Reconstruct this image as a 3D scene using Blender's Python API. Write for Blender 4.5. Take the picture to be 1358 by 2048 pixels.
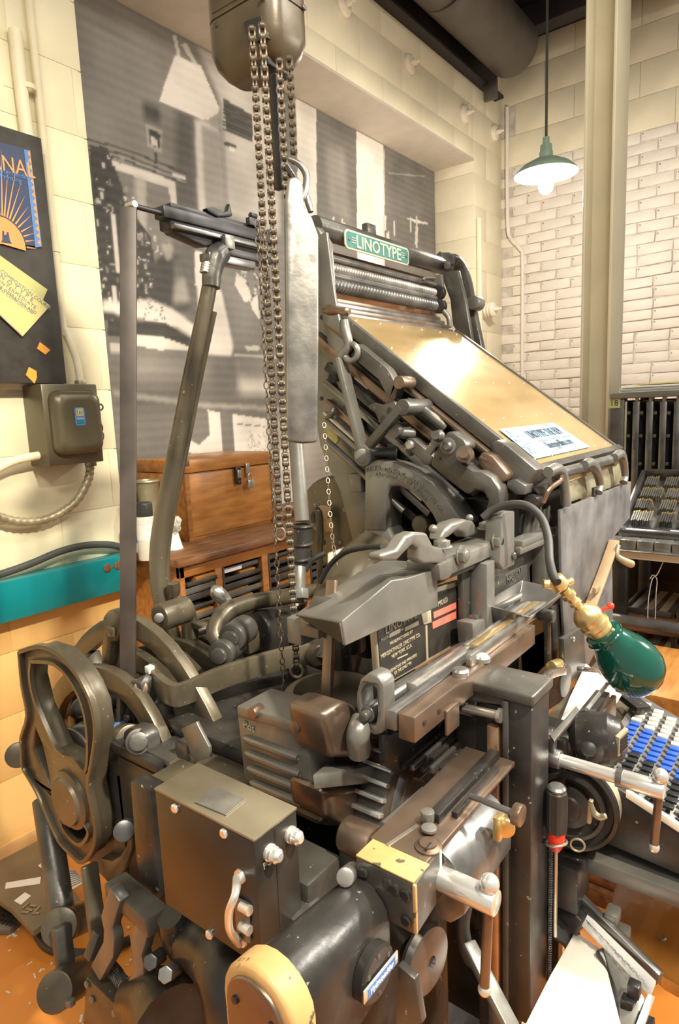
import bpy, bmesh, math, random
import numpy as np
from mathutils import Vector, Matrix
from mathutils.geometry import tessellate_polygon
random.seed(7)
rng = np.random.default_rng(7)
for o in list(bpy.data.objects):
    bpy.data.objects.remove(o)
scene = bpy.context.scene
COL = scene.collection

# ------------------------------------------------------------------ camera
FPX, CX, CY, CAMH = 1288.4, 679.0, 1024.0, 1.365
yaw, pit, roll = (math.radians(a) for a in (37.788, 8.940, -2.3795))
CF = Vector((math.cos(yaw) * math.cos(pit), math.sin(yaw) * math.cos(pit), -math.sin(pit)))
r0 = Vector((math.sin(yaw), -math.cos(yaw), 0)); u0 = r0.cross(CF)
CR = math.cos(roll) * r0 + math.sin(roll) * u0
CU = -math.sin(roll) * r0 + math.cos(roll) * u0
CO = Vector((0, 0, CAMH))
cam = bpy.data.cameras.new('camera'); camo = bpy.data.objects.new('camera', cam); COL.objects.link(camo)
camo.matrix_world = Matrix(((CR.x, CU.x, -CF.x, CO.x), (CR.y, CU.y, -CF.y, CO.y), (CR.z, CU.z, -CF.z, CO.z), (0, 0, 0, 1)))
cam.sensor_fit = 'VERTICAL'; cam.sensor_height = 36.0; cam.lens = 36.0 * FPX / 2048.0
cam.clip_start = 0.02; cam.clip_end = 60
scene.camera = camo

# ------------------------------------------------------------------ light
world = bpy.data.worlds.new('world'); scene.world = world; world.use_nodes = True
bg = world.node_tree.nodes['Background']; bg.inputs[0].default_value = (1.0, 0.95, 0.87, 1); bg.inputs[1].default_value = 0.44
scene.view_settings.view_transform = 'Standard'; scene.view_settings.look = 'None'
scene.view_settings.gamma = 1.0; scene.view_settings.use_curve_mapping = False
scene.view_settings.exposure = 0.18

def lamp(kind, name, loc, power, color, size=0.1, aim=None, spot=None, sy=None, blend=0.7):
    l = bpy.data.lights.new(name, kind); l.energy = power; l.color = color
    if kind == 'AREA':
        l.shape = 'RECTANGLE'; l.size = size; l.size_y = sy or size
    else:
        l.shadow_soft_size = size
    if spot: l.spot_size = math.radians(spot); l.spot_blend = blend
    o = bpy.data.objects.new(name, l); COL.objects.link(o); o.location = loc
    if aim is not None:
        o.rotation_euler = (Vector(aim) - Vector(loc)).to_track_quat('-Z', 'Y').to_euler()
    return o
WARM = (1.0, 0.89, 0.70)
lamp('SPOT', 'ceiling_lamp', (0.55, -1.0, 3.1), 520, WARM, 0.07, (0.75, 2.0, 0.55), 72, blend=1.0)
lamp('SPOT', 'ceiling_lamp', (2.3, -0.9, 3.1), 330, (1.0, 0.95, 0.86), 0.12, (1.05, -0.1, 0.5), 88, blend=1.0)
lamp('SPOT', 'ceiling_lamp', (3.0, -1.2, 2.3), 240, (1.0, 0.94, 0.84), 0.10, (1.3, 0.2, 0.35), 90, blend=1.0)
lamp('AREA', 'ceiling_tube_light', (-0.7, -0.4, 3.4), 45, (1.0, 0.93, 0.80), 1.2, (0.6, 0.8, 0.3), sy=0.25)
lamp('AREA', 'ceiling_tube_light', (1.9, 0.1, 3.45), 24, (1.0, 0.93, 0.80), 1.6, (1.9, 0.55, 0), sy=0.3)

# ------------------------------------------------------------------ helpers
def ray(px, py):
    return CF + CR * ((px - CX) / FPX) - CU * ((py - CY) / FPX)
def q(px, py, X=None, Y=None, Z=None, D=None):
    """a point of the photograph on a known plane of the room"""
    d = ray(px, py)
    if X is not None: return CO + d * (X / d.x)
    if Y is not None: return CO + d * (Y / d.y)
    if Z is not None: return CO + d * ((Z - CAMH) / d.z)
    return CO + d * D
V = Vector
EX, EY, EZ = V((1, 0, 0)), V((0, 1, 0)), V((0, 0, 1))
def frame(axis, up=None):
    a = V(axis).normalized()
    t = V(up) if up is not None else (EZ if abs(a.z) < 0.9 else EX)
    u = (t - a * t.dot(a))
    if u.length < 1e-6: u = (EX - a * EX.dot(a))
    u.normalize()
    return a, u, a.cross(u)
def smooth_path(pts, n=6):
    pts = [V(p) for p in pts]
    if len(pts) < 3 or n < 2: return pts
    out = []
    P = [pts[0] * 2 - pts[1]] + pts + [pts[-1] * 2 - pts[-2]]
    for i in range(1, len(P) - 2):
        for k in range(n):
            t = k / n
            a, b, c, d = P[i - 1], P[i], P[i + 1], P[i + 2]
            out.append(0.5 * ((2 * b) + (c - a) * t + (2 * a - 5 * b + 4 * c - d) * t * t + (3 * b - a - 3 * c + d) * t ** 3))
    out.append(pts[-1])
    return out

class G:
    """collects geometry for one mesh"""
    def __init__(s): s.v = []; s.f = []
    def add(s, vs, fs):
        o = len(s.v); s.v += [V(p) for p in vs]; s.f += [tuple(i + o for i in f) for f in fs]; return s
    def hexa(s, p):
        return s.add(p, [(0, 3, 2, 1), (4, 5, 6, 7), (0, 1, 5, 4), (1, 2, 6, 5), (2, 3, 7, 6), (3, 0, 4, 7)])
    def box(s, a, b):
        (x0, y0, z0), (x1, y1, z1) = a, b
        return s.hexa([(x0, y0, z0), (x1, y0, z0), (x1, y1, z0), (x0, y1, z0), (x0, y0, z1), (x1, y0, z1), (x1, y1, z1), (x0, y1, z1)])
    def obox(s, c, ax, ay, az):
        """box from centre and three half-extent vectors"""
        c, ax, ay, az = V(c), V(ax), V(ay), V(az)
        return s.hexa([c - ax - ay - az, c + ax - ay - az, c + ax + ay - az, c - ax + ay - az, c - ax - ay + az, c + ax - ay + az, c + ax + ay + az, c - ax + ay + az])
    def bar(s, a, b, w, h, up=None):
        a, b = V(a), V(b); d, u, n = frame(b - a, up)
        return s.obox((a + b) / 2, (b - a) / 2, n * (w / 2), u * (h / 2))
    def prism(s, outer, vec, holes=()):
        vec = V(vec); loops = [[V(p) for p in outer]] + [[V(p) for p in h] for h in holes]
        flat = [p for l in loops for p in l]; n = len(flat)
        if holes:
            tris = [tuple(t) for t in tessellate_polygon(loops)]
        else:
            tris = [tuple(range(n))]
        fs = [tuple(t) for t in tris] + [tuple(i + n for i in reversed(t)) for t in tris]
        k = 0
        for l in loops:
            m = len(l)
            for i in range(m):
                a, b = k + i, k + (i + 1) % m
                fs.append((a, a + n, b + n, b))
            k += m
        return s.add(flat + [p + vec for p in flat], fs)
    def lathe(s, base, axis, prof, n=20, caps=True):
        base = V(base); a, u, w = frame(axis); vs = []; fs = []
        for r, h in prof:
            for i in range(n):
                t = 2 * math.pi * i / n
                vs.append(base + a * h + (u * math.cos(t) + w * math.sin(t)) * max(r, 1e-5))
        for j in range(len(prof) - 1):
            for i in range(n):
                i2 = (i + 1) % n
                fs.append((j * n + i, j * n + i2, (j + 1) * n + i2, (j + 1) * n + i))
        if caps:
            fs.append(tuple(reversed(range(n)))); fs.append(tuple((len(prof) - 1) * n + i for i in range(n)))
        return s.add(vs, fs)
    def cyl(s, a, b, r, r2=None, n=20):
        a, b = V(a), V(b)
        return s.lathe(a, b - a, [(r, 0), (r if r2 is None else r2, (b - a).length)], n)
    def pipe(s, a, b, ro, ri, n=24):
        a, b = V(a), V(b); L = (b - a).length
        return s.lathe(a, b - a, [(ri, 0), (ro, 0), (ro, L), (ri, L), (ri, 0)], n, caps=False)
    def tube(s, pts, r, n=10, sub=6, sq=None, up=None):
        """round (or rectangular: sq=(w,h)) sweep along a path"""
        k = len(pts); P = smooth_path(pts, sub); m = len(P)
        rr = r if isinstance(r, (list, tuple)) else [r] * k
        vs = []; fs = []; prev = V(up) if up is not None else None
        for i, p in enumerate(P):
            d = (P[min(i + 1, m - 1)] - P[max(i - 1, 0)])
            a, u, w = frame(d, prev)
            if up is None: prev = u
            t = i / max(m - 1, 1) * (k - 1); j = min(int(t), k - 2); R = rr[j] + (rr[j + 1] - rr[j]) * (t - j)
            if sq:
                f = R if isinstance(r, (list, tuple)) else 1.0
                cs = [(-sq[0] / 2 * f, -sq[1] / 2 * f), (sq[0] / 2 * f, -sq[1] / 2 * f), (sq[0] / 2 * f, sq[1] / 2 * f), (-sq[0] / 2 * f, sq[1] / 2 * f)]
                vs += [p + w * x + u * y for x, y in cs]
            else:
                vs += [p + (u * math.cos(2 * math.pi * c / n) + w * math.sin(2 * math.pi * c / n)) * R for c in range(n)]
        N = 4 if sq else n
        for j in range(m - 1):
            for i in range(N):
                i2 = (i + 1) % N
                fs.append((j * N + i, j * N + i2, (j + 1) * N + i2, (j + 1) * N + i))
        fs.append(tuple(reversed(range(N)))); fs.append(tuple((m - 1) * N + i for i in range(N)))
        return s.add(vs, fs)
    def torus(s, c, axis, R, r, n=24, m=8, stretch=1.0, sdir=None):
        c = V(c); a, u, w = frame(axis, sdir); vs = []; fs = []
        for i in range(n):
            t = 2 * math.pi * i / n
            e = u * math.cos(t) * stretch + w * math.sin(t)
            for j in range(m):
                k = 2 * math.pi * j / m
                vs.append(c + e * R + (e.normalized() * math.cos(k) + a * math.sin(k)) * r)
        for i in range(n):
            for j in range(m):
                fs.append((i * m + j, ((i + 1) % n) * m + j, ((i + 1) % n) * m + (j + 1) % m, i * m + (j + 1) % m))
        return s.add(vs, fs)
    def ball(s, c, r, n=16, m=10, sc=(1, 1, 1)):
        c = V(c); vs = []; fs = []
        for j in range(m + 1):
            p = math.pi * j / m
            for i in range(n):
                t = 2 * math.pi * i / n
                vs.append(c + V((math.sin(p) * math.cos(t) * sc[0], math.sin(p) * math.sin(t) * sc[1], math.cos(p) * sc[2])) * r)
        for j in range(m):
            for i in range(n):
                i2 = (i + 1) % n
                fs.append((j * n + i, (j + 1) * n + i, (j + 1) * n + i2, j * n + i2))
        return s.add(vs, fs)
    def loft(s, loops, caps=True):
        n = len(loops[0]); vs = [p for l in loops for p in l]; fs = []
        for j in range(len(loops) - 1):
            for i in range(n):
                i2 = (i + 1) % n
                fs.append((j * n + i, j * n + i2, (j + 1) * n + i2, (j + 1) * n + i))
        if caps:
            fs.append(tuple(reversed(range(n)))); fs.append(tuple((len(loops) - 1) * n + i for i in range(n)))
        return s.add(vs, fs)

MAT = {}
ORG = {}
def tag(o, label=None, cat=None, group=None, kind=None):
    if label: o['label'] = label
    if cat: o['category'] = cat
    if group: o['group'] = group
    if kind: o['kind'] = kind
    return o
def link(o, parent, c):
    COL.objects.link(o); ORG[o.name] = V(c)
    if parent is not None:
        o.parent = parent; o.location = V(c) - ORG[parent.name]
    else:
        o.location = c
    return o
def thing(name, loc, label, cat, group=None):
    o = bpy.data.objects.new(name, None); o.empty_display_size = 0.05
    link(o, None, V(loc)); return tag(o, label, cat, group)
def mesh_of(name, g, mat, bevel=0.0, seg=2, ang=33, c=V((0, 0, 0))):
    bm = bmesh.new()
    vs = [bm.verts.new(p - c) for p in g.v]
    for f in g.f:
        try: bm.faces.new([vs[i] for i in f])
        except ValueError: pass
    bmesh.ops.remove_doubles(bm, verts=bm.verts, dist=2e-5)
    bmesh.ops.dissolve_degenerate(bm, edges=bm.edges, dist=1e-6)
    bmesh.ops.recalc_face_normals(bm, faces=bm.faces)
    if bevel > 0:
        es = [e for e in bm.edges if len(e.link_faces) == 2 and e.calc_face_angle(0) > math.radians(ang)]
        if es:
            bmesh.ops.bevel(bm, geom=es, offset=bevel, segments=seg, profile=0.5, affect='EDGES', clamp_overlap=True)
    sh = math.radians(38 if bevel > 0 else 32)
    for f in bm.faces: f.smooth = True
    for e in bm.edges:
        if len(e.link_faces) == 2 and e.calc_face_angle(0) > sh: e.smooth = False
    me = bpy.data.meshes.new(name); bm.to_mesh(me); bm.free()
    me.materials.append(MAT[mat]); return me
def part(name, g, mat, parent=None, bevel=0.0, seg=2, label=None, cat=None, group=None, kind=None, ang=33):
    xs = [p.x for p in g.v]; ys = [p.y for p in g.v]; zs = [p.z for p in g.v]
    c = V(((min(xs) + max(xs)) / 2, (min(ys) + max(ys)) / 2, min(zs) if parent is None else (min(zs) + max(zs)) / 2))
    o = bpy.data.objects.new(name, mesh_of(name, g, mat, bevel, seg, ang, c))
    link(o, parent, c); return tag(o, label, cat, group, kind)
def copy(o, parent, c, rot=None, scale=None, name=None):
    d = bpy.data.objects.new(name or o.name.split('.')[0], o.data)
    link(d, parent, c)
    if rot is not None: d.rotation_euler = rot
    if scale is not None: d.scale = scale
    return d
def struct(name, g, mat, bevel=0.0):
    return part(name, g, mat, None, bevel, kind='structure')

def lettering(text, size, origin, ux, uy, parent, mat, depth=0.0006, name='lettering', center=False, spacing=1.0, bold=0.0, condense=1.0):
    """flat raised lettering laid on a surface: ux runs along the line, uy up the letters"""
    cu = bpy.data.curves.new('lettering', 'FONT'); cu.body = text; cu.size = size; cu.extrude = depth
    cu.space_character = spacing; cu.offset = bold; cu.resolution_u = 2
    cu.align_x = 'CENTER' if center else 'LEFT'
    tmp = bpy.data.objects.new('tmp', cu); COL.objects.link(tmp)
    dg = bpy.context.evaluated_depsgraph_get(); dg.update()
    me = bpy.data.meshes.new_from_object(tmp.evaluated_get(dg)); bpy.data.objects.remove(tmp)
    ux, uy = V(ux).normalized(), V(uy).normalized(); uz = ux.cross(uy)
    for v in me.vertices:
        x, y, z = v.co; v.co = ux * (x * condense) + uy * y + uz * z
    me.materials.clear(); me.materials.append(MAT[mat])
    o = bpy.data.objects.new(name, me); link(o, parent, V(origin)); return o

# ------------------------------------------------------------------ materials
def mat(name, col, rough=0.5, metal=0.0, var=0.25, scale=12.0, col2=None, bump=0.0, bscale=60.0, spec=0.5, speck=None, emit=None, coat=0.0, stretch=None):
    m = bpy.data.materials.new(name); m.use_nodes = True; MAT[name] = m
    nt = m.node_tree; N = nt.nodes; L = nt.links; b = N['Principled BSDF']
    b.inputs['Roughness'].default_value = rough; b.inputs['Metallic'].default_value = metal
    b.inputs['Specular IOR Level'].default_value = spec; b.inputs['Coat Weight'].default_value = coat
    b.inputs['Base Color'].default_value = (*col, 1)
    if emit:
        b.inputs['Emission Color'].default_value = (*emit[0], 1); b.inputs['Emission Strength'].default_value = emit[1]
    tc = N.new('ShaderNodeTexCoord'); co = tc.outputs['Object']
    if stretch:
        mp = N.new('ShaderNodeMapping'); mp.inputs['Scale'].default_value = stretch; L.new(co, mp.inputs[0]); co = mp.outputs[0]
    if var or col2:
        n = N.new('ShaderNodeTexNoise'); n.inputs['Scale'].default_value = scale; n.inputs['Detail'].default_value = 5; L.new(co, n.inputs['Vector'])
        r = N.new('ShaderNodeValToRGB'); r.color_ramp.elements[0].position = 0.34; r.color_ramp.elements[1].position = 0.68
        a = col2 if col2 else tuple(c * (1 - var) for c in col); z = col if col2 else tuple(min(1, c * (1 + var)) for c in col)
        r.color_ramp.elements[0].color = (*a, 1); r.color_ramp.elements[1].color = (*z, 1)
        L.new(n.outputs['Fac'], r.inputs[0]); src = r.outputs[0]
        if speck:
            n2 = N.new('ShaderNodeTexNoise'); n2.inputs['Scale'].default_value = speck[1]; n2.inputs['Detail'].default_value = 3; L.new(tc.outputs['Object'], n2.inputs['Vector'])
            r2 = N.new('ShaderNodeValToRGB'); r2.color_ramp.elements[0].position = speck[2]; r2.color_ramp.elements[1].position = speck[2] + 0.03
            L.new(n2.outputs['Fac'], r2.inputs[0])
            mx = N.new('ShaderNodeMixRGB'); L.new(r2.outputs[0], mx.inputs[0]); L.new(src, mx.inputs[1]); mx.inputs[2].default_value = (*speck[0], 1); src = mx.outputs[0]
        L.new(src, b.inputs['Base Color'])
        rr = N.new('ShaderNodeMapRange'); rr.inputs['To Min'].default_value = max(0.02, rough - 0.1); rr.inputs['To Max'].default_value = min(1, rough + 0.12)
        L.new(n.outputs['Fac'], rr.inputs[0]); L.new(rr.outputs[0], b.inputs['Roughness'])
    if bump:
        n3 = N.new('ShaderNodeTexNoise'); n3.inputs['Scale'].default_value = bscale; n3.inputs['Detail'].default_value = 4; L.new(co, n3.inputs['Vector'])
        bp = N.new('ShaderNodeBump'); bp.inputs['Strength'].default_value = bump; bp.inputs['Distance'].default_value = 0.004
        L.new(n3.outputs['Fac'], bp.inputs['Height']); L.new(bp.outputs[0], b.inputs['Normal'])
    return m
def zsplit(name, z, below, above, rough=0.5):
    """two paints meeting at a height on the wall"""
    m = mat(name, above, rough, bump=0.25, bscale=35, var=0.06, scale=5)
    nt = m.node_tree; N = nt.nodes; L = nt.links; b = N['Principled BSDF']
    g = N.new('ShaderNodeNewGeometry'); s = N.new('ShaderNodeSeparateXYZ'); L.new(g.outputs['Position'], s.inputs[0])
    c = N.new('ShaderNodeMath'); c.operation = 'GREATER_THAN'; c.inputs[1].default_value = z; L.new(s.outputs[2], c.inputs[0])
    mx = N.new('ShaderNodeMixRGB'); L.new(c.outputs[0], mx.inputs[0]); mx.inputs[1].default_value = (*below, 1)
    L.new(b.inputs['Base Color'].links[0].from_socket, mx.inputs[2]); L.new(mx.outputs[0], b.inputs['Base Color'])
    return m
zsplit('wall_paint', 0.80, (0.86, 0.56, 0.21), (0.80, 0.74, 0.52))
mat('cream_wall', (0.80, 0.73, 0.55), 0.55, bump=0.25, bscale=35, var=0.06, scale=5)
mat('white_brick', (0.80, 0.74, 0.66), 0.5, bump=0.6, bscale=45, var=0.05, scale=9, speck=((0.25, 0.22, 0.2), 30, 0.74))
mat('mortar', (0.72, 0.66, 0.58), 0.8, var=0.25, scale=14, bump=0.3, col2=(0.46, 0.42, 0.37))  # darker patches put the shadows of the joints into the mortar colour
mat('block_mortar', (0.74, 0.67, 0.49), 0.7, var=0.1, scale=8)
mat('soffit', (0.56, 0.51, 0.43), 0.7, var=0.05)
mat('cream_steel', (0.68, 0.62, 0.45), 0.38, var=0.06, scale=4)
mat('cream_pipe', (0.80, 0.73, 0.52), 0.45, var=0.05)
mat('porcelain', (0.82, 0.76, 0.62), 0.25, var=0.04)
mat('dark_ceiling', (0.018, 0.013, 0.016), 0.6, var=0.5, scale=4)
mat('duct', (0.10, 0.088, 0.078), 0.42, var=0.25, scale=6)
mat('floor_paint', (0.74, 0.30, 0.075), 0.22, var=0.2, scale=2.5, speck=((0.85, 0.75, 0.6), 70, 0.76), bump=0.04, col2=(0.62, 0.22, 0.035))
mat('base_paint', (0.78, 0.50, 0.20), 0.5, var=0.1)
mat('enamel', (0.30, 0.42, 0.36), 0.3, var=0.1)
mat('shade_white', (0.92, 0.92, 0.88), 0.4, var=0)
mat('bulb', (1, 1, 1), 0.4, var=0, emit=((1.0, 0.93, 0.8), 22))
mat('cord_grey', (0.06, 0.065, 0.06), 0.6, var=0)
mat('iron', (0.095, 0.09, 0.08), 0.34, 0.4, var=0.4, scale=9, bump=0.12, bscale=80, speck=((0.30, 0.27, 0.22), 90, 0.70))
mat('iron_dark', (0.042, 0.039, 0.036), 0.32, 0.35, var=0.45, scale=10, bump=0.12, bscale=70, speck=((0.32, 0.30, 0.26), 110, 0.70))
mat('iron_grey', (0.20, 0.195, 0.175), 0.34, 0.45, var=0.2, scale=7, bump=0.10, bscale=60)
mat('iron_olive', (0.125, 0.106, 0.072), 0.34, 0.4, var=0.35, scale=7, bump=0.1, speck=((0.34, 0.31, 0.25), 100, 0.70))
mat('steel', (0.52, 0.50, 0.46), 0.28, 0.85, var=0.25, scale=14)
mat('steel_dark', (0.20, 0.195, 0.19), 0.30, 0.75, var=0.3, scale=12)
mat('steel_brown', (0.30, 0.21, 0.15), 0.34, 0.75, var=0.35, scale=10, col2=(0.16, 0.12, 0.09))
mat('chrome', (0.80, 0.79, 0.75), 0.22, 0.7, var=0)
mat('brass', (0.74, 0.55, 0.24), 0.28, 0.8, var=0.2, scale=25)
mat('brass_sheet', (0.74, 0.53, 0.26), 0.19, 0.72, var=0.14, scale=5, col2=(0.60, 0.43, 0.20), stretch=(1, 3, 3))
mat('lead', (0.38, 0.37, 0.34), 0.36, 0.85, var=0.25, scale=18, bump=0.35, bscale=40)
mat('black_box', (0.050, 0.044, 0.038), 0.34, 0.45, var=0.3, scale=6)
mat('box_edge', (0.27, 0.235, 0.165), 0.34, 0.6, var=0.3, scale=6)
mat('tan_worn', (0.54, 0.32, 0.125), 0.5, var=0.15, scale=20, speck=((0.10, 0.075, 0.05), 55, 0.60))
mat('teal', (0.0, 0.24, 0.27), 0.35, var=0.04)
mat('box_brown', (0.125, 0.108, 0.066), 0.34, 0.35, var=0.12, scale=5)
mat('board_black', (0.045, 0.042, 0.036), 0.6, var=0.2, scale=30)
mat('paper_yellow', (0.66, 0.58, 0.22), 0.6, var=0.05)
mat('paper_green', (0.50, 0.50, 0.20), 0.6, var=0.05)
mat('tape_orange', (0.85, 0.36, 0.05), 0.6, var=0.08)
mat('paper_white', (0.90, 0.88, 0.84), 0.6, var=0.03)
mat('paper_blue', (0.22, 0.43, 0.64), 0.8, var=0.05, spec=0.1)
mat('ink', (0.07, 0.06, 0.07), 0.6, var=0)
mat('ink_grey', (0.20, 0.22, 0.26), 0.6, var=0)
mat('navy', (0.035, 0.055, 0.12), 0.5, var=0.15)
mat('poster_orange', (0.85, 0.32, 0.10), 0.5, var=0.06)
mat('poster_blue', (0.10, 0.22, 0.50), 0.5, var=0.06)
mat('wood', (0.46, 0.19, 0.045), 0.36, var=0.3, scale=7, col2=(0.28, 0.11, 0.028), stretch=(1, 8, 8), bump=0.05)
mat('wood_light', (0.52, 0.23, 0.055), 0.34, var=0.3, scale=6, col2=(0.33, 0.13, 0.03), stretch=(1.2, 7, 7), bump=0.05)
mat('wood_dark', (0.19, 0.085, 0.035), 0.45, var=0.4, scale=8, stretch=(1, 8, 8))
mat('drawer_dark', (0.06, 0.05, 0.045), 0.5, var=0.4, scale=9)
mat('galv', (0.42, 0.38, 0.25), 0.4, 0.5, var=0.2, scale=12)
mat('rubber', (0.03, 0.03, 0.028), 0.5, var=0.2)
mat('green_glass', (0.0, 0.058, 0.040), 0.13, var=0.2, scale=15, coat=0.8)
mat('red', (0.75, 0.05, 0.03), 0.2, var=0.1)
mat('red_tape', (0.90, 0.17, 0.12), 0.5, var=0.05)
mat('plate_black', (0.035, 0.03, 0.026), 0.4, 0.2, var=0.3, scale=20)
mat('plate_letter', (0.50, 0.44, 0.32), 0.4, 0.3, var=0)
mat('plate_teal', (0.07, 0.19, 0.185), 0.65, 0.0, var=0.12, scale=30, spec=0.2)
mat('plate_cream', (0.44, 0.46, 0.36), 0.65, 0.0, var=0.05, spec=0.2)
mat('key_white', (0.84, 0.80, 0.66), 0.35, var=0.05)
mat('key_blue', (0.03, 0.11, 0.62), 0.35, var=0.08)
mat('key_black', (0.018, 0.018, 0.02), 0.3, var=0)
mat('key_grey', (0.14, 0.135, 0.125), 0.45, 0.3, var=0.3)
mat('white_tray', (0.82, 0.78, 0.70), 0.45, var=0.1, scale=5)
mat('can_white', (0.70, 0.68, 0.60), 0.4, var=0.1)
mat('blue_plastic', (0.03, 0.08, 0.5), 0.35, var=0)
mat('wax_white', (0.80, 0.78, 0.70), 0.6, var=0.08)
mat('rag', (0.55, 0.52, 0.44), 0.9, var=0.3, scale=30, bump=0.4)
mat('strap_steel', (0.10, 0.086, 0.075), 0.42, 0.4, var=0.3, scale=10)
mat('slate', (0.15, 0.145, 0.145), 0.5, 0.2, var=0.35, scale=12)
mat('plank_grey', (0.20, 0.155, 0.10), 0.5, var=0.3, scale=6)
mat('belt_leather', (0.34, 0.235, 0.13), 0.5, var=0.2, scale=12)
mat('bronze', (0.52, 0.34, 0.21), 0.30, 0.8, var=0.25, scale=12)
mat('wood_seat', (0.72, 0.32, 0.07), 0.25, var=0.2, scale=4, col2=(0.55, 0.22, 0.04), stretch=(1, 6, 6), coat=0.4)
mat('black_iron', (0.022, 0.021, 0.023), 0.38, 0.1, var=0.3, scale=12)
# ================================================================== the room
YW, YN, XW, ZS = 2.02, 2.315, 4.66, 2.96          # wall face, niche back, side wall, soffit height
NX0, NX1, ZC = 1.335, 4.206, 3.79
floor = struct('floor', G().box((-1.6, -1.8, -0.06), (5.0, 2.7, 0.0)), 'floor_paint')
struct('ceiling', G().box((-1.6, -1.8, ZC), (5.0, 2.7, ZC + 0.08)), 'dark_ceiling')
struct('trim_1', G().box((4.28, -1.0, 3.66), (4.40, 2.0, ZC)), 'dark_ceiling', 0.004)
struct('trim_2', G().box((-1.6, 1.955, 3.43), (4.55, 2.018, 3.45)).box((-1.6, 2.0, 3.43), (4.55, 2.018, 3.62)), 'dark_ceiling', 0.003)
wb = struct('wall_back', G().box((-1.6, YW + 0.003, 0), (NX0 - 0.012, YN + 0.05, ZC)).box((NX0 - 0.012, YW + 0.003, ZS + 0.012), (NX1 + 0.012, YN + 0.05, ZC))
            .box((NX1 + 0.006, YW + 0.003, 0), (XW, YN + 0.05, ZC)).box((NX0 - 0.012, YN + 0.008, 0), (NX1 + 0.012, YN + 0.05, ZS + 0.012)), 'wall_paint')
struct('trim_3', G().box((NX0 - 0.004, YW - 0.002, ZS), (NX1 + 0.004, YN + 0.006, ZS + 0.014)), 'soffit')
struct('baseboard_back', G().box((-1.6, YW - 0.016, 0), (NX0, YW, 0.052)), 'base_paint', 0.004)
_bc = {}
def block(parent, name, a, b, m, bev, jit=0.0):
    """one masonry unit; equal units share their mesh"""
    a, b = V(a), V(b); c = (a + b) / 2; s = b - a
    key = (m, round(s.x, 3), round(s.y, 3), round(s.z, 3), random.randrange(4) if jit else 0)
    if key not in _bc:
        g = G().box(-s / 2, s / 2)
        if jit:
            for v in g.v: v += V([random.uniform(-jit, jit) for _ in range(3)])
        _bc[key] = mesh_of(name, g, m, bev, 2)
    o = bpy.data.objects.new(name, _bc[key]); link(o, parent, c)
    return o
def courses(z0, z1, h, off):
    z = off
    while z + h <= z0 + 1e-6: z += h
    k = round((z - off) / h)
    while z < z1 - 1e-6:
        yield k, max(z, z0), min(z + h, z1); z += h; k += 1
J = 0.0012
for k, za, zb in courses(0, ZC, 0.203, 0.25 - 0.406):
    runs = [(-1.2, NX0, YW + 0.1)] if zb <= ZS + 0.05 else [(-1.2, NX1, YW + 0.1)]
    for x0, x1, yb in runs:
        x = x0 - 0.2 * (k % 2) + 0.064
        while x < x1 - 0.01:
            a, b = max(x, x0), min(x + 0.406, x1)
            zl = max(za, ZS + 0.014) if a > NX0 - 0.01 else za
            if b - a > 0.03 and zb - zl > 0.02:
                block(wb, 'concrete_block', (a + J, YW, zl + J), (b - J, yb, zb - J), 'wall_paint' if a < NX0 - 0.02 else 'cream_wall', 0.0022)
            x += 0.406
    a = NX1; s = 0.2 if k % 2 else 0.454
    block(wb, 'concrete_block', (a, YW, za + J), (a + s - J, YN, zb - J), 'cream_wall', 0.0022)
    if s < 0.4: block(wb, 'concrete_block', (a + s + J, YW, za + J), (XW, YN, zb - J), 'cream_wall', 0.0022)
wr = struct('wall_right', G().box((XW + 0.009, -1.8, 0), (XW + 0.14, YN, ZC)), 'mortar')
for k, za, zb in courses(1.25, 3.015, 0.0679, 0.03):
    y = YW + 0.02 - 0.105 * (k % 2); 
    while y > 0.28:
        L = 0.21 if random.random() > 0.12 else 0.105
        y0 = y - L + 0.006
        block(wr, 'brick', (XW + random.uniform(-.004, .004), y0, za + .003), (XW + 0.06, min(y, YW + .03) - 0.001, zb - .002), 'white_brick', 0.005, 0.0045)
        y -= L
for k, za, zb in courses(0.2, 1.25, 0.0679, 0.03):
    y = YW - 0.105 * (k % 2)
    while y > 1.3:
        block(wr, 'brick', (XW, y - 0.204, za + .0045), (XW + 0.06, y - 0.002, zb - .002), 'white_brick', 0.006, 0.0035); y -= 0.21
for k, za, zb in courses(3.015, ZC, 0.203, 3.015):
    y = YW + 0.1 - 0.2 * (k % 2)
    while y > -0.2:
        block(wr, 'concrete_block', (XW + 0.002, y - 0.404, za + .0015), (XW + 0.06, min(y, YN), zb - .0015), 'cream_wall', 0.003, 0.001); y -= 0.406

# steel column: flanges and web
cA, cB = q(1165, 850, D=2.92), q(1238, 850, D=2.92)
cx0, cy0 = 3.02, 0.905
col = thing('steel_column', (3.1, 0.80, 0), 'tall cream painted steel column in front of the white brick wall', 'column')
part('flange', G().box((2.98, 0.913, 0), (3.18, 0.925, ZC)), 'cream_steel', col, 0.002)
part('flange', G().box((2.98, 0.80, 0), (3.18, 0.812, ZC)), 'cream_steel', col, 0.002)
part('web', G().box((3.075, 0.812, 0), (3.087, 0.913, ZC)), 'cream_steel', col)

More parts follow.
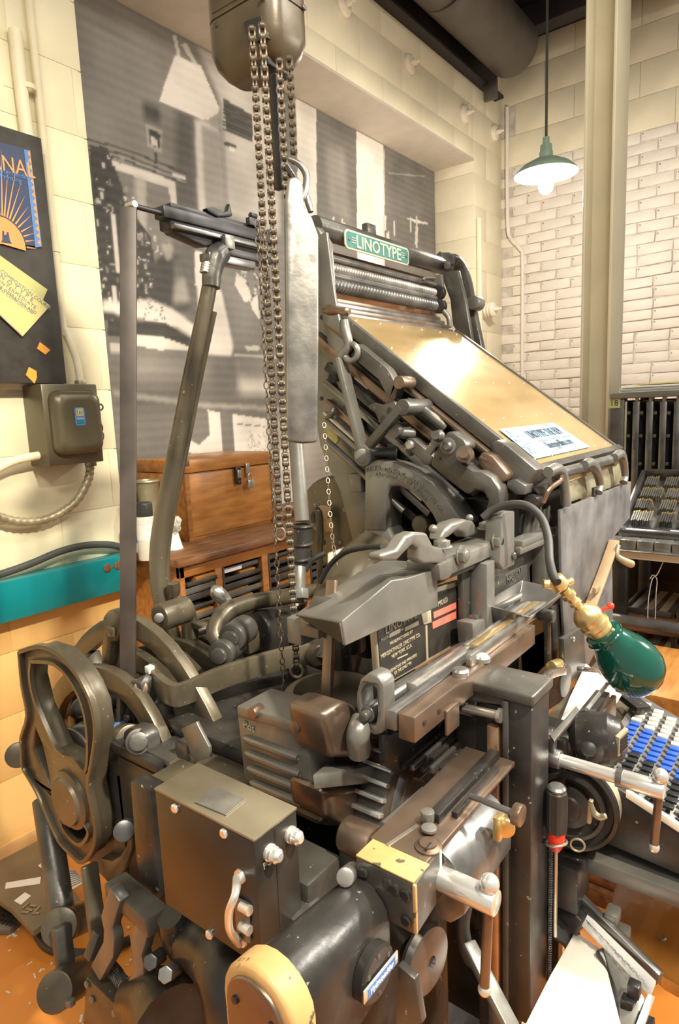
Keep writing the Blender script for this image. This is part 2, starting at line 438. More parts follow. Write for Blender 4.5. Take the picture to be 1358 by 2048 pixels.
# duct under the ceiling
du = thing('round_duct', (3, 1.78, 3.4), 'dark round duct running under the black ceiling into the corner', 'duct')
part('pipe', G().cyl((-1.2, 1.78, 3.58), (4.30, 1.78, 3.58), 0.165, n=36), 'duct', du, 0.02, 3)
for x in (1.6, 3.35):
    part('seam_band', G().lathe((x, 1.77, 3.58), EX, [(0.165, 0), (0.171, 0), (0.171, 0.03), (0.165, 0.03)], 36, False), 'duct', du)
part('hanger', G().cyl((3.9, 1.77, 3.7), (3.9, 1.77, ZC), 0.008), 'dark_ceiling', du)
part('end_bracket', G().box((4.30, 1.90, 3.34), (4.33, 1.99, 3.46)), 'duct', du, 0.004)

# pendant lamp
PL = V((3.43, 1.25, 2.50))
pn = thing('pendant_lamp', PL, 'lit pale green enamel pendant lamp hanging before the white brick wall', 'lamp')
part('cord', G().cyl(PL + V((0, 0, 0.17)), V((PL.x, PL.y, ZC)), 0.0065, n=10), 'cord_grey', pn)
part('cap', G().lathe(PL + V((0, 0, 0.06)), EZ, [(0.0, 0.115), (0.016, 0.115), (0.018, 0.085), (0.028, 0.08), (0.030, 0.05), (0.033, 0.045), (0.033, 0.03), (0.038, 0.0)][::-1], 24), 'enamel', pn)
sh = part('shade', G().lathe(PL, EZ, [(0.036, 0.075), (0.07, 0.066), (0.12, 0.040), (0.150, 0.012), (0.156, 0.0), (0.153, 0.0), (0.147, 0.008), (0.117, 0.034), (0.068, 0.060), (0.034, 0.068)], 40, False), 'enamel', pn)
part('reflector', G().lathe(PL, EZ, [(0.152, 0.001), (0.146, 0.006), (0.116, 0.032), (0.067, 0.057), (0.02, 0.064)], 40, False), 'shade_white', sh)
part('bulb', G().lathe(PL, EZ, [(0.0, -0.095), (0.016, -0.092), (0.033, -0.075), (0.038, -0.055), (0.033, -0.03), (0.018, 0.0), (0.015, 0.05)], 20), 'bulb', pn)
lo = lamp('POINT', 'pendant_light', PL + V((0, 0, -0.11)), 52, (1.0, 0.92, 0.78), 0.05)

# porcelain knob insulators
def knob(p, ax, label, r=0.052, stack=1, cat='insulator'):
    t = thing('knob_insulator', p, label, cat, 'porcelain insulators on the wall')
    for i in range(stack):
        part('disc', G().lathe(V(p) + V(ax) * (0.022 * i), ax, [(r, 0), (r, 0.014), (r * .8, 0.02), (r * .8, 0.022)], 28), 'porcelain', t, 0.003)
    b = V(p) + V(ax) * (0.022 * stack)
    part('bolt', G().cyl(b, b + V(ax) * 0.03, 0.017, 0.014, n=6).cyl(b, b + V(ax) * 0.05, 0.008, n=10), 'porcelain', t, 0.001)
for (x, y), l in (((686, 12), 'round porcelain insulator on the beam wall, partly cut by the top edge'), ((818, 130), 'round porcelain insulator in the middle of the beam wall'), ((928, 228), 'round porcelain insulator on the beam wall near the corner crack')):
    knob(q(x, y, Y=YW), (0, -1, 0), l)
knob(q(988, 266, Y=YW), (0, -1, 0), 'round porcelain insulator tight in the room corner below the duct')
knob(q(966, 622, Y=YW), (0, -1, 0), 'ribbed porcelain insulator stack beside the machine on the corner pier', 0.052, 4)

# conduit in the corner
def conduit(name, pts, r, label, m='cream_pipe', straps=(), sub=5):
    t = thing(name, pts[-1], label, 'conduit')
    part('pipe', G().tube(pts, r, 12, sub), m, t)
    for p in straps:
        p = V(p)
        part('strap', G().box(p + V((-r * 3.2, -.002, -.008)), p + V((r * 1.3, .004, .008))).pipe(p + V((0, -r - .002, -.007)), p + V((0, -r - .002, .007)), r + .004, r - .001), m, t)
    return t
xc = XW - 0.03
conduit('corner_conduit', [(xc, 1.965, 3.4), (xc, 1.965, 2.9), (xc, 1.96, 2.62), (xc, 1.94, 2.53), (xc, 1.865, 2.44), (xc, 1.85, 2.36), (xc, 1.85, 1.8), (xc, 1.85, 0.5)], 0.013, 'thin white conduit with a bend on the brick wall corner', 'white_brick', sub=3)
conduit('pier_conduit', [(4.24, 2.0, 2.6), (4.24, 2.0, 1.6), (4.24, 2.0, 0.8)], 0.018, 'straight pale conduit on the corner pier', 'cream_wall', sub=1)

# ------------------------------------------------------------------ mural: a printed photograph on the niche wall
MX0, MX1, MZ0, MZ1, ST = NX0 + 0.0, NX1 - 0.008, 0.55, ZS - 0.004, 0.0065
nx, nz = int((MX1 - MX0) / ST), int((MZ1 - MZ0) / ST)
gx = np.linspace(MX0, MX1, nx); gz = np.linspace(MZ0, MZ1, nz)
PXm, PZm = np.meshgrid(gx, gz)
def blur(a, k):
    for ax in (0, 1):
        acc = np.zeros_like(a)
        for d in range(-k, k + 1): acc += np.roll(a, d, ax)
        a = acc / (2 * k + 1)
    return a
img = np.full(PXm.shape, 0.30)
def wal(pts): return [(p.x, p.z) for p in (q(x, y, Y=YN - 0.004) for x, y in pts)]
def mask(poly):
    ins = np.zeros(PXm.shape, bool); n = len(poly)
    for i in range(n):
        (x0, z0), (x1, z1) = poly[i], poly[(i + 1) % n]
        if abs(z1 - z0) < 1e-9: continue
        c = ((z0 > PZm) != (z1 > PZm)) & (PXm < (x1 - x0) * (PZm - z0) / (z1 - z0) + x0); ins ^= c
    return ins
def paint(v, *pts, soft=0):
    global img
    m = mask(wal(pts)).astype(float)
    if soft: m = blur(m, soft)
    img = img * (1 - m) + v * m
cloud = blur(blur(rng.random(PXm.shape), 9), 9); cloud = (cloud - cloud.mean()) / cloud.std()
grain = blur(rng.random(PXm.shape), 1)
paint(.38, (100, -80), (410, -80), (420, 200), (360, 400), (100, 330), soft=14)
paint(.70, (380, 60), (560, 130), (560, 470), (455, 430), (440, 200), soft=3)
paint(.55, (395, 205), (440, 220), (455, 420), (400, 420), soft=3)
paint(.80, (388, 238), (402, 242), (412, 430), (396, 430), soft=1)
paint(.22, (352, 220), (385, 232), (394, 430), (352, 420), soft=3)
paint(.92, (350, 110), (402, 132), (438, 215), (436, 226), (414, 241), (318, 202))
paint(.75, (345, 70), (352, 70), (362, 112), (355, 112)); paint(.75, (362, 90), (372, 85), (396, 130), (388, 128))
paint(.85, (400, 240), (437, 258), (435, 263), (400, 250), soft=1)
paint(.20, (446, 196), (503, 229), (506, 285), (452, 258))
for k in range(8):
    paint(.13, (446, 200 + k * 8), (505, 232 + k * 7), (505, 234 + k * 7), (446, 203 + k * 8))
paint(.18, (448, 283), (472, 290), (472, 296), (448, 290)); paint(.9, (459, 294), (470, 298), (470, 305), (459, 302))
paint(.16, (285, 200), (320, 216), (320, 250), (287, 238), soft=2)
paint(.55, (292, 248), (325, 262), (323, 307), (295, 292)); paint(.14, (297, 256), (321, 268), (319, 299), (299, 287)); paint(.8, (301, 272), (315, 279), (315, 295), (302, 287))
paint(.12, (309, 303), (314, 305), (314, 330), (309, 330))
for d, v in ((0, .16), (7, .45), (12, .16), (18, .5), (22, .15)):
    paint(v, (172, 276 + d), (250, 296 + d), (372, 345 + d), (372, 349 + d), (250, 300 + d), (172, 280 + d))
paint(.85, (345, 345), (372, 353), (371, 361), (345, 353)); 
paint(.82, (220, 318), (350, 362), (353, 412), (338, 412), (336, 378), (228, 338))
paint(.34, (222, 342), (268, 352), (272, 600), (232, 600)); paint(.62, (270, 352), (293, 358), (298, 560), (276, 560), soft=2)
paint(.36, (293, 362), (338, 376), (350, 520), (298, 520))
paint(.13, (178, 288), (215, 296), (262, 420), (300, 470), (330, 640), (205, 640)); 
for k in range(150):          # machinery glints
    x, y = random.uniform(185, 262), random.uniform(305, 600)
    if random.random() < .5: x, y = random.uniform(262, 315), random.uniform(450, 600)
    w, h = random.uniform(1.5, 6), random.uniform(2, 16)
    if random.random() < .3: w, h = h, w * .5
    paint(random.uniform(.3, .95), (x, y), (x + w, y + w * .4), (x + w + 2, y + h), (x + 1, y + h))
paint(.85, (222, 425), (229, 428), (240, 545), (232, 545)); paint(.8, (224, 570), (232, 572), (236, 610), (228, 610))
paint(.14, (305, 530), (330, 505), (362, 515), (385, 580), (392, 620), (310, 625), soft=1)
paint(.62, (324, 486), (338, 480), (346, 495), (344, 515), (334, 522), (326, 505), soft=1); paint(.42, (325, 481), (340, 478), (345, 488), (327, 488))
paint(.30, (345, 520), (365, 515), (383, 600), (350, 600), soft=2); paint(.55, (352, 560), (372, 555), (384, 605), (345, 608), soft=2)
paint(.25, (365, 470), (400, 480), (405, 640), (385, 650), soft=3)
paint(.95, (390, 500), (420, 520), (445, 590), (468, 690), (462, 715), (405, 710), (395, 600), soft=1)
paint(.95, (390, 500), (404, 505), (402, 580), (390, 570))
paint(.35, (440, 540), (520, 550), (530, 720), (468, 700), soft=2)
paint(.9, (473, 545), (492, 560), (505, 600), (490, 605), (470, 570)); paint(.7, (480, 528), (492, 530), (493, 548), (482, 548)); paint(.9, (500, 600), (515, 590), (520, 640), (505, 620))
for k in range(22):
    x, y = random.uniform(482, 520), random.uniform(530, 620); paint(random.choice((.1, .9)), (x, y), (x + 6, y + 2), (x + 5, y + 8))
paint(.90, (205, 600), (250, 605), (300, 598), (350, 620), (400, 660), (408, 690), (355, 655), (290, 640), (205, 622), soft=1)
paint(.12, (215, 640), (330, 645), (385, 680), (380, 692), (215, 670)); paint(.88, (270, 668), (320, 672), (365, 688), (390, 700), (320, 700), (265, 690))
for k in range(40):
    x, y = random.uniform(285, 340), random.uniform(600, 640); paint(random.choice((.15, .3, .8)), (x, y), (x + 4, y + 1), (x + 3, y + 5))
paint(.70, (218, 685), (255, 690), (255, 715), (222, 710))
paint(.30, (215, 705), (470, 712), (468, 800), (225, 785), soft=1); paint(.42, (260, 715), (420, 715), (415, 760), (265, 760), soft=6)
paint(.40, (470, 715), (530, 715), (530, 780), (475, 780), soft=2); paint(.75, (478, 755), (545, 760), (545, 790), (478, 785), soft=4)
paint(.8, (490, 693), (518, 690), (520, 700), (495, 702)); paint(.65, (468, 708), (560, 712), (560, 717), (468, 713))
paint(.55, (225, 780), (400, 805), (560, 815), (560, 822), (400, 815), (225, 790), soft=1)
paint(.33, (230, 815), (560, 830), (560, 1000), (240, 1000), soft=1)
paint(.92, (370, 905), (380, 880), (398, 890), (420, 870), (415, 820), (440, 825), (445, 905), (420, 912))
paint(.95, (464, 828), (535, 838), (540, 915), (470, 908)); paint(.3, (474, 847), (530, 852), (530, 854), (474, 849))
for k in range(50):
    x, y = random.uniform(495, 530), random.uniform(862, 905); paint(.4, (x, y), (x + 2, y), (x + 2, y + 2), (x, y + 2))
paint(.55, (535, 830), (700, 850), (700, 1100), (540, 1100), soft=4); paint(.92, (560, 900), (595, 900), (600, 1050), (565, 1050))
paint(.88, (590, 150), (632, 150), (634, 470), (598, 470)); paint(.30, (632, 150), (712, 200), (716, 700), (640, 700)); paint(.42, (650, 290), (690, 300), (700, 440), (660, 420), soft=4)
paint(.92, (712, 200), (766, 230), (768, 700), (716, 700)); paint(.30, (766, 230), (880, 300), (880, 900), (768, 900)); paint(.7, (766, 300), (769, 300), (770, 600), (767, 600))
paint(.92, (810, 434), (857, 446), (855, 449), (830, 445)); paint(.85, (831, 452), (836, 454), (835, 490), (830, 488)); paint(.6, (776, 345), (850, 352), (850, 354), (776, 347))
for k in range(14):
    x = random.uniform(640, 840); y = random.uniform(420, 480); paint(.75, (x, y), (x + 3, y), (x + 3, y + 30), (x, y + 30))
img = blur(img, 1) * 0.35 + img * 0.65
img = img * (1 + 0.07 * cloud) + 0.05 * (grain - .5)
img += 0.012 * np.sign(np.sin(PZm / 0.0195 * 2 * np.pi / 2))
img = np.clip(img, 0.03, 1.0) ** 1.38 * 0.92
mm = bpy.data.materials.new('mural_print'); mm.use_nodes = True; MAT['mural_print'] = mm
b_ = mm.node_tree.nodes['Principled BSDF']; b_.inputs['Roughness'].default_value = 0.55
at = mm.node_tree.nodes.new('ShaderNodeAttribute'); at.attribute_name = 'print'; mm.node_tree.links.new(at.outputs['Color'], b_.inputs['Base Color'])
me = bpy.data.meshes.new('photo_mural')
vv = np.stack([PXm - (MX0 + MX1) / 2, np.zeros_like(PXm), PZm - MZ0], -1).reshape(-1, 3)
ii = np.arange(nx * nz).reshape(nz, nx)
ff = np.stack([ii[:-1, :-1], ii[:-1, 1:], ii[1:, 1:], ii[1:, :-1]], -1).reshape(-1, 4)
me.from_pydata(vv.tolist(), [], ff.tolist())
ca = me.color_attributes.new('print', 'FLOAT_COLOR', 'POINT')
rgb = np.stack([img, img * 0.93, img * 0.84, np.ones_like(img)], -1).astype(np.float32)
ca.data.foreach_set('color', rgb.ravel())
me.materials.append(mm)
mu = bpy.data.objects.new('photo_mural', me); link(mu, None, ((MX0 + MX1) / 2, YN - 0.004, MZ0))
tag(mu, 'large black and white photograph of a composing room covering the niche wall', 'mural')

# ------------------------------------------------------------------ things on the left wall
conduit('wall_conduit', [q(30, 60, Y=2.0), q(40, 160, Y=2.0), q(58, 300, Y=2.0)], 0.019, 'thicker cream conduit going down behind the black board', sub=1, straps=[q(48, 180, Y=2.02)])
ptop = q(52, 0, Y=2.005)
xq = q(120, 600, Y=2.005).x
conduit('wall_conduit', [V((xq, 2.005, 3.7)), V((xq, 2.005, 2.6)), V((xq, 2.005, 1.72)), V((xq + 0.004, 2.003, 1.66)), V((xq + 0.02, 1.985, 1.58)), V((xq + 0.022, 1.975, 1.53)), V((xq + 0.022, 1.972, 1.47))], 0.012, 'thin cream conduit bending into the grey switch box top', sub=3, straps=[V((xq, 2.02, 1.905))])
bd = thing('display_board', (0.75, 1.95, 1.48), 'black display board pinned with printed covers on the cream wall', 'board')
part('panel', G().box((0.2, 1.944, 1.485), (1.128, 1.968, 2.206)), 'board_black', bd, 0.002)
BY = 1.942
def bq(x, y, d=0.0): return q(x, y, Y=BY - d)
def sheet(name, pts, th, m, parent=None, **k):
    return part(name, G().prism(pts, V((0, th, 0))), m, parent, **k)
po = thing('poster', bq(30, 490), 'dark blue magazine cover with orange sun rays on the black board', 'poster')
P0 = [bq(-60, 268, .004), bq(60, 300, .004), bq(84, 494, .004), bq(-60, 475, .004)]
sheet('cover', P0, 0.004, 'navy', po)
sheet('strip', [bq(48, 299, .005), bq(60, 301, .005), bq(84, 493, .005), bq(71, 495, .005)], 0.0012, 'poster_blue', po)
for i in range(14):
    t0, t1 = i / 14, (i + 1) / 14; tm = (t0 + t1) / 2
    ax, ay = 60 + 22 * t0, 301 + 191 * t0; bx2, by2 = 60 + 22 * t1, 301 + 191 * t1; mx_, my_ = 54 + 21 * tm, 300 + 192 * tm
    part('zigzag', G().prism([bq(ax, ay, .0056), bq(bx2, by2, .0056), bq(mx_, my_, .0056)], V((0, .001, 0))), 'poster_orange', po)
sc_ = bq(6, 488, .005)
g = G(); pts = []
for i in range(21):
    a = math.radians(-6 + 108 * i / 20); pts.append(sc_ + V((math.cos(a) * .066, 0, math.sin(a) * .075)))
sheet('sun', pts + [bq(-40, 470, .005), bq(-40, 486, .005), bq(6, 488, .005)], 0.0012, 'poster_orange', po)
for i, (a, l) in enumerate(((2, .05), (14, .05), (24, .06), (34, .075), (44, .10), (52, .12), (60, .15), (67, .20), (73, .26), (79, .22), (84, .30), (90, .26), (95, .30), (100, .25))):
    d = V((math.cos(math.radians(a)), 0, math.sin(math.radians(a)))); n_ = V((-d.z, 0, d.x)) * .0022
    b0 = sc_ + V((d.x * .070, 0, d.z * .079)); b1 = b0 + d * (l * .62)
    part('sun_ray', G().prism([b0 - n_, b0 + n_, b1], V((0, .001, 0))), 'poster_orange', po)
part('press_emblem', G().prism([bq(2, 484, .0065), bq(24, 487, .0065), bq(20, 481, .0065), bq(17, 464, .0065), bq(14, 464, .0065), bq(13, 470, .0065), bq(9, 470, .0065), bq(8, 462, .0065), bq(5, 462, .0065), bq(5, 480, .0065)], V((0, .001, 0))), 'navy', po)
lettering('JOURNAL', 0.060, bq(-86, 316, .0052), EX, EZ, po, 'poster_orange', condense=0.84)
for k, (x, y) in enumerate(((-4, 344), (0, 356))):
    lettering(('Intermediate', 'Printing')[k], 0.020, bq(x, y, .0052), EX, EZ, po, 'poster_blue')
bk = thing('booklet', bq(40, 660), 'yellow typing-course booklet pinned askew on the black board', 'booklet')
yc = [bq(-40, 503, .012), bq(100, 611, .012), bq(46, 671, .012), bq(-40, 590, .012)]
sheet('cover', yc, 0.0016, 'paper_yellow', bk)
sheet('pages', [p + V((0, .0018, -.002)) for p in yc], 0.006, 'paper_white', bk)
gs = sheet('leaflet', [bq(-40, 482, .003), bq(95, 579, .003), bq(86, 600, .003), bq(-40, 520, .003)], 0.002, 'paper_green', None, label='pale green sheet tucked behind the yellow booklet', cat='sheet')
dl = (yc[1] - yc[0]).normalized(); dn = V((-dl.z, 0, dl.x))
for txt, (x, y), s, sp in (('THE COMPOSITION COURSE', (-22, 527), .0155, 1.0), ('LINOTYPE', (-20, 540), .019, 1.75), ('7-INTERMEDIATE', (-12, 557), .015, 1.2), ('THE OPERATING AND', (-12, 567), .0125, 1.1), ('TO COMPOSITION', (-3, 579), .0125, 1.05)):
    lettering(txt, s, bq(x, y, .0125), dl, dn, bk, 'ink_grey', spacing=sp)
for nm, pts in (('upper', [(80, 684), (101, 700), (91, 709), (74, 697)]), ('lower', [(58, 734), (73, 742), (74, 755), (69, 767), (52, 750)])):
    sheet('tape_piece', [bq(*p) for p in pts], 0.002, 'tape_orange', None, label='%s scrap of orange tape stuck on the black board' % nm, cat='tape', group='orange tape scraps')

# switch box
FY = 1.905
sb = thing('switch_box', (1.11, 1.96, 1.24), 'grey-brown steel switch box with a blue badge on the cream wall', 'switch box')
fx0, fx1 = q(81, 768, Y=FY).x, q(201, 850, Y=FY).x; fz1, fz0 = q(140, 768, Y=FY).z, q(150, 928, Y=FY).z
part('case', G().box((fx0, FY, fz0), (fx1, YW, fz1)), 'box_brown', sb, 0.004)
def rrect(x0, x1, z0, z1, r, y, n=6):
    o = []
    for cxx, czz, a0 in ((x1 - r, z1 - r, 0), (x0 + r, z1 - r, 90), (x0 + r, z0 + r, 180), (x1 - r, z0 + r, 270)):
        for i in range(n + 1):
            a = math.radians(a0 + 90 * i / n); o.append(V((cxx + r * math.cos(a), y, czz + r * math.sin(a))))
    return o
w_ = (fx1 - fx0)
bx0, bx1, bz0, bz1 = fx0 + .016, fx1 - .006, fz0 + .03, fz1 - .02
L_ = []
for ins, dy in ((0, 0), (0.0, .012), (0.006, .026), (.016, .034), (.03, .037)):
    L_.append(rrect(bx0 + ins, bx1 - ins, bz0 + ins, bz1 - ins, .03, FY - dy))
dr = part('door', G().loft(L_), 'box_brown', sb)
bgp = q(160, 833, Y=FY - .038)
part('badge', G().prism(rrect(bgp.x - .017, bgp.x + .017, bgp.z - .028, bgp.z + .028, .008, FY - .0385), V((0, .003, 0))), 'poster_blue', dr)
for s_, m_ in ((.0115, 'paper_yellow'), (.009, 'poster_blue'), (.007, 'paper_yellow')):
    part('badge_square', G().box((bgp.x - s_, FY - .039 - (.0115 - s_) * .2, bgp.z + .013 - s_), (bgp.x + s_, FY - .0375, bgp.z + .013 + s_)), m_, dr)
lettering('D', .012, V((bgp.x - .0035, FY - .0402, bgp.z + .0085)), EX, EZ, dr, 'ink')
for k in range(3):
    part('badge_line', G().box((bgp.x - .012, FY - .0392, bgp.z - .008 - k * .007), (bgp.x + .012, FY - .0382, bgp.z - .004 - k * .007)), 'plate_cream' if k == 0 else 'teal', dr)
part('knockout_nut', G().cyl((xq + .022, 1.972, fz1), (xq + .022, 1.972, fz1 + .016), .019, n=8), 'galv', sb, .001)
part('knockout_nut', G().cyl((fx0 + .05, 1.99, fz1), (fx0 + .05, 1.99, fz1 + .014), .016, n=8), 'galv', sb, .001)
lv = V((fx1, 1.95, bgp.z - .01))
part('lever', G().tube([lv, lv + V((.018, -.004, .022)), lv + V((.025, -.006, .03))], .003, 8).torus(lv + V((.030, -.008, .039)), EY, .009, .003, 16, 6), 'steel_dark', sb)
part('lock_wire', G().torus(lv + V((.008, -.02, -.03)), (0.3, 1, .2), .013, .002, 16, 6, 1.4).torus(lv + V((.016, -.01, -.055)), (.5, 1, 0), .012, .002, 16, 6, 1.5).torus(lv + V((.004, -.02, -.07)), (.1, 1, .4), .012, .002, 16, 6, 1.3), 'steel_dark', sb)
# flexible conduit: corrugated
path = [q(181, 925, Y=1.965), q(176, 960, Y=1.965), q(150, 1005, Y=1.975), q(100, 1036, Y=1.985), q(50, 1044, Y=1.985), q(0, 1034, Y=1.985), q(-60, 1000, Y=1.985)]
P_ = smooth_path(path, 14); 
fc = thing('flexible_conduit', path[3], 'ribbed grey flexible conduit looping out under the switch box', 'conduit')
g = G(); dens = []
tot = 0; pts2 = [P_[0]]
for i in range(1, len(P_)):
    seg = P_[i] - P_[i - 1]; n_ = max(1, int(seg.length / .0035))
    for k in range(n_): pts2.append(P_[i - 1] + seg * ((k + 1) / n_))
rr_ = [.0125 if (i // 2) % 2 else .0145 for i in range(len(pts2))]
part('hose', G().tube(pts2, rr_, 12, 1), 'galv', fc)
part('fitting', G().cyl(path[0] + V((0, 0, .03)), path[0] + V((0, 0, -.012)), .019, n=10), 'steel_dark', fc, .002)
conduit('elbow_conduit', [q(78, 911, Y=1.965), q(55, 915, Y=1.965), q(20, 925, Y=1.968), q(-20, 950, Y=1.97), q(-60, 1010, Y=1.975)], .013, 'pale conduit elbow leaving the left side of the switch box')
ca_ = thing('grey_cable', q(120, 1100, Y=1.985), 'thick grey cable lying along the top of the teal raceway', 'cable')
part('cable', G().tube([q(-60, 1165, Y=1.975), q(0, 1149, Y=1.975), q(60, 1128, Y=1.975), q(120, 1103, Y=1.98), q(170, 1091, Y=1.985), q(215, 1089, Y=1.985), q(240, 1094, Y=1.99), q(247, 1099, Y=1.99)], .012, 10, 6), 'cord_grey', ca_)
tr = thing('cable_raceway', (1.0, 1.98, .77), 'teal painted raceway with a double outlet along the left wall', 'raceway')
part('cover', G().box((0.0, 1.955, .774), (1.30, YW - .001, .897)), 'teal', tr, .003)
for x, y in ((215, 1136), (236, 1131)):
    p = q(x, y, Y=1.953); r_ = part('receptacle', G().lathe(p + V((0, .006, 0)), (0, -1, 0), [(.0145, 0), (.0145, .007), (.012, .0085)], 20), 'wood_dark', tr)
    part('slot', G().box(p + V((-.006, -.0035, -.004)), p + V((-.0035, 0, .005))).box(p + V((.0035, -.0035, -.004)), p + V((.006, 0, .005))), 'ink', r_)
part('screw', G().cyl(q(225, 1133, Y=1.956), q(225, 1133, Y=1.956) + V((0, -.004, 0)), .0035, n=10), 'steel', tr)

# ------------------------------------------------------------------ type cabinet and what stands on it
CT, CYF = 0.895, 1.74
cxl = 1.345
tc_ = thing('type_cabinet', (1.9, 2.0, 0), 'oak galley cabinet with open bays of dark trays under the mural', 'cabinet')
part('top', G().box((cxl - .025, CYF - .03, CT - .028), (2.75, 2.29, CT)), 'wood_dark', tc_, .005)
part('top_rail', G().box((cxl, CYF, CT - .075), (2.7, CYF + .02, CT - .028)), 'wood', tc_, .003)
part('side_panel', G().box((cxl, CYF, .0), (cxl + .022, 2.27, CT - .028)), 'wood', tc_, .003)
part('side_panel', G().box((2.68, CYF, .0), (2.70, 2.27, CT - .028)), 'wood', tc_, .003)
part('back_panel', G().box((cxl + .022, 2.22, .02), (2.68, 2.235, CT - .03)), 'wood_dark', tc_)
posts = [q(px, 1150, Y=CYF).x for px in (438, 532, 616)]
for p in posts:
    po_ = part('post', G().box((p - .017, CYF, .05), (p + .017, CYF + .03, CT - .07)), 'wood', tc_, .003)
    part('label_rail', G().box((p + .018, CYF - .001, .05), (p + .026, CYF + .01, CT - .07)), 'drawer_dark', po_)
    part('divider', G().box((p - .008, CYF + .03, .05), (p + .008, 2.2, CT - .07)), 'wood_dark', tc_)
part('plinth', G().box((cxl, CYF + .01, 0), (2.7, CYF + .03, .05)), 'wood', tc_)
bays = [cxl + .022] + posts + [2.68]
for bi in range(len(bays) - 1):
    x0, x1 = bays[bi] + .018, bays[bi + 1] - .018
    if bi == 0: x0 = bays[0]
    if bi: x0 += .01
    z = CT - .105
    while z > .09:
        yo = CYF + random.uniform(-.012, .03)
        t_ = part('galley_tray', G().box((x0, yo, z), (x1, 2.15, z + .005)).box((x0, yo, z), (x1, yo + .004, z + random.choice((.014, .018, .022)))), random.choice(('drawer_dark', 'steel_dark', 'iron_grey', 'iron')), tc_, .001)
        if random.random() < .65:
            a = random.uniform(x0, x1 - .06); part('type_block', G().box((a, yo + .012, z + .005), (min(x1, a + random.uniform(.05, .2)), yo + .07, z + .022)), 'wood_light', t_, .001)
        if random.random() < .22:
            a = random.uniform(x0, x1 - .05); part('paper_label', G().box((a, yo - .0012, z + .001), (min(x1, a + .09), yo, z + .013)), 'paper_white', t_)
        z -= .0315
TBF = q(373, 1085, Z=CT).y
tb = thing('tool_chest', (1.7, TBF + .12, CT), 'orange wooden tool chest with a padlock on the galley cabinet', 'chest')
tx0, tx1 = q(376, 1083, Z=CT).x, q(549, 1000, Y=TBF).x
tzl = q(375, 948, Y=TBF).z; tz1 = q(372, 926, Y=TBF).z
part('body', G().box((tx0, TBF + .012, CT), (tx1, TBF + .30, tzl)), 'wood_light', tb, .003)
part('front_panel', G().box((tx0 + .022, TBF + .004, CT + .012), (tx1 - .01, TBF + .014, tzl - .004)), 'wood_light', tb, .003)
for a in ((tx0, tx0 + .022), (tx1 - .012, tx1)):
    part('stile', G().box((a[0], TBF, CT), (a[1], TBF + .014, tzl)), 'wood', tb, .002)
ld = part('lid', G().box((tx0 - .002, TBF - .001, tzl + .002), (tx1 + .002, TBF + .30, tz1 + .01)), 'wood_light', tb, .004)
for p in ((373, 932), ):
    c = q(*p, Y=TBF); part('corner_guard', G().box((tx0 - .005, TBF - .004, tz1 - .012), (tx0 + .025, TBF + .03, tz1 + .013)), 'steel_dark', ld, .002)
c = q(473, 950, Y=TBF)
la = part('latch', G().box(c + V((-.014, -.014, -.03)), c + V((.014, .0, .034))).cyl(c + V((0, -.02, -.03)), c + V((0, 0, -.03)), .009, n=12), 'iron_dark', tb, .003)
part('latch_plate', G().box(c + V((-.009, -.018, -.012)), c + V((.009, -.014, .02))), 'steel', la, .001)
c = q(494, 948, Y=TBF)
part('hasp', G().box(c + V((-.010, -.008, -.01)), c + V((.010, .0, .045))), 'steel', tb, .001)
pdl = thing('padlock', c + V((0, -.02, -.05)), 'small steel padlock hanging on the orange tool chest', 'padlock')
part('body', G().box(c + V((-.018, -.024, -.058)), c + V((.018, -.008, -.024))), 'steel', pdl, .003)
part('shackle', G().tube([c + V((-.011, -.016, -.026)), c + V((-.011, -.016, -.008)), c + V((0, -.016, .003)), c + V((.011, -.016, -.008)), c + V((.011, -.016, -.026))], .003, 8), 'steel', pdl)
cw = q(565, 1035, Y=1.95)
wb2 = part('wooden_tray', G().box((cw.x - .02, 1.9, CT), (cw.x + .25, 2.1, CT + .02)).box((cw.x - .02, 1.9, CT + .02), (cw.x + .25, 1.91, CT + .05)), 'wood', None, .003, label='small red-brown wooden tray beside the tool chest', cat='tray')
pc = q(300, 1060, Z=CT + .08); pc.z = CT
cn = q(297, 1118, Z=CT)
can = thing('spray_can', cn, 'tall white spray can with a black cap left of the tool chest', 'can')
ch_ = q(297, 1035, Y=cn.y).z
part('body', G().lathe(cn, EZ, [(.030, 0), (.031, .004), (.031, ch_ - CT), (.027, ch_ - CT + .008)], 28), 'can_white', can)
part('label_band', G().lathe(cn, EZ, [(.0314, .07), (.0314, ch_ - CT - .02)], 28, False), 'paper_white', can)
part('cap', G().lathe(cn, EZ, [(.0275, ch_ - CT), (.0275, q(297, 1006, Y=cn.y).z - CT), (.024, q(297, 1004, Y=cn.y).z - CT + .002)], 28), 'rubber', can, .001)
bn = q(277, 1102, Z=CT)
bo_ = thing('squeeze_bottle', bn, 'white bottle with a blue and red band behind the steel strap', 'bottle')
part('body', G().lathe(bn, EZ, [(.03, 0), (.032, .01), (.032, .12), (.02, .15), (.012, .155), (.012, .175)], 24), 'can_white', bo_)
part('band', G().lathe(bn, EZ, [(.0325, .035), (.0325, .07)], 24, False), 'blue_plastic', bo_)
part('band', G().lathe(bn, EZ, [(.0325, .07), (.0325, .08)], 24, False), 'red', bo_)
jn = q(296, 985, Y=2.1)
jr = thing('wire_basket', (jn.x, 2.1, CT), 'round pale wire basket standing behind the spray can', 'basket')
part('rim', G().torus((jn.x, 2.1, q(296, 962, Y=2.1).z), EZ, .042, .006, 24, 8), 'galv', jr)
part('wall', G().lathe((jn.x, 2.1, CT), EZ, [(.035, 0), (.042, q(296, 962, Y=2.1).z - CT)], 24, False), 'galv', jr)
kn = q(347, 1097, Z=CT)
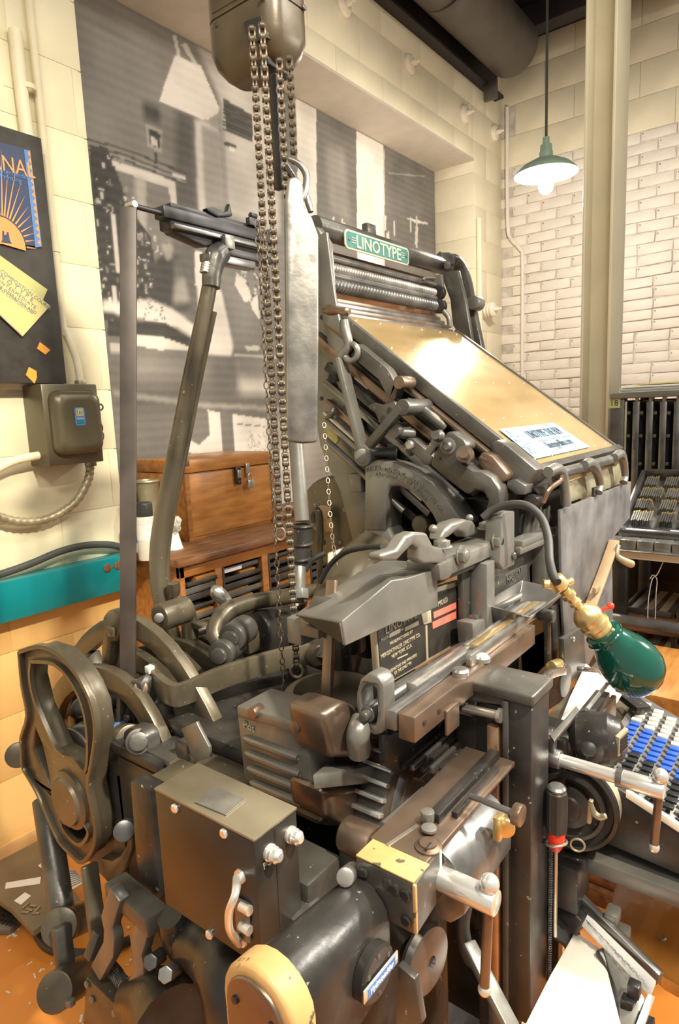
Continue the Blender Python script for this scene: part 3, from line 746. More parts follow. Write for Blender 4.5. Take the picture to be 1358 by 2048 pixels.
cp = part('paper_cup', G().lathe(kn, EZ, [(.036, 0), (.034, .002), (.020, .062), (.017, .062)], 20), 'wax_white', None, label='white cup upside down before the tool chest', cat='cup')
g = G().ball(kn + V((.005, -.004, .085)), .03, 14, 10, (.9, .9, 1.15))
for v in g.v: v += V([random.uniform(-.007, .007) for _ in range(3)])
part('crumpled_rag', g, 'rag', None, label='crumpled grey rag stuffed on the white cup', cat='rag')
# vertical pipe beside the cabinet
# ================================================================== the line-casting machine
M = thing('linotype_machine', (1.1, .75, 0), 'large dark iron line-casting machine with a sloping brass magazine and keyboard', 'typesetting machine')
def onX(X, pts): return [q(x, y, X=X) for x, y in pts]
def onY(Y, pts): return [q(x, y, Y=Y) for x, y in pts]
def plateX(name, X, pts, th, m, parent=None, bevel=.003, holes=(), **k):
    return part(name, G().prism(onX(X, pts), V((th, 0, 0)), [onX(X, h) for h in holes]), m, parent or M, bevel, **k)
def plateY(name, Y, pts, th, m, parent=None, bevel=.003, holes=(), **k):
    return part(name, G().prism(onY(Y, pts), V((0, th, 0)), [onY(Y, h) for h in holes]), m, parent or M, bevel, **k)
def screw(parent, p, ax, r=.006, h=.004, m='steel', slot=True, name='screw'):
    p = V(p); a, u, w = frame(ax)
    s = part(name, G().lathe(p, a, [(r, 0), (r, h * .6), (r * .7, h)], 14), m, parent)
    return s
def hexbolt(parent, p, ax, r=.012, h=.012, m='iron_grey', washer=True, name='bolt'):
    p = V(p); a = V(ax).normalized(); g = G()
    if washer: g.cyl(p, p + a * .003, r * 1.25, n=18)
    g.cyl(p, p + a * h, r, n=6); g.lathe(p + a * h, a, [(r * .75, 0), (r * .5, .002)], 12)
    return part(name, g, m, parent, .001)

# ---- base
part('base_column', G().box((.84, .56, 0), (1.30, 1.0, .62)), 'iron_dark', M, .02, 3)
part('foot', G().prism([(.74, .50, 0), (1.36, .50, 0), (1.36, 1.1, 0), (.74, 1.1, 0)], (0, 0, .05)), 'iron_dark', M, .015)
part('bed', G().box((.62, .56, .60), (1.25, 1.0, .70)), 'iron_dark', M, .02)
part('side_wall', G().prism([(.60, .70, .10), (.60, 1.0, .10), (.60, 1.02, .74), (.60, .60, .74), (.60, .58, .5)], (.05, 0, 0)), 'iron_dark', M, .015)

# ---- magazine on its sloping bed
ma, mb_ = V((1.235, .468, 1.242)), V((1.81, .468, 1.242)); mt = V((1.235, .925, 1.583))
mu_ = (mt - ma); ML = mu_.length; mu_.normalize(); mn = EX.cross(mu_).normalized()
MW = 1.81 - 1.235
def onmag(px, py, off=0.0):
    d = ray(px, py); n = mn; t = (ma + n * off - CO).dot(n) / d.dot(n); return CO + d * t
def mg(u, v, w=0.0): return ma + EX * (u * MW) + mu_ * (v * ML) + mn * w
mag = part('magazine', G().hexa([mg(0, 0, -.05), mg(1, 0, -.05), mg(1, 1, -.05), mg(0, 1, -.05), mg(0, 0, -.003), mg(1, 0, -.003), mg(1, 1, -.003), mg(0, 1, -.003)]), 'steel_dark', M, .003)
part('brass_cover', G().hexa([mg(0.012, -.0, -.003), mg(.995, 0, -.003), mg(.995, 1.0, -.003), mg(.012, 1.0, -.003), mg(.012, 0, .0), mg(.995, 0, .0), mg(.995, 1.0, .0), mg(.012, 1.0, .0)]), 'brass_sheet', mag, label='worn brass cover sheet')
sc0 = None
for v in (.03, .27, .52, .76, .97):
    for k in range(6):
        p = mg(.06 + k * .176, v)
        if sc0 is None: sc0 = part('screw', G().lathe(p, mn, [(.0032, 0), (.0032, .001), (.0018, .002)], 10), 'steel', mag)
        else: copy(sc0, mag, p)
part('side_rail', G().hexa([mg(-.02, -.01, -.024), mg(.010, -.01, -.024), mg(.010, 1.02, -.024), mg(-.02, 1.02, -.024), mg(-.02, -.01, .004), mg(.010, -.01, .004), mg(.010, 1.02, .004), mg(-.02, 1.02, .004)]), 'iron', mag, .002)
part('side_rail', G().hexa([mg(.994, -.01, -.055), mg(1.02, -.01, -.055), mg(1.02, 1.02, -.055), mg(.994, 1.02, -.055), mg(.994, -.01, .004), mg(1.02, -.01, .004), mg(1.02, 1.02, .004), mg(.994, 1.02, .004)]), 'iron', mag, .002)
def magbar(name, u0, u1, v0, v1, w0, w1, m, bevel=.002, parent=None):
    return part(name, G().hexa([mg(u0, v0, w0), mg(u1, v0, w0), mg(u1, v1, w0), mg(u0, v1, w0), mg(u0, v0, w1), mg(u1, v0, w1), mg(u1, v1, w1), mg(u0, v1, w1)]), m, parent or M, bevel)
magbar('magazine_bed', -.035, 1.03, -.02, 1.05, -.085, -.06, 'iron_dark')
magbar('ledge_strip', -.045, -.015, .0, 1.03, -.036, -.028, 'steel_brown')
magbar('bed_rail', -.05, -.02, .0, 1.06, -.088, -.068, 'steel_brown')
magbar('guide_rail', -.05, .0, .10, .93, -.122, -.10, 'iron_dark')
magbar('guide_rail', -.055, -.03, .12, .90, -.15, -.135, 'steel_dark')
magbar('lower_magazine', -.02, 1.0, .05, .88, -.20, -.155, 'iron_dark')
magbar('guide_rail', -.055, -.03, .18, .85, -.185, -.172, 'steel_brown')
magbar('guide_rail', -.055, -.03, .20, .80, -.225, -.21, 'steel_dark')
magbar('lower_bed', -.02, 1.0, .10, .72, -.27, -.25, 'iron_dark')
part('support_rod', G().cyl(mg(-.06, .25, -.20), mg(-.06, .82, -.20), .006, n=12), 'steel', M)
part('support_rod', G().cyl(mg(-.08, .28, -.245), mg(-.08, .74, -.245), .008, n=12), 'steel_dark', M)

# magazine end castings near the frame (left side)
XE = 1.175
plateX('end_casting', 1.19, [(977, 889), (990, 880), (1012, 889), (1073, 940), (1058, 968), (1038, 985), (1010, 962), (990, 925)], .05, 'iron', bevel=.005)
plateX('latch_block', 1.16, [(954, 916), (964, 904), (984, 912), (1016, 950), (1012, 962), (994, 968), (980, 958), (958, 930)], .04, 'steel_brown', bevel=.004)
plateX('latch_foot', 1.17, [(1012, 962), (1030, 958), (1052, 972), (1050, 990), (1032, 990), (1014, 975)], .04, 'steel_dark', bevel=.003)
hk = plateX('hook_casting', 1.13, [(859, 930), (868, 905), (893, 864), (903, 863), (928, 880), (934, 896), (917, 912), (925, 928), (946, 942), (963, 943), (983, 955), (997, 978), (1000, 1002), (994, 1022), (982, 1028), (970, 1020), (976, 1002), (966, 984), (950, 980), (938, 990), (928, 986), (884, 952)], .045, 'iron', bevel=.006)
screw(hk, q(896, 892, X=1.13), (-1, 0, 0), .017, .004, 'iron_grey', name='washer'); screw(hk, q(896, 892, X=1.125), (-1, 0, 0), .010, .008, 'steel_dark')
for p in ((880, 893), (888, 904), (880, 917)): screw(hk, q(*p, X=1.13), (-1, 0, 0), .003, .001, 'iron_dark', name='hole_plug')
part('adjusting_screw', G().cyl(q(939, 915, X=1.15), q(926, 905, X=1.05), .010, n=14).cyl(q(932, 910, X=1.12), q(929, 908, X=1.09), .016, n=18), 'steel_brown', M)
lp = plateX('link_plate', 1.15, [(803, 893), (815, 876), (826, 877), (868, 914), (860, 930), (846, 930), (838, 918), (822, 905), (818, 914)], .02, 'iron', bevel=.003)
screw(lp, q(820, 890, X=1.15), (-1, 0, 0), .010, .006, 'steel')
pl_ = plateX('pointer', 1.10, [(848, 904), (866, 876), (877, 882), (860, 911)], .008, 'iron_grey', bevel=.001)
lettering('N', .011, q(858, 897, X=1.0995), V((0, -.75, .66)), V((0, .66, .75)), pl_, 'plate_letter')
part('pointer_knob', G().cyl(q(876, 878, X=1.13), q(870, 870, X=1.05), .008, n=14).ball(q(878, 872, X=1.10), .012), 'iron', M)
# lever with round bosses
part('rocker_arm', G().bar(q(738, 892, X=1.13), q(806, 812, X=1.13), .02, .022, EX), 'iron', M, .004)
part('rocker_boss', G().cyl(q(804, 815, X=1.12), q(804, 815, X=1.12) + V((.10, 0, 0)), .017, n=20), 'iron', M, .003)
part('rocker_shaft', G().tube([q(812, 808, X=1.16), q(835, 815, X=1.18), q(858, 830, X=1.20), q(890, 855, X=1.22)], [.014, .014, .011, .012], 12), 'iron', M)
fn = plateX('finger_plate', 1.17, [(734, 812), (748, 806), (763, 810), (788, 802), (795, 815), (778, 838), (758, 846), (750, 825)], .012, 'iron', bevel=.002)
for p in ((765, 837), (779, 820)): screw(fn, q(*p, X=1.169), (-1, 0, 0), .006, .001, 'iron_dark', name='hole_plug')
part('cross_shaft', G().tube([q(782, 862, X=1.14), q(800, 866, X=1.15), q(826, 868, X=1.18)], .011, 12).cyl(q(785, 862, X=1.13), q(785, 862, X=1.13) + V((.05, 0, 0)), .016, n=18), 'iron', M)
part('cross_shaft', G().cyl(q(742, 905, X=1.17), q(788, 905, X=1.20), .011, n=14).lathe(q(775, 905, X=1.20), q(790, 905, X=1.21) - q(775, 905, X=1.20), [(.018, 0), (.018, .02)], 18), 'iron', M)
part('cam_bar', G().tube([q(715, 700, X=1.19), q(760, 738, X=1.19), q(775, 752, X=1.19), q(790, 780, X=1.19), q(800, 785, X=1.19)], 1.0, 8, 4, sq=(.03, .028), up=EX), 'iron', M, .003)
part('cam_roll', G().cyl(q(797, 765, X=1.16), q(797, 765, X=1.16) + V((.05, 0, 0)), .014, n=18), 'steel_brown', M, .002)

# ---- frame: tall side standard and arch bracket
std = plateX('side_standard', 1.22, [(606, 455), (632, 452), (650, 480), (660, 600), (678, 676), (701, 785), (726, 905), (742, 935), (742, 1040), (775, 1098), (706, 1090), (678, 981), (655, 934), (639, 891), (622, 800), (606, 640)], .03, 'iron_grey', bevel=.006)
part('flange', G().tube(onX(1.215, [(640, 470), (655, 590), (672, 676), (697, 785), (722, 905)]), 1.0, 8, 3, sq=(.045, .010), up=EX), 'iron_grey', std, .002)
for p in ((643, 635), (643, 797), (659, 700)): screw(std, q(*p, X=1.22), (-1, 0, 0), .005, .002, 'iron_dark', name='hole_plug')
part('stud', G().cyl(q(668, 752, X=1.22), q(666, 756, X=1.17), .012, n=16), 'iron_dark', std, .002)
part('cleat', G().tube([q(652, 838, X=1.20), q(664, 825, X=1.19), q(667, 812, X=1.20)], [.004, .009, .004], 10), 'iron_grey', std)
part('paint_mark', G().prism(onX(1.2185, [(652, 852), (664, 848), (674, 856), (672, 868), (678, 880), (668, 892), (655, 888), (656, 872)]), V((-.0006, 0, 0))), 'paper_yellow', std, label='remains of a yellow painted number')
part('pad', G().box(q(697, 957, X=1.19) - V((0, .035, .032)), q(697, 957, X=1.19) + V((.04, .0, .012))), 'iron_grey', std, .004)
# outer lift lever with ball handle
lift = part('lift_lever', G().bar(q(680, 715, X=1.17), q(727, 905, X=1.17), .016, .034, EX), 'iron_grey', M, .006)
part('lever_boss', G().cyl(q(724, 912, X=1.155), q(724, 912, X=1.155) + V((.05, 0, 0)), .024, n=24), 'iron_grey', lift, .004)
part('pin', G().cyl(q(724, 912, X=1.150), q(724, 912, X=1.16), .016, n=20), 'iron_grey', lift, .002)
part('upper_arm', G().tube([q(683, 712, X=1.17), q(697, 690, X=1.17), q(690, 660, X=1.17), q(688, 640, X=1.17)], [.011, .010, .012, .010], 12), 'iron_grey', lift)
part('eye', G().torus(q(702, 705, X=1.17), EX, .018, .007, 20, 10), 'iron_grey', lift)
hd = q(668, 621, X=1.15)
ax_ = (q(700, 624, X=1.17) - q(645, 618, X=1.17)).normalized()
part('handle', G().lathe(q(645, 618, X=1.17), ax_, [(.002, 0), (.009, .006), (.0125, .02), (.011, .035), (.007, .046), (.009, .058), (.010, .070), (.006, .076)], 18), 'steel_brown', lift, label='worn bulbous handle')

ao = [(728, 1062), (728.6, 928), (753.6, 919), (792, 926), (827, 940), (863, 964), (904, 1012), (932, 1052)]
ai = [(880, 1062), (863, 1028), (845, 1005), (821, 984), (798, 973), (780, 974), (773, 990), (772, 1062)]
arch = plateX('arch_bracket', 1.16, ao + ai, .07, 'iron_grey', bevel=.006)
plateX('bracket_foot', 1.165, [(700, 1090), (718, 1078), (730, 1056), (775, 1056), (790, 1092)], .06, 'iron_grey', bevel=.005)
def arc_text(txt, size, pts, parent, m, X):
    cu = bpy.data.curves.new('t', 'FONT'); cu.body = txt; cu.size = size; cu.extrude = .0012; cu.resolution_u = 1
    tmp = bpy.data.objects.new('tmp', cu); COL.objects.link(tmp); dg = bpy.context.evaluated_depsgraph_get(); dg.update()
    me = bpy.data.meshes.new_from_object(tmp.evaluated_get(dg)); bpy.data.objects.remove(tmp)
    P = smooth_path(onX(X, pts), 8); cum = [0]
    for i in range(1, len(P)): cum.append(cum[-1] + (P[i] - P[i - 1]).length)
    w = max(v.co.x for v in me.vertices); s = cum[-1] / w
    c = P[len(P) // 2]
    for v in me.vertices:
        d = v.co.x * s; i = 0
        while i < len(cum) - 2 and cum[i + 1] < d: i += 1
        t = (P[i + 1] - P[i]).normalized(); up = V((0, -t.z, t.y)); up = up if up.z > 0 else -up
        v.co = P[i] + t * (d - cum[i]) + up * v.co.y - EX * v.co.z - c
    me.materials.clear(); me.materials.append(MAT[m])
    o = bpy.data.objects.new('cast_lettering', me); link(o, parent, c)
arc_text('BUILT BY MERGENTHALER LINOTYPE CO.', .014, [(732, 944), (755, 940), (785, 945), (815, 958), (845, 980), (870, 1010), (882, 1027)], arch, 'iron_grey', 1.1595)
arc_text('NEW YORK U.S. OF AMERICA', .012, [(752, 950), (775, 953), (800, 960), (825, 975), (850, 1003)], arch, 'iron_grey', 1.1595)
# what shows through the arch
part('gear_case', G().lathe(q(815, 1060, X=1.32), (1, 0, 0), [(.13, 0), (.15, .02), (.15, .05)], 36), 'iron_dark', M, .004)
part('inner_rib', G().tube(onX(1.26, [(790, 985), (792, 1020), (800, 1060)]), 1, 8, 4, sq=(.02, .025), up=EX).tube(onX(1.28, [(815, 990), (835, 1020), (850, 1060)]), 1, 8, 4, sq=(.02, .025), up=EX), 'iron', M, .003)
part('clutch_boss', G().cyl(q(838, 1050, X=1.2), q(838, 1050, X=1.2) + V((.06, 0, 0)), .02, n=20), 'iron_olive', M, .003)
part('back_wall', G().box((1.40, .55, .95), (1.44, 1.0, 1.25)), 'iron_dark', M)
# disc cover at the rear
dc = part('belt_cover', G().lathe(q(668, 1045, X=1.28), (1, 0, 0), [(.115, 0), (.12, .006), (.12, .05)], 40), 'iron_olive', M, .002)
for p in ((632, 1015), (690, 1020), (645, 1085), (680, 1085)): screw(dc, q(*p, X=1.279), (-1, 0, 0), .007, .004, 'iron_grey')
part('wood_disc', G().cyl(q(648, 1038, X=1.279), q(648, 1038, X=1.268), .036, n=30), 'tan_worn', dc, .002)
part('pull_handle', G().tube(onX(1.24, [(640, 1170), (639, 1100), (640, 1070), (638, 1030), (632, 1020), (626, 1030), (628, 1045)]), [.008, .009, .010, .010, .009, .009, .008], 10), 'iron_olive', M)

# ---- distributor across the top
YD = 1.045
b0, b1 = q(628, 463, Y=YD), q(895, 527, Y=YD); zb_ = (b0.z + b1.z) / 2
b0.z = b1.z = zb_
part('distributor_bar', G().cyl(b0, b1, .026, n=28), 'iron', M, .003)
npc = q(753, 495, Y=YD - .030)
lp0, lp1 = q(690, 478, Y=YD - .030).x, q(818, 512, Y=YD - .030).x
npz = npc.z; nh = .024
npl = part('name_plate', G().prism(rrect(lp0, lp1, npz - nh, npz + nh, .014, YD - .030), V((0, .004, 0))), 'plate_cream', M, .001, label='teal name plate with raised cream letters')
part('plate_field', G().prism(rrect(lp0 + .005, lp1 - .005, npz - nh + .005, npz + nh - .005, .011, YD - .0308), V((0, .002, 0))), 'plate_teal', npl)
lettering('LINOTYPE', .044, V(((lp0 + lp1) / 2, YD - .0312, npz - .0155)), EX, EZ, npl, 'plate_cream', .0008, center=True, bold=.0006, condense=1.0 * (lp1 - lp0) * .72 / .205)
for s in (-1, 1):
    c = V(((lp0 + lp1) / 2 + s * (lp1 - lp0) * .42, YD - .0312, npz)); screw(npl, c + V((s * .008, 0, 0)), (0, -1, 0), .004, .002, 'steel_dark')
    for d in (-.006, 0, .006): part('ornament', G().box(c + V((-s * .012 - .009, -.0006, d - .001)), c + V((-s * .012 + .009, .001, d + .001))), 'plate_cream', npl)
part('lug', G().box(q(733, 470, Y=YD) - V((.008, .01, .0)), q(747, 452, Y=YD) + V((0, .01, 0))), 'iron', M, .003)
# right end casting that turns down
def zx(x, y, Y): return q(x, y, Y=Y)
part('right_standard', G().tube([q(880, 522, Y=YD), q(908, 528, Y=YD - .01), q(925, 560, Y=YD - .03), q(936, 620, Y=YD - .06), q(950, 690, Y=YD - .09), q(960, 740, Y=YD - .10)], 1, 8, 5, sq=(.055, .030), up=EX), 'iron', M, .006)
part('right_web', G().prism(onX(1.88, [(880, 545), (915, 540), (930, 600), (945, 690), (930, 690), (905, 650), (900, 600)]), V((.02, 0, 0))), 'iron', M, .003)
part('knurled_knob', G().cyl(q(945, 605, X=1.95), q(945, 605, X=1.95) + V((.05, 0, 0)), .022, n=24), 'iron_grey', M, .004)
part('bolt_head', G().cyl(q(894, 531, Y=YD - .03), q(894, 531, Y=YD - .045), .011, n=16), 'iron', M, .002)
# channel and spiral screws
def hrod(name, pxl, pxr, Y, r, m, screwed=0, bevel=0):
    a, b = q(*pxl, Y=Y), q(*pxr, Y=Y); z = (a.z + b.z) / 2; a.z = b.z = z
    if not screwed: return part(name, G().cyl(a, b, r, n=20), m, M, bevel)
    n = int((b.x - a.x) / screwed); g = G(); prof = []
    for i in range(n):
        h = i * screwed; prof += [(r * .78, h), (r * .80, h + screwed * .35), (r, h + screwed * .5), (r, h + screwed * .8), (r * .78, h + screwed * .98)]
    return part(name, g.lathe(a, EX, prof, 18), m, M)
hrod('upper_rail', (650, 520), (868, 566), YD - .02, .010, 'steel_dark')
hrod('distributor_screw', (652, 540), (870, 582), YD - .045, .0135, 'steel', .0105)
hrod('guide_rod', (652, 554), (870, 594), YD - .05, .009, 'steel_dark')
hrod('distributor_screw', (660, 572), (870, 610), YD - .075, .0165, 'steel_dark', .0135)
hrod('rear_screw', (660, 530), (870, 575), YD + .03, .012, 'steel', .0105)
zc0 = q(660, 585, Y=YD - .04).z
part('channel_back', G().box((b0.x + .02, YD + .05, zc0 - .09), (b1.x, YD + .06, zb_ - .03)), 'wood_dark', M)
for i, (dy, dz, m_) in enumerate(((0.0, 0.0, 'steel_brown'), (.014, -.014, 'steel_dark'), (.028, -.028, 'steel_brown'), (.042, -.042, 'steel_dark'))):
    a, b = q(662, 592, Y=YD - .06), q(880, 632, Y=YD - .06); z = (a.z + b.z) / 2 - .003
    part('channel_strip', G().box((a.x, YD - .062 - dy, z + dz - .012), (b.x, YD - .03 - dy, z + dz)), m_, M, .001)
part('screw_bracket', G().prism(onX(1.86, [(868, 552), (883, 548), (887, 590), (880, 600), (868, 590)]), V((.012, 0, 0))).tube([q(870, 556, Y=YD - .05), q(850, 556, Y=YD - .05), q(846, 560, Y=YD - .05)], .004, 8).tube([q(884, 600, X=1.86), q(886, 620, X=1.86), q(897, 635, X=1.86), q(900, 655, X=1.86)], .008, 10), 'iron_grey', M, .001)
part('screw_gear', G().lathe(q(874, 585, X=1.85), EX, [(.022, 0), (.022, .02)], 22).lathe(q(876, 612, X=1.85), EX, [(.022, 0), (.022, .02)], 22), 'iron_dark', M, .001)

# left overhang: second elevator guide
def xbox(name, pxl, pxr, Y, dy, h, m, bevel=.002, parent=None):
    a, b = q(*pxl, Y=Y), q(*pxr, Y=Y); z = (a.z + b.z) / 2
    return part(name, G().box((a.x, Y, z - h / 2), (b.x, Y + dy, z + h / 2)), m, parent or M, bevel)
xbox('guide_bar', (328, 424), (545, 476), YD - .01, .03, .022, 'black_iron')
xbox('guide_cap', (342, 414), (548, 464), YD + .005, .03, .012, 'black_iron')
xbox('guide_body', (340, 443), (545, 490), YD - .005, .035, .03, 'black_iron', .004)
xbox('guide_strip', (349, 449), (545, 499), YD - .018, .014, .009, 'steel_dark')
part('toe_casting', G().prism(onY(YD - .005, [(340, 452), (350, 465), (410, 492), (440, 490), (440, 476), (345, 440)]), V((0, .03, 0))), 'black_iron', M, .003)
xbox('elevator_head', (418, 510), (512, 532), YD - .02, .03, .016, 'steel_dark')
xbox('elevator_bar', (440, 498), (545, 522), YD - .01, .04, .016, 'black_iron')
part('catch_block', G().box(q(447, 488, Y=YD - .02) - V((.0, .006, .008)), q(462, 484, Y=YD - .02) + V((.006, .02, .012))), 'iron_grey', M, .002)
part('catch', G().prism(onY(YD, [(412, 416), (430, 414), (448, 424), (456, 422), (460, 405), (466, 432), (436, 434), (418, 424)]), V((0, .015, 0))), 'black_iron', M, .003)
part('stop_pin', G().cyl(q(500, 430, Y=YD), q(512, 434, Y=YD), .006, n=12).box(q(495, 438, Y=YD) - V((0, .006, .012)), q(515, 440, Y=YD) + V((0, .006, .0))), 'black_iron', M, .001)
rt = q(262, 410, Y=YD); rs = q(332, 425, Y=YD); rs.z = rt.z = (rt.z + rs.z) / 2 - .002
part('push_rod', G().cyl(rt, rs, .005, n=12).cyl(rs - V((.012, 0, 0)), rs, .008, n=12), 'black_iron', M)
part('rod_screw', G().cyl(rt + V((0, -.012, 0)), rt + V((0, .012, 0)), .006, n=12), 'steel', M)

# ---- flat steel strap
sa, sb_ = q(257, 414, Y=YD), q(256, 1446, X=.655)
part('steel_strap', G().bar(sa, sb_, .008, .030, CR), 'strap_steel', M, .002)
# second elevator lever: tapered arm bending at its foot
arm = [q(424, 545, Y=YD - .01), q(410, 620, Y=YD), q(385, 740, Y=YD + .03), q(358, 880, Y=YD + .07), q(333, 1000, Y=YD + .10), q(319, 1090, Y=YD + .12), q(318, 1160, Y=YD + .12), q(326, 1220, Y=YD + .11), q(345, 1290, Y=YD + .09)]
la_ = part('elevator_lever', G().tube(arm, [.015, .016, .0175, .019, .020, .021, .020, .018, .013], 16, 6), 'iron_olive', M)
part('lever_rib', G().tube([p + V((.012, -.014, -.004)) for p in arm[1:]], .006, 8), 'iron_olive', la_)
part('lever_head', G().tube([arm[0] + V((-.005, 0, -.03)), arm[0], arm[0] + V((.012, 0, .03)), arm[0] + V((.03, 0, .045))], [.019, .020, .024, .022], 14), 'iron', la_)
sp = G(); pts = []
s0, s1 = q(408, 545, Y=YD - .04), q(412, 525, Y=YD - .04)
for i in range(61):
    t = i / 60; a = t * 8 * 2 * math.pi; pts.append(s0.lerp(s1, t) + V((math.cos(a) * .008, math.sin(a) * .008, 0)))
part('spring', G().tube(pts, .0014, 6, 1), 'steel', la_)

# ---- cams on the main shaft at the rear left
SY, SZ = 1.10, .655
part('main_shaft', G().cyl((.56, SY, SZ), (1.15, SY, SZ), .03, n=24), 'iron_dark', M)
HO = [(42, 1303), (80, 1292), (115, 1303), (150, 1338), (172, 1372), (188, 1412), (195, 1463), (188, 1518), (180, 1573), (193, 1640), (194, 1684), (180, 1712), (165, 1722), (147, 1708), (120, 1678), (99, 1632), (77, 1583), (61, 1555), (49, 1533), (47, 1500), (46, 1474), (58, 1430), (48, 1371)]
HA = [(64, 1322), (62, 1356), (76, 1415), (116, 1500), (150, 1519), (172, 1543), (178, 1500), (172, 1430), (150, 1371), (112, 1328)]
HB = [(70, 1456), (66, 1498), (88, 1547), (101, 1580), (98, 1552), (84, 1490)]
HC = [(125, 1640), (147, 1650), (162, 1640), (176, 1655), (178, 1670), (163, 1688), (144, 1677), (128, 1655)]
cm = plateX('open_cam', .555, HO, .035, 'iron_olive', bevel=.004, holes=(HA, HB, HC))
part('rim_flange', G().tube(onX(.552, HO + [HO[0]]), 1, 8, 3, sq=(.008, .012), up=EX), 'iron_olive', cm, .001)
for hh_ in (HA, HC):
    part('inner_flange', G().tube(onX(.552, hh_ + [hh_[0]]), 1, 8, 3, sq=(.007, .008), up=EX), 'iron_olive', cm)
part('cam_hub', G().lathe(q(143, 1598, X=.555), (-1, 0, 0), [(.060, -.01), (.056, .006), (.046, .010), (.043, .016), (.0, .016)], 32, False), 'iron_olive', cm)
part('drum', G().lathe((.60, SY - .02, SZ - .02), EX, [(.155, 0), (.16, .01), (.16, .06), (.15, .07), (.15, .09)], 44), 'iron', M, .004)
part('drum_rim', G().lathe((.70, SY, SZ), EX, [(.19, 0), (.19, .018)], 44), 'iron', M, .003)
def ring(name, X, R, r, th, m='iron_olive', cy=SY, cz=SZ, lobe=0, la=0, n=44, bevel=.003):
    o, i_ = [], []
    for k in range(n):
        a = 2 * math.pi * k / n; rr = R + lobe * math.exp(-((math.atan2(math.sin(a - la), math.cos(a - la))) / .5) ** 2)
        o.append(V((X, cy + rr * math.cos(a), cz + rr * math.sin(a)))); ri = r * rr / R; i_.append(V((X, cy + ri * math.cos(a), cz + ri * math.sin(a))))
    return part(name, G().prism(o, V((th, 0, 0)), [i_]), m, M, bevel)
def spokes(name, X, R, n, a0, th, w, m='iron_olive'):
    g = G()
    for k in range(n):
        a = a0 + 2 * math.pi * k / n; d = V((0, math.cos(a), math.sin(a))); g.bar(V((X + th / 2, SY, SZ)), V((X + th / 2, SY, SZ)) + d * R, th, w, EX)
    g.cyl((X, SY, SZ), (X + th, SY, SZ), .055, n=24)
    return part(name, g, m, M, .002)
ring('cam_ring', .635, .235, .195, .022, lobe=.02, la=2.0); 
ring('cam_ring', .735, .215, .175, .022, lobe=.03, la=1.2)
ring('cam_ring', .70, .30, .262, .022, lobe=.03, la=1.7, cy=SY - .01); spokes('cam_spokes', .70, .26, 3, 1.0, .018, .035)
ring('cam_ring', .775, .225, .185, .03, lobe=.015, la=1.6); spokes('cam_spokes', .775, .20, 3, .4, .02, .03)
ring('cam_ring', .835, .235, .19, .03); spokes('cam_spokes', .835, .2, 4, .2, .02, .04)
ring('cam_ring', .89, .225, .17, .028, 'iron'); spokes('cam_spokes', .89, .2, 4, .6, .02, .04, 'iron')
ring('cam_ring', .945, .24, .18, .03, 'iron', lobe=.02, la=1.9)
# toothed sector
g = G(); n = 30
for k in range(n):
    a = math.radians(62 + 56 * k / n); d = V((0, math.cos(a), math.sin(a))); g.obox(V((.875, SY, SZ)) + d * .262, EX * .012, V((0, -d.z, d.y)) * .0035, d * .006)
part('gear_segment', g, 'iron_olive', M)
# cam followers and rollers behind the strap
fo = plateX('follower_arm', .67, [(204, 1235), (214, 1222), (228, 1222), (240, 1232), (240, 1262), (232, 1285), (220, 1285), (218, 1320), (212, 1345), (201, 1345), (202, 1290), (208, 1262)], .03, 'iron_olive', bevel=.005)
part('square_stud', G().box(q(227, 1262, X=.67) - V((.008, .010, .010)), q(227, 1262, X=.67) + V((0, .010, .010))), 'iron_olive', fo, .003)
part('roller', G().cyl(q(318, 1236, X=.75), q(318, 1236, X=.75) + V((.07, 0, 0)), .028, n=26), 'iron_olive', M, .004)
part('roller_pin', G().cyl(q(318, 1236, X=.742), q(318, 1236, X=.76), .010, n=16), 'steel_dark', M, .002)
part('knob_lever', G().tube([q(347, 1166, Y=1.12), q(349, 1180, Y=1.12), q(350, 1195, Y=1.12), q(366, 1205, Y=1.11), q(380, 1215, Y=1.10), q(384, 1245, Y=1.10), q(386, 1290, Y=1.09)], [.014, .013, .010, .010, .010, .011, .014], 14), 'iron_olive', M)
part('lever_web', G().prism(onY(1.09, [(368, 1215), (384, 1212), (392, 1250), (415, 1268), (372, 1282)]), V((0, .015, 0))), 'iron_olive', M, .003)
part('bright_handle', G().lathe(q(470, 1222, Y=1.0), q(430, 1180, Y=1.02) - q(470, 1222, Y=1.0), [(.006, 0), (.009, .01), (.013, .025), (.016, .045), (.015, .062), (.008, .072), (.002, .075)], 20), 'steel', M, label='polished oval handle')
cl_ = part('clutch_arm', G().tube([q(440, 1290, Y=.95), q(430, 1262, Y=.97), q(452, 1225, Y=.98), q(500, 1205, Y=.98), q(560, 1195, Y=.97), q(640, 1180, Y=.96)], [.016, .018, .02, .018, .018, .018], 14), 'iron_olive', M)
for (x, y, r_) in ((462, 1277, .028), (440, 1310, .026)):
    part('pivot_boss', G().cyl(q(x, y, Y=.90), q(x, y, Y=.90) + V((.06, .02, 0)), r_, n=24).cyl(q(x, y, Y=.90) - V((.01, .004, 0)), q(x, y, Y=.90), r_ * .62, n=20), 'iron', cl_, .003)
part('pin_lever', G().tube([q(398, 1262, Y=1.05), q(425, 1252, Y=1.03), q(445, 1240, Y=1.0)], [.004, .007, .009], 10), 'steel', cl_)
part('cylinder_body', G().cyl(q(500, 1275, Y=.98), q(580, 1262, Y=.98), .06, n=28), 'iron_dark', M, .01)
part('arm_cover', G().prism(onY(.93, [(488, 1240), (520, 1262), (523, 1300), (500, 1310)]), V((0, .02, 0))), 'iron_olive', M, .004)

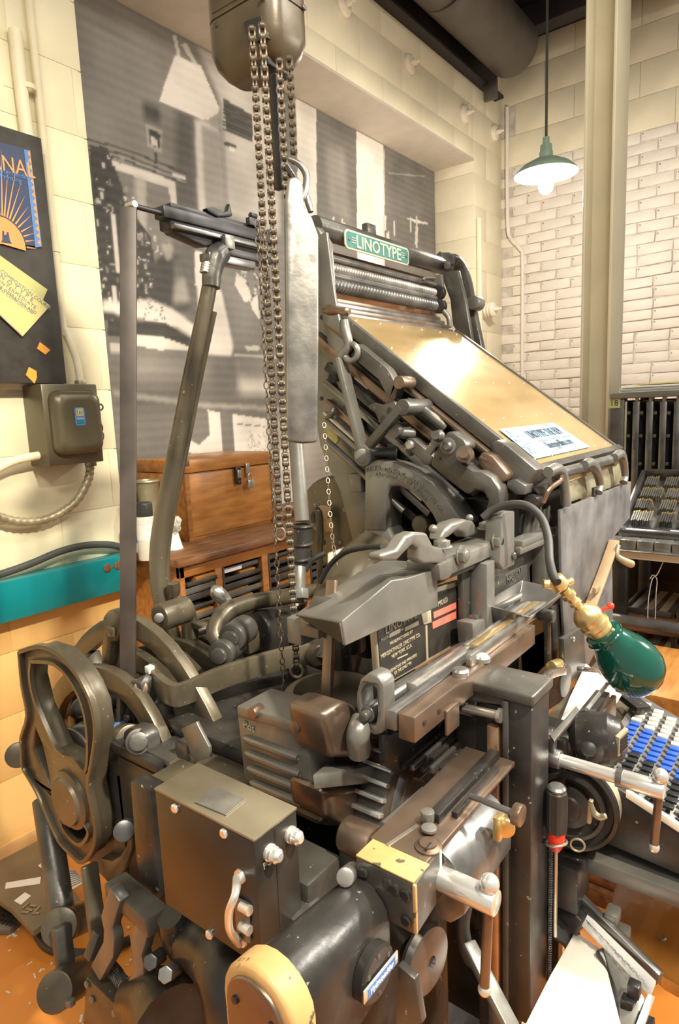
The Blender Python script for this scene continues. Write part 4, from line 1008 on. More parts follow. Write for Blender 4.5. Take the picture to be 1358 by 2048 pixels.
# curved cross bar: flat bar bent forward from the strap bracket
cb = [q(306, 1345, X=.70), q(315, 1365, X=.68), q(345, 1388, X=.665), q(375, 1384, X=.69), q(450, 1352, X=.76), q(560, 1318, X=.86), q(640, 1304, X=.93)]
CBz = [p.z for p in cb]
part('cross_bar', G().tube(cb, 1, 8, 6, sq=(.014, .040), up=EZ), 'iron_olive', M, .004)
part('bar_end', G().lathe(q(636, 1306, X=.925) - V((.008, .0, 0)), V((-.25, -1, 0)), [(.022, -.01), (.022, .012), (.019, .014)], 24), 'iron_olive', M)
part('end_screw', G().cyl(q(636, 1306, X=.915), q(636, 1306, X=.915) + V((-.004, -.012, 0)), .006, n=10), 'steel', M)
# strap bracket
sbk = plateX('strap_bracket', .64, [(232, 1360), (240, 1352), (240, 1440), (232, 1458)], .02, 'iron', bevel=.002)
for y in (1366, 1435): screw(M, q(256, y, X=.648), (-1, -.3, 0), .008, .006, 'iron_dark', name='bolt')
part('link', G().tube([q(276, 1372, X=.66), q(286, 1365, X=.66), q(295, 1378, X=.67), q(292, 1400, X=.67), q(284, 1415, X=.67)], 1, 8, 4, sq=(.02, .032), up=EX), 'iron', M, .004)
part('link_pin', G().cyl(q(281, 1378, X=.648), q(281, 1378, X=.70), .014, n=18), 'steel_brown', M, .002)
piv = plateX('pivot_lug', .60, [(243, 1480), (246, 1462), (262, 1455), (282, 1460), (293, 1476), (295, 1505), (275, 1540), (262, 1525), (262, 1492)], .03, 'iron', bevel=.006)
part('pivot_pin', G().cyl(q(277, 1483, X=.59), q(277, 1483, X=.63), .016, n=20).cyl(q(277, 1483, X=.594), q(277, 1483, X=.61), .022, n=24), 'iron', piv, .002)
part('pivot_sleeve', G().cyl(q(228, 1470, X=.66), q(262, 1480, X=.62), .028, n=22), 'iron_olive', M, .004)
part('oil_collar', G().cyl(q(240, 1472, X=.64), q(245, 1474, X=.635), .0285, n=22), 'poster_blue', M)
stn = part('stanchion', G().prism(onX(.66, [(296, 1412), (322, 1412), (325, 1485), (345, 1500), (330, 1512), (306, 1512), (300, 1490)]), V((.03, 0, 0))), 'iron', M, .006)
part('stanchion_foot', G().box(q(335, 1520, X=.62) - V((.02, .03, .012)), q(335, 1512, X=.62) + V((.06, .035, .01))), 'iron', stn, .005)
part('oiler_cup', G().box(q(300, 1346, X=.68) - V((.006, .006, 0)), q(300, 1346, X=.68) + V((.008, .008, .014))), 'wax_white', stn, .002)
part('shield_plate', G().prism(onX(.62, [(362, 1458), (392, 1444), (418, 1495), (420, 1515), (388, 1525)]), V((.006, 0, 0))), 'iron_grey', M, .001)
part('shield_mount', G().box(q(365, 1505, X=.62) - V((0, .012, .014)), q(365, 1505, X=.62) + V((.03, .02, .014))), 'iron', M, .003)
part('black_handle', G().tube([q(150, 1420, X=.62), q(165, 1412, X=.63), q(200, 1402, X=.66), q(245, 1400, X=.70)], [.012, .020, .019, .018], 14), 'rubber', M)
part('bearing_cap', G().tube([q(92, 1420, X=.66), q(130, 1400, X=.68), q(160, 1385, X=.72)], [.034, .036, .036], 20).cyl(q(93, 1424, X=.645), q(96, 1422, X=.66), .022, n=20), 'iron_olive', M, .004)
part('bearing_web', G().prism(onX(.70, [(100, 1435), (135, 1425), (150, 1440), (150, 1480), (120, 1480), (105, 1460)]), V((.03, 0, 0))), 'iron_olive', M, .006)
part('side_roller', G().cyl(q(36, 1510, X=.57), q(42, 1508, X=.60), .026, n=22), 'iron_olive', M, .003)
part('roller_arm', G().bar(q(44, 1510, X=.58), q(110, 1492, X=.64), .02, .02), 'iron_dark', M, .004)
part('guard_arc', G().tube(onX(.60, [(105, 1478), (130, 1468), (160, 1480), (178, 1510), (182, 1545)]), 1, 8, 5, sq=(.03, .008), up=EX), 'iron', M, .002)
part('deck_plate', G().box((.60, .68, .775), (.92, .92, .80)), 'iron_olive', M, .006)
part('frame_block', G().box((.585, .70, .42), (.66, .98, .78)), 'iron_dark', M, .012)
part('oily_ledge', G().box((.585, .86, .78), (.66, 1.0, .80)), 'iron_dark', M, .006)
part('name_tab', G().box(q(350, 1545, Z=.802) - V((.03, .02, 0)), q(350, 1545, Z=.802) + V((.03, .02, .004))), 'iron_olive', M, .001)
# ---- metal pot with louvred casing
pot = plateX('pot_casing', .62, [(472, 1413), (610, 1450), (622, 1547), (640, 1646), (591, 1624), (488, 1562)], .055, 'iron_grey', bevel=.004)
for (a, b) in (((492, 1477), (592, 1514)), ((496, 1507), (596, 1547)), ((500, 1537), (600, 1577)), ((506, 1566), (606, 1607))):
    p0, p1 = q(*a, X=.618), q(*b, X=.618)
    part('louvre', G().tube([p0, p0.lerp(p1, .04), p0.lerp(p1, .96), p1], [.002, .0065, .0065, .002], 10, 2), 'iron_grey', pot)
lettering('Pot', .017, q(487, 1455, X=.619), V((0, -1, -.04)), EZ, pot, 'plate_cream')
top = part('pot_top', G().prism(onX(.612, [(472, 1411), (612, 1449), (612, 1472), (474, 1436)]), V((.075, 0, 0))), 'iron_grey', M, .004)
for p in ((503, 1428), (588, 1455)):
    part('notch_bolt', G().cyl(q(*p, X=.606), q(*p, X=.606) + V((.02, 0, 0)), .009, n=14), 'steel_brown', top, .001)
screw(pot, q(604, 1486, X=.619), (-1, 0, 0), .006, .004, 'iron')
for i, (z0, z1, d) in enumerate(((1.0, .62, 0.0), )):
    pass
part('casing_side', G().prism(onY(.556, [(612, 1452), (652, 1415), (658, 1455), (616, 1478)]), V((0, .05, 0))).prism(onY(.560, [(616, 1478), (655, 1450), (660, 1500), (620, 1545)]), V((0, .05, 0))), 'iron', M, .002)
part('crucible', G().lathe(V((.745, .60, .74)), EZ, [(.055, 0), (.075, .01), (.078, .16), (.082, .17), (.082, .19), (.066, .195), (.062, .16), (.06, .15)], 36), 'iron_olive', M, .002)
part('molten_metal', G().lathe(V((.745, .60, .74)), EZ, [(.063, .168), (.0, .169)], 30, False), 'lead', M)
plateY('rust_jacket', .505, [(648, 1428), (690, 1402), (742, 1425), (778, 1480), (784, 1560), (766, 1582), (735, 1518), (665, 1520)], .07, 'steel_brown', bevel=.012, seg=3)
part('pipe_rib', G().tube([q(725, 1440, Y=.49), q(716, 1470, Y=.485), q(718, 1505, Y=.49)], .016, 14), 'iron_grey', M)
plateY('lower_jacket', .515, [(648, 1580), (757, 1566), (772, 1600), (752, 1652), (705, 1664), (655, 1640)], .07, 'steel_brown', bevel=.012, seg=3)
wd = part('spill_shield', G().loft([onY(.50, [(624, 1549), (628, 1580), (756, 1566), (752, 1531)]), onY(.56, [(662, 1518), (666, 1545), (738, 1540), (736, 1516)])]), 'iron_grey', M, .003)
part('pot_leg', G().prism(onY(.545, [(632, 1600), (660, 1590), (672, 1640), (636, 1650)]), V((0, .05, 0))), 'iron_dark', M, .003)
# plunger rod through the pot
part('plunger_rod', G().bar(q(664, 1160, Y=.62), q(652, 1430, Y=.60), .010, .018, EY), 'steel_brown', M, .002)
part('plunger_head', G().box(q(635, 1232, Y=.62), q(675, 1262, Y=.62) + V((0, .04, 0))).box(q(600, 1240, Y=.66), q(668, 1262, Y=.66) + V((0, .03, 0))), 'iron_grey', M, .003)
part('coupling', G().lathe(q(652, 1220, Y=.60), (0.2, -1, 0), [(.02, -.02), (.02, .02)], 20), 'iron', M, .002)
for k, (x, y, r_) in enumerate(((700, 1300, .030), (740, 1310, .022), (690, 1360, .02))):
    part('throttle_post', G().cyl(q(x, y, Y=.70), q(x, y, Y=.70) + V((0, 0, .09)), r_, n=20), 'iron_dark', M, .003)
part('rear_deck', G().box((.66, .66, .80), (1.1, 1.0, .83)), 'iron_dark', M, .01)
part('rear_casting', G().tube([V((.95, .78, .86)), V((1.05, .80, .98)), V((1.2, .82, 1.03)), V((1.3, .84, 1.05))], [.06, .07, .07, .06], 18), 'iron_olive', M)
part('meter_housing', G().hexa([q(655, 1150, Y=.95), q(712, 1128, Y=.90), q(712, 1128, Y=.97), q(655, 1150, Y=1.0), q(655, 1108, Y=.95), q(712, 1085, Y=.90), q(712, 1085, Y=.97), q(655, 1105, Y=1.0)]), 'wax_white', M, .004)

# ---- sheet metal hood
H1 = [(683, 1243), (783, 1160), (816, 1155), (875, 1136)]; HB2 = [(691, 1293), (794, 1245), (808, 1245), (877, 1214)]
HT = [(591, 1227), (728, 1137), (768, 1119), (868, 1126)]
ft = onY(.475, H1); fb = onY(.475, HB2); bt = [q(x, y, Y=.64) for x, y in HT]
th = V((0, .004, -.004))
g = G()
lo_ = []
for i in range(4):
    lo_.append([bt[i], ft[i], fb[i], fb[i] + V((0, .005, 0)), ft[i] + V((0, .005, -.005)), bt[i] + V((0, 0, -.005))])
hood = part('metal_hood', G().loft(lo_), 'iron_grey', M, .004, 3)
part('hood_bracket', G().box(q(640, 1262, Y=.56), q(684, 1238, Y=.56) + V((0, .03, 0))), 'iron', M, .002)

# ---- name panel
NY = .50
npn = plateY('name_panel', NY, [(748, 1210), (925, 1160), (929, 1281), (760, 1380)], .012, 'plate_letter', bevel=.003)
pf = plateY('maker_plate', NY - .0015, [(753, 1226), (849, 1190), (853, 1320), (764, 1372)], .002, 'plate_black', npn, 0)
pg = plateY('mold_plate', NY - .0015, [(855, 1190), (921, 1172), (925, 1277), (859, 1315)], .002, 'plate_black', npn, 0)
def nt(t, x, y, s, c=1.0, par=pf): lettering(t, s, q(x, y, Y=NY - .0021), EX, EZ, par, 'plate_letter', .0004, center=True, condense=c)
nt('LINOTYPE', 804, 1251, .020, 1.0); nt('MODEL', 770, 1279, .0065); nt('No.', 805, 1261, .0065); nt('MANUFACTURED BY', 803, 1278, .0068); nt('MERGENTHALER LINOTYPE CO.', 803, 1294, .0088, .88)
nt('NEW YORK, U.S.A.', 804, 1305, .0078, .9); nt('ORIGINATORS AND IMPROVERS', 805, 1330, .0066, .88); nt('OF THE LINOTYPE', 806, 1339, .0066, .9); nt('MOLD', 886, 1208, .012, 1, pg)
plateY('number_field', NY - .0022, [(779, 1268), (801, 1257), (801, 1265), (779, 1276)], .001, 'plate_letter', pf, 0)
plateY('number_field', NY - .0022, [(810, 1255), (837, 1242), (838, 1250), (810, 1263)], .001, 'plate_letter', pf, 0)
plateY('rule', NY - .0022, [(795, 1317), (816, 1307), (816, 1309), (795, 1319)], .001, 'plate_letter', pf, 0)
for a in ([(867, 1225), (912, 1205), (912, 1217), (868, 1237)], [(865, 1245), (912, 1223), (912, 1237), (866, 1258)]):
    plateY('red_tape', NY - .0024, a, .001, 'red_tape', pg, 0)
plateY('clip', NY - .003, [(843, 1228), (862, 1219), (864, 1245), (848, 1250)], .004, 'plate_letter', npn, .001)
# ledge and shaft below
part('ledge', G().hexa([q(768, 1392, Y=.47), q(955, 1288, Y=.47), q(955, 1288, Y=.50), q(768, 1392, Y=.50), q(766, 1378, Y=.49), q(945, 1272, Y=.49), q(945, 1272, Y=.51), q(766, 1378, Y=.51)]), 'steel_dark', M, .003)
ovo = [(712, 1385), (720, 1358), (736, 1346), (755, 1352), (766, 1370), (768, 1440), (763, 1468), (750, 1472), (732, 1464), (718, 1440), (711, 1410)]
ovi = [(722, 1385), (730, 1370), (742, 1368), (752, 1380), (754, 1425), (750, 1452), (738, 1452), (726, 1432)]
plateX('oval_bracket', .655, ovo, .03, 'iron_grey', bevel=.005, holes=(ovi,))
s0, s1 = q(728, 1422, X=.66), q(960, 1302, Y=.455)
part('jaw_shaft', G().cyl((.655, .475, s0.z), (1.02, .475, s0.z), .011, n=20).cyl((.645, .475, s0.z), (.657, .475, s0.z), .007, n=14), 'steel_dark', M, .001)
plateX('cavity_shadow', .70, [(718, 1360), (775, 1360), (775, 1480), (718, 1480)], .02, 'iron_dark')  # solid dark plate stands in for the shade behind the oval hole

# ---- steel rails across the front
zr = q(780, 1418, X=.62)
def rail(name, x0, x1, y0, y1, z0, z1, m, bevel=.002): return part(name, G().box((x0, y0, z0), (x1, y1, z1)), m, M, bevel)
ra = q(778, 1420, X=.625); rb = q(812, 1438, X=.625)
zt = (ra.z + rb.z) / 2
rail('vise_cap', .625, 1.02, rb.y - .012, rb.y + .012, zt - .032, zt + .002, 'steel_brown')
rail('vise_jaw', .622, 1.0, rb.y + .013, ra.y + .006, zt - .022, zt + .004, 'steel_dark')
rail('vise_jaw', .70, 1.0, ra.y + .006, ra.y + .022, zt - .012, zt + .006, 'steel')
rail('slide_rail', .80, 1.10, rb.y - .002, rb.y + .008, zt + .002, zt + .020, 'steel')
rail('slide_rail', .86, 1.12, rb.y + .016, rb.y + .03, zt + .002, zt + .012, 'brass_sheet')
rail('slide_rail', .86, 1.12, rb.y + .034, rb.y + .042, zt + .002, zt + .010, 'steel')
rail('lock_lug', .70, .735, rb.y - .016, rb.y - .011, zt - .055, zt - .02, 'steel_brown')
for x in (.648, .685): screw(M, (x, rb.y - .012, zt - .014), (0, -1, 0), .004, .0015, 'iron_dark', name='set_screw')
part('rail_screw', G().lathe((.77, rb.y, zt + .002), EZ, [(.012, 0), (.012, .006), (.009, .009)], 18), 'steel', M)
part('rail_screw', G().lathe((.83, rb.y - .004, zt + .002), EZ, [(.012, 0), (.012, .006), (.009, .009)], 18), 'steel', M)
part('thumb_pin', G().cyl((1.06, rb.y - .03, zt + .008), (1.06, rb.y - .002, zt + .008), .011, n=18), 'iron', M, .002)
part('hanger_rod', G().cyl((1.06, rb.y - .02, zt), (1.06, rb.y - .02, zt - .06), .004, n=10), 'steel_brown', M)
plateY('mold_slide_plate', .455, [(768, 1470), (800, 1475), (1000, 1390), (1000, 1480), (900, 1540), (815, 1560), (770, 1530)], .01, 'iron_dark', bevel=.001)


# ---- mold disc with gear teeth
mc = q(893, 1600, Y=.47); R_ = (q(757, 1610, Y=.47) - mc).length
part('mold_disc', G().lathe(mc + V((0, .0, 0)), (0, 1, 0), [(R_ * .93, 0), (R_ * .93, .045)], 60), 'iron', M, .002)
part('disc_face', G().lathe(mc + V((0, -.012, 0)), (0, 1, 0), [(R_ * .80, 0), (R_ * .84, .012)], 60), 'steel_dark', M, .002)
t0_ = None
for k in range(64):
    a = 2 * math.pi * k / 64
    d = V((math.cos(a), 0, math.sin(a)))
    if not (math.radians(75) < a < math.radians(235)): continue
    c = mc + d * (R_ * .95) + V((0, .022, 0))
    if t0_ is None:
        t0_ = part('gear_tooth', G().obox(c, d * .006, EY * .024, V((-d.z, 0, d.x)) * .003), 'chrome', M, .0008); a00 = a
    else:
        copy(t0_, M, c, (0, -(a - a00), 0))
# black guide strips over the disc
for k in range(5):
    y_ = .452 - k * .012
    part('guide_strip', G().box((.70 + k * .006, y_ - .004, .868 - k * .001), (.86, y_ + .003, .874)), 'steel_dark' if k % 2 else 'iron_dark', M, .001)
part('guide_block', G().box((.845, .385, .865), (.865, .47, .90)), 'iron_dark', M, .003)
part('strip_bow', G().tube([q(838, 1560, Y=.44), q(880, 1500, Y=.445), q(930, 1465, Y=.45), q(985, 1455, Y=.45)], 1, 8, 5, sq=(.006, .018), up=EY), 'steel_brown', M)
part('ejector_lever', G().tube([q(772, 1662, Y=.425), q(830, 1610, Y=.425), q(862, 1580, Y=.425), q(870, 1560, Y=.425), q(866, 1548, Y=.425)], 1, 8, 4, sq=(.014, .020), up=EZ), 'iron_grey', M, .003)
part('ejector_ball', G().ball(q(768, 1667, Y=.42), .009), 'steel_dark', M)

# ---- tall column of the first elevator
px0, px1, py0, py1 = .787, .856, .300, .336
pst = part('elevator_post', G().box((px0, py0, .47), (px1, py1, .972)), 'iron_dark', M, .004)
part('face_strip', G().box((px0 - .004, py1 - .004, .47), (px0 + .012, py1 + .004, .965)), 'iron', pst, .001)
part('bronze_gib', G().box((.780, .345, .50), (.800, .362, .925)), 'bronze', M, .002)
part('lower_gib', G().box((.780, .345, .30), (.80, .362, .50)), 'iron', M, .002)
part('post_core', G().box((.795, .336, .30), (.85, .385, .95)), 'iron_dark', M, .004)
cap = part('post_cap', G().prism([(px0 - .004, py0 - .004, .966), (px1 + .004, py0 - .004, .966), (px1 + .004, .38, .966), (.88, .43, .966), (.80, .43, .966), (.79, .40, .966), (px0 - .004, .385, .966)], (0, 0, .016)), 'iron', M, .004, 3)
part('cap_arm', G().prism(onX(.79, [(908, 1388), (930, 1378), (960, 1380), (1000, 1396), (1020, 1386), (1020, 1425), (1006, 1440), (1000, 1412), (960, 1406), (912, 1408)]), V((.025, 0, 0))), 'iron', cap, .004)
part('cap_screw', G().lathe((.825, .40, .982), EZ, [(.011, 0), (.011, .003), (.009, .006)], 18), 'steel', cap)
part('link_rod', G().cyl(q(928, 1416, X=.785), q(996, 1430, X=.785), .0065, n=14).cyl(q(996, 1430, X=.78), q(1003, 1432, X=.78), .010, n=14), 'steel', M)
part('toggle_block', G().box((.80, .35, .86), (.86, .42, .92)), 'iron_dark', M, .004)
part('coil_spring', G().tube([V((px1 - .004 + .0026 * math.cos(i * 1.2), py0 - .005 + .0026 * math.sin(i * 1.2), .80 - i * .00075)) for i in range(400)], .0009, 5, 1), 'steel_dark', M)

# ---- vise beam with hydraulic cylinder
def stadium(X, yc, zt, w, zb, n=10):
    r = w / 2; o = []
    for i in range(n + 1):
        a = math.pi * i / n; o.append(V((X, yc + r * math.cos(a), zt - r + r * math.sin(a))))
    o += [V((X, yc - r * .98, zb + .02)), V((X, yc - r * .6, zb)), V((X, yc + r * .6, zb)), V((X, yc + r * .98, zb + .02))]
    return o
BYc = .352
BYc = .369
part('hydraulic_cylinder', G().loft([stadium(.358, BYc, .886, .076, .74), stadium(.505, BYc + .010, .862, .068, .74)]), 'iron_dark', M, .004)
ec = part('end_cap', G().loft([stadium(.328, BYc, .889, .078, .755), stadium(.332, BYc, .894, .088, .745), stadium(.359, BYc, .892, .086, .745)]), 'tan_worn', M, .003, label='worn tan painted end cap')
part('cap_face', G().loft([stadium(.325, BYc, .884, .068, .765), stadium(.329, BYc, .885, .070, .765)]), 'steel_brown', ec, .001)
for dy, dz in ((-.022, .855), (.022, .855), (-.022, .79), (.022, .79)): screw(ec, (.3245, BYc + dy, dz), (-1, 0, 0), .004, .002, 'iron_dark')
hdc = q(748, 1944, Y=BYc - .038)
hp = part('access_cover', G().lathe(hdc, (0, -1, 0), [(.028, -.006), (.028, .004), (.025, .006)], 36), 'iron_dark', M)
for k in range(6):
    a = k * math.pi / 3 + .5; screw(hp, hdc + V((math.cos(a) * .020, -.005, math.sin(a) * .020)), (0, -1, 0), .003, .002, 'iron')
u_ = (q(783, 1905, Y=hdc.y - .008) - q(718, 1985, Y=hdc.y - .008)).normalized(); n_ = V((-u_.z, 0, u_.x))
bc_ = hdc + V((0, -.0085, 0))
bp = part('badge', G().obox(bc_, u_ * .030, EY * .001, n_ * .0070), 'chrome', hp, .001)
part('badge_field', G().obox(bc_ + V((0, -.0008, 0)), u_ * .024, EY * .0006, n_ * .0052), 'poster_blue', bp)
lettering('Hydraquadder', .0085, bc_ + V((0, -.0016, 0)) - n_ * .003, u_, n_, bp, 'paper_white', .0002, center=True, condense=.82)
blk = part('tan_block', G().hexa([(.503, .312, .825), (.572, .318, .825), (.572, .392, .825), (.503, .388, .825), (.503, .312, .884), (.572, .318, .884), (.572, .392, .884), (.503, .388, .884)]), 'iron', M, .003)
part('painted_top', G().box((.504, .315, .8838), (.537, .388, .8858)), 'tan_worn', blk, .0005, label='yellow painted strip')
part('painted_edge', G().box((.5018, .3115, .828), (.5055, .3155, .884)), 'tan_worn', blk, .0008)
for dy, dz in ((.324, .868), (.346, .871), (.378, .870), (.324, .838), (.338, .869)): screw(blk, (.503, dy, dz), (-1, 0, 0), .0065, .003, 'iron_dark', name='socket_screw')
part('vise_top_plate', G().box((.536, .318, .880), (.776, .392, .8865)), 'steel_brown', M, .002)
part('vise_body', G().loft([stadium(.572, .338, .880, .092, .79), stadium(.705, .338, .880, .090, .79)]), 'steel_dark', M, .003)
part('slotted_nut', G().lathe(q(857, 1694, Z=.8865), EZ, [(.014, 0), (.015, .002), (.010, .004), (.010, .006)], 22), 'steel_brown', M)
part('nut_slot', G().box(q(857, 1694, Z=.8915) - V((.006, .0012, 0)), q(857, 1694, Z=.8915) + V((.006, .0012, .002))), 'iron_dark', M)
part('groove', G().bar(q(775, 1690, Z=.8868), q(835, 1650, Z=.8868), .004, .001, EZ), 'steel', M)
# adjusting slide on top
part('measure_slide', G().box((.60, .338, .886), (.77, .352, .898)).box((.62, .325, .886), (.74, .333, .894)), 'iron_dark', M, .001)
part('slide_thumb', G().lathe(q(855, 1625, Z=.90), EZ, [(.008, -.01), (.008, .002)], 16).lathe(q(858, 1660, Z=.89), EZ, [(.009, 0), (.009, .004)], 16), 'iron_grey', M, .001)
ks0, ks1 = q(940, 1592, Z=.905), q(1028, 1626, Z=.905)
part('knob_rod', G().cyl(ks0, ks1, .0038, n=12), 'steel_dark', M); kd = (ks1 - ks0).normalized()
part('knurled_thumb', G().cyl(ks1, ks1 + kd * .010, .0125, n=20), 'steel_brown', M, .001)
part('brass_stop', G().box((.652, .286, .852), (.668, .296, .882)), 'brass', M, .002)
part('brass_lobe', G().lathe(q(1010, 1652, X=.665), (-1, -.4, 0), [(.012, 0), (.012, .006)], 20), 'brass', M, .001)
# round collar behind the block
ca0, ca1 = q(692, 1668, Y=.49), q(752, 1690, Y=.44); cxm, czm = (ca0.x + ca1.x) / 2, (ca0.z + ca1.z) / 2
part('collar', G().lathe((cxm, .492, czm), (0, -1, 0), [(.019, 0), (.0235, .004), (.0245, .044), (.0225, .048), (.0225, .050)], 32), 'steel_brown', M)
part('collar_shaft', G().cyl((cxm, .45, czm), (cxm, .385, czm), .0135, n=20), 'steel_dark', M)
part('collar_stand', G().prism([(cxm - .018, .446, .70), (cxm + .018, .446, .70), (cxm + .018, .49, .70), (cxm - .018, .49, .70)], (0, 0, czm - .70)), 'iron', M, .004)
part('bracket_block', G().box((.53, .485, .70), (.60, .56, .785)).box((.50, .46, .66), (.55, .52, .76)), 'iron', M, .006)
part('bracket_tie', G().cyl(q(690, 1755, X=.48), q(705, 1742, X=.52), .010, n=14), 'steel', M, .002)
# quadder handles
def tee(a, b, r, top, bot, rr, name, r1=None):
    a, b, top, bot = V(a), V(b), V(top), V(bot)
    h = part(name, G().cyl(a, b, r, n=26), 'chrome', M, .002, label='chrome cross handle')
    part('cross_pin', G().cyl(top, bot, rr, n=14), 'steel_brown' if r > .012 else 'chrome', h)
    part('pin_ball', G().ball(top, rr * 1.9, 14, 8), 'chrome', h); part('pin_ball', G().ball(bot, rr * 1.35, 14, 8), 'chrome', h)
    return h
h0, h1 = q(866, 1735, X=.565), q(994, 1822, X=.565); h1.z = h0.z = (h0.z + h1.z) / 2
hh = tee(h0, h1, .0135, h1 + V((0, .008, .020)), h1 + V((-.006, .012, -.105)), .0055, 'cross_handle')
part('dial_edge', G().lathe(h0 + V((0, .004, 0)), (0, -1, 0), [(.021, 0), (.021, .008)], 26), 'steel_brown', hh)
part('stop_pin', G().cyl(h0 + V((0, -.008, .013)), h0 + V((0, -.008, .034)), .003, n=10), 'wax_white', hh)
g0, g1, g2 = q(1106, 1516, X=.885), q(1240, 1552, X=.885), q(1330, 1582, X=.885); zz = (g0.z + g2.z) / 2; g0.z = g1.z = g2.z = zz
h2 = tee(g1, g2, .0125, g2 + V((0, .006, .02)), g2 + V((-.004, .010, -.085)), .0055, 'cross_handle')
part('stem', G().cyl(g0, g1, .0095, n=22), 'chrome', h2); part('collar_ring', G().cyl(g1 + V((0, .004, 0)), g1 - V((0, .004, 0)), .0132, n=24), 'steel_dark', h2)
part('stem_clamp', G().cyl(g0 + V((0, .012, 0)), g0 - V((0, .012, 0)), .014, n=20).box(g0 + V((-.008, -.004, 0)), g0 + V((.006, .008, .034))), 'steel_dark', M, .002)
# hand wheel under the beam
hw = q(862, 1926, X=.56); ax2 = V((-.12, -1, .05)).normalized()
kw = part('hand_knob', G().lathe(hw - ax2 * .02, ax2, [(.022, .0), (.036, .004), (.040, .010), (.037, .017), (.026, .020), (.008, .021), (.007, .017), (.0, .017)], 36, False), 'steel_dark', M)
part('knob_shaft', G().cyl(hw - ax2 * .02, q(790, 1850, X=.60), .022, .026, n=22), 'iron', kw)
# ---- control box
bxo = part('control_box', G().box((.45, .489, .728), (.522, .669, .893)), 'black_box', M, .0025)
part('top_plate', G().box((.4495, .4885, .892), (.5225, .6695, .8955)), 'box_edge', bxo, .001)
part('data_plate', G().obox(q(440, 1601, Z=.897), V((.018, .002, 0)), V((-.002, .026, 0)), V((0, 0, .0006))), 'lead', bxo)
for p in ((351, 1616), (449, 1666), (420, 1868)): screw(bxo, q(*p, X=.45), (-1, 0, 0), .006, .004, 'chrome')
for (x, y) in ((538, 1704), (580, 1668)):
    p = q(x, y, Y=.489); part('terminal', G().lathe(p, (0, -1, 0), [(.010, 0), (.010, .003), (.0085, .004), (.0085, .007), (.0095, .008), (.0085, .010), (.0085, .014), (.005, .018)], 18), 'chrome', bxo)
lettering('POT', .011, q(527, 1740, Y=.4885), EX, EZ, bxo, 'plate_cream')
part('seam', G().box((.482, .4884, .735), (.4845, .490, .89)), 'iron_dark', bxo)
hb = [q(475, 1757, X=.445), q(470, 1790, X=.425), q(458, 1825, X=.420), q(460, 1862, X=.425), q(478, 1885, X=.445)]
hn = part('pull_handle', G().tube(hb, [.006, .0045, .0048, .0045, .006], 12), 'chrome', bxo)
part('handle_foot', G().lathe(hb[0] + V((.006, 0, 0)), (-1, 0, 0), [(.009, 0), (.008, .004)], 16).lathe(hb[-1] + V((.006, 0, 0)), (-1, 0, 0), [(.009, 0), (.008, .004)], 16), 'chrome', hn)
part('hinge_plate', G().prism(onX(.4485, [(472, 1790), (500, 1806), (503, 1885), (476, 1868)]), V((-.003, 0, 0))), 'steel_dark', bxo, .001)
part('hinge_roll', G().cyl(q(482, 1812, X=.445), q(500, 1822, X=.445), .006, n=12).cyl(q(482, 1850, X=.445), q(500, 1862, X=.445), .006, n=12), 'chrome', bxo)
# dark castings below the control box
part('bottom_casting', G().tube([q(340, 1830, X=.50), q(370, 1870, X=.52), q(430, 1900, X=.52), q(480, 1960, X=.50), q(500, 2060, X=.50)], [.02, .035, .045, .055, .06], 16), 'iron_dark', M)
part('drip_leg', G().box((.55, .42, .10), (.78, .56, .70)), 'iron_dark', M, .02)
part('inner_mechanism', G().tube([q(930, 1760, Y=.44), q(960, 1850, Y=.45), q(985, 1990, Y=.45)], 1, 8, 5, sq=(.03, .05), up=EX), 'iron_dark', M, .005)
part('silver_link', G().bar(q(935, 1885, X=.70), q(1025, 2060, X=.66), .012, .022, EX), 'iron_grey', M, .003)
part('hose', G().tube([q(935, 1790, X=.72), q(925, 1850, X=.71), q(935, 1905, X=.71), q(948, 1925, X=.71)], .010, 12), 'rubber', M)
part('back_plate', G().box((.90, .40, .30), (.93, .56, .86)), 'iron_dark', M)
part('ribbon_plate', G().prism(onX(.50, [(795, 1930), (830, 1960), (845, 2048), (790, 2060)]), V((.01, 0, 0))), 'iron', M, .002)

# ---- front castings between hood and lamp
FYc = .46
fb_ = part('front_bar', G().prism(onY(FYc, [(878, 1128), (996, 1078), (1000, 1108), (905, 1150), (900, 1160), (882, 1162)]), V((0, .06, 0))), 'iron_grey', M, .005)
part('bar_heel', G().prism(onY(FYc + .012, [(893, 1130), (1000, 1095), (1002, 1115), (897, 1160)]), V((0, .03, 0))), 'iron', M, .003)
def hump(pts, Y, th): return part('saddle', G().prism(onY(Y, pts), V((0, th, 0))), 'iron_grey', M, .006, 3)
hump([(762, 1108), (795, 1098), (812, 1072), (830, 1064), (855, 1066), (868, 1092), (885, 1096), (896, 1108), (896, 1126), (850, 1128), (838, 1122), (838, 1096), (826, 1090), (810, 1106), (795, 1122), (762, 1122)], FYc + .002, .022)
hump([(884, 1082), (890, 1060), (905, 1046), (930, 1038), (948, 1042), (956, 1056), (958, 1068), (936, 1076), (932, 1066), (915, 1062), (900, 1074)], FYc + .03, .028)
for (x, y, Y) in ((884, 1096, FYc + .01), (972, 1058, FYc + .035)):
    hexbolt(M, q(x, y, Y=Y), EZ, .013, .012)
for (x, y) in ((920, 1110), (990, 1082)): hexbolt(M, q(x, y, Y=FYc - .001), (0, -1, 0), .013, .012)
for (x, y, Y) in ((866, 1058, FYc + .02), (939, 1036, FYc + .05)): part('lug_pip', G().ball(q(x, y, Y=Y), .007, 12, 8), 'iron_grey', M)
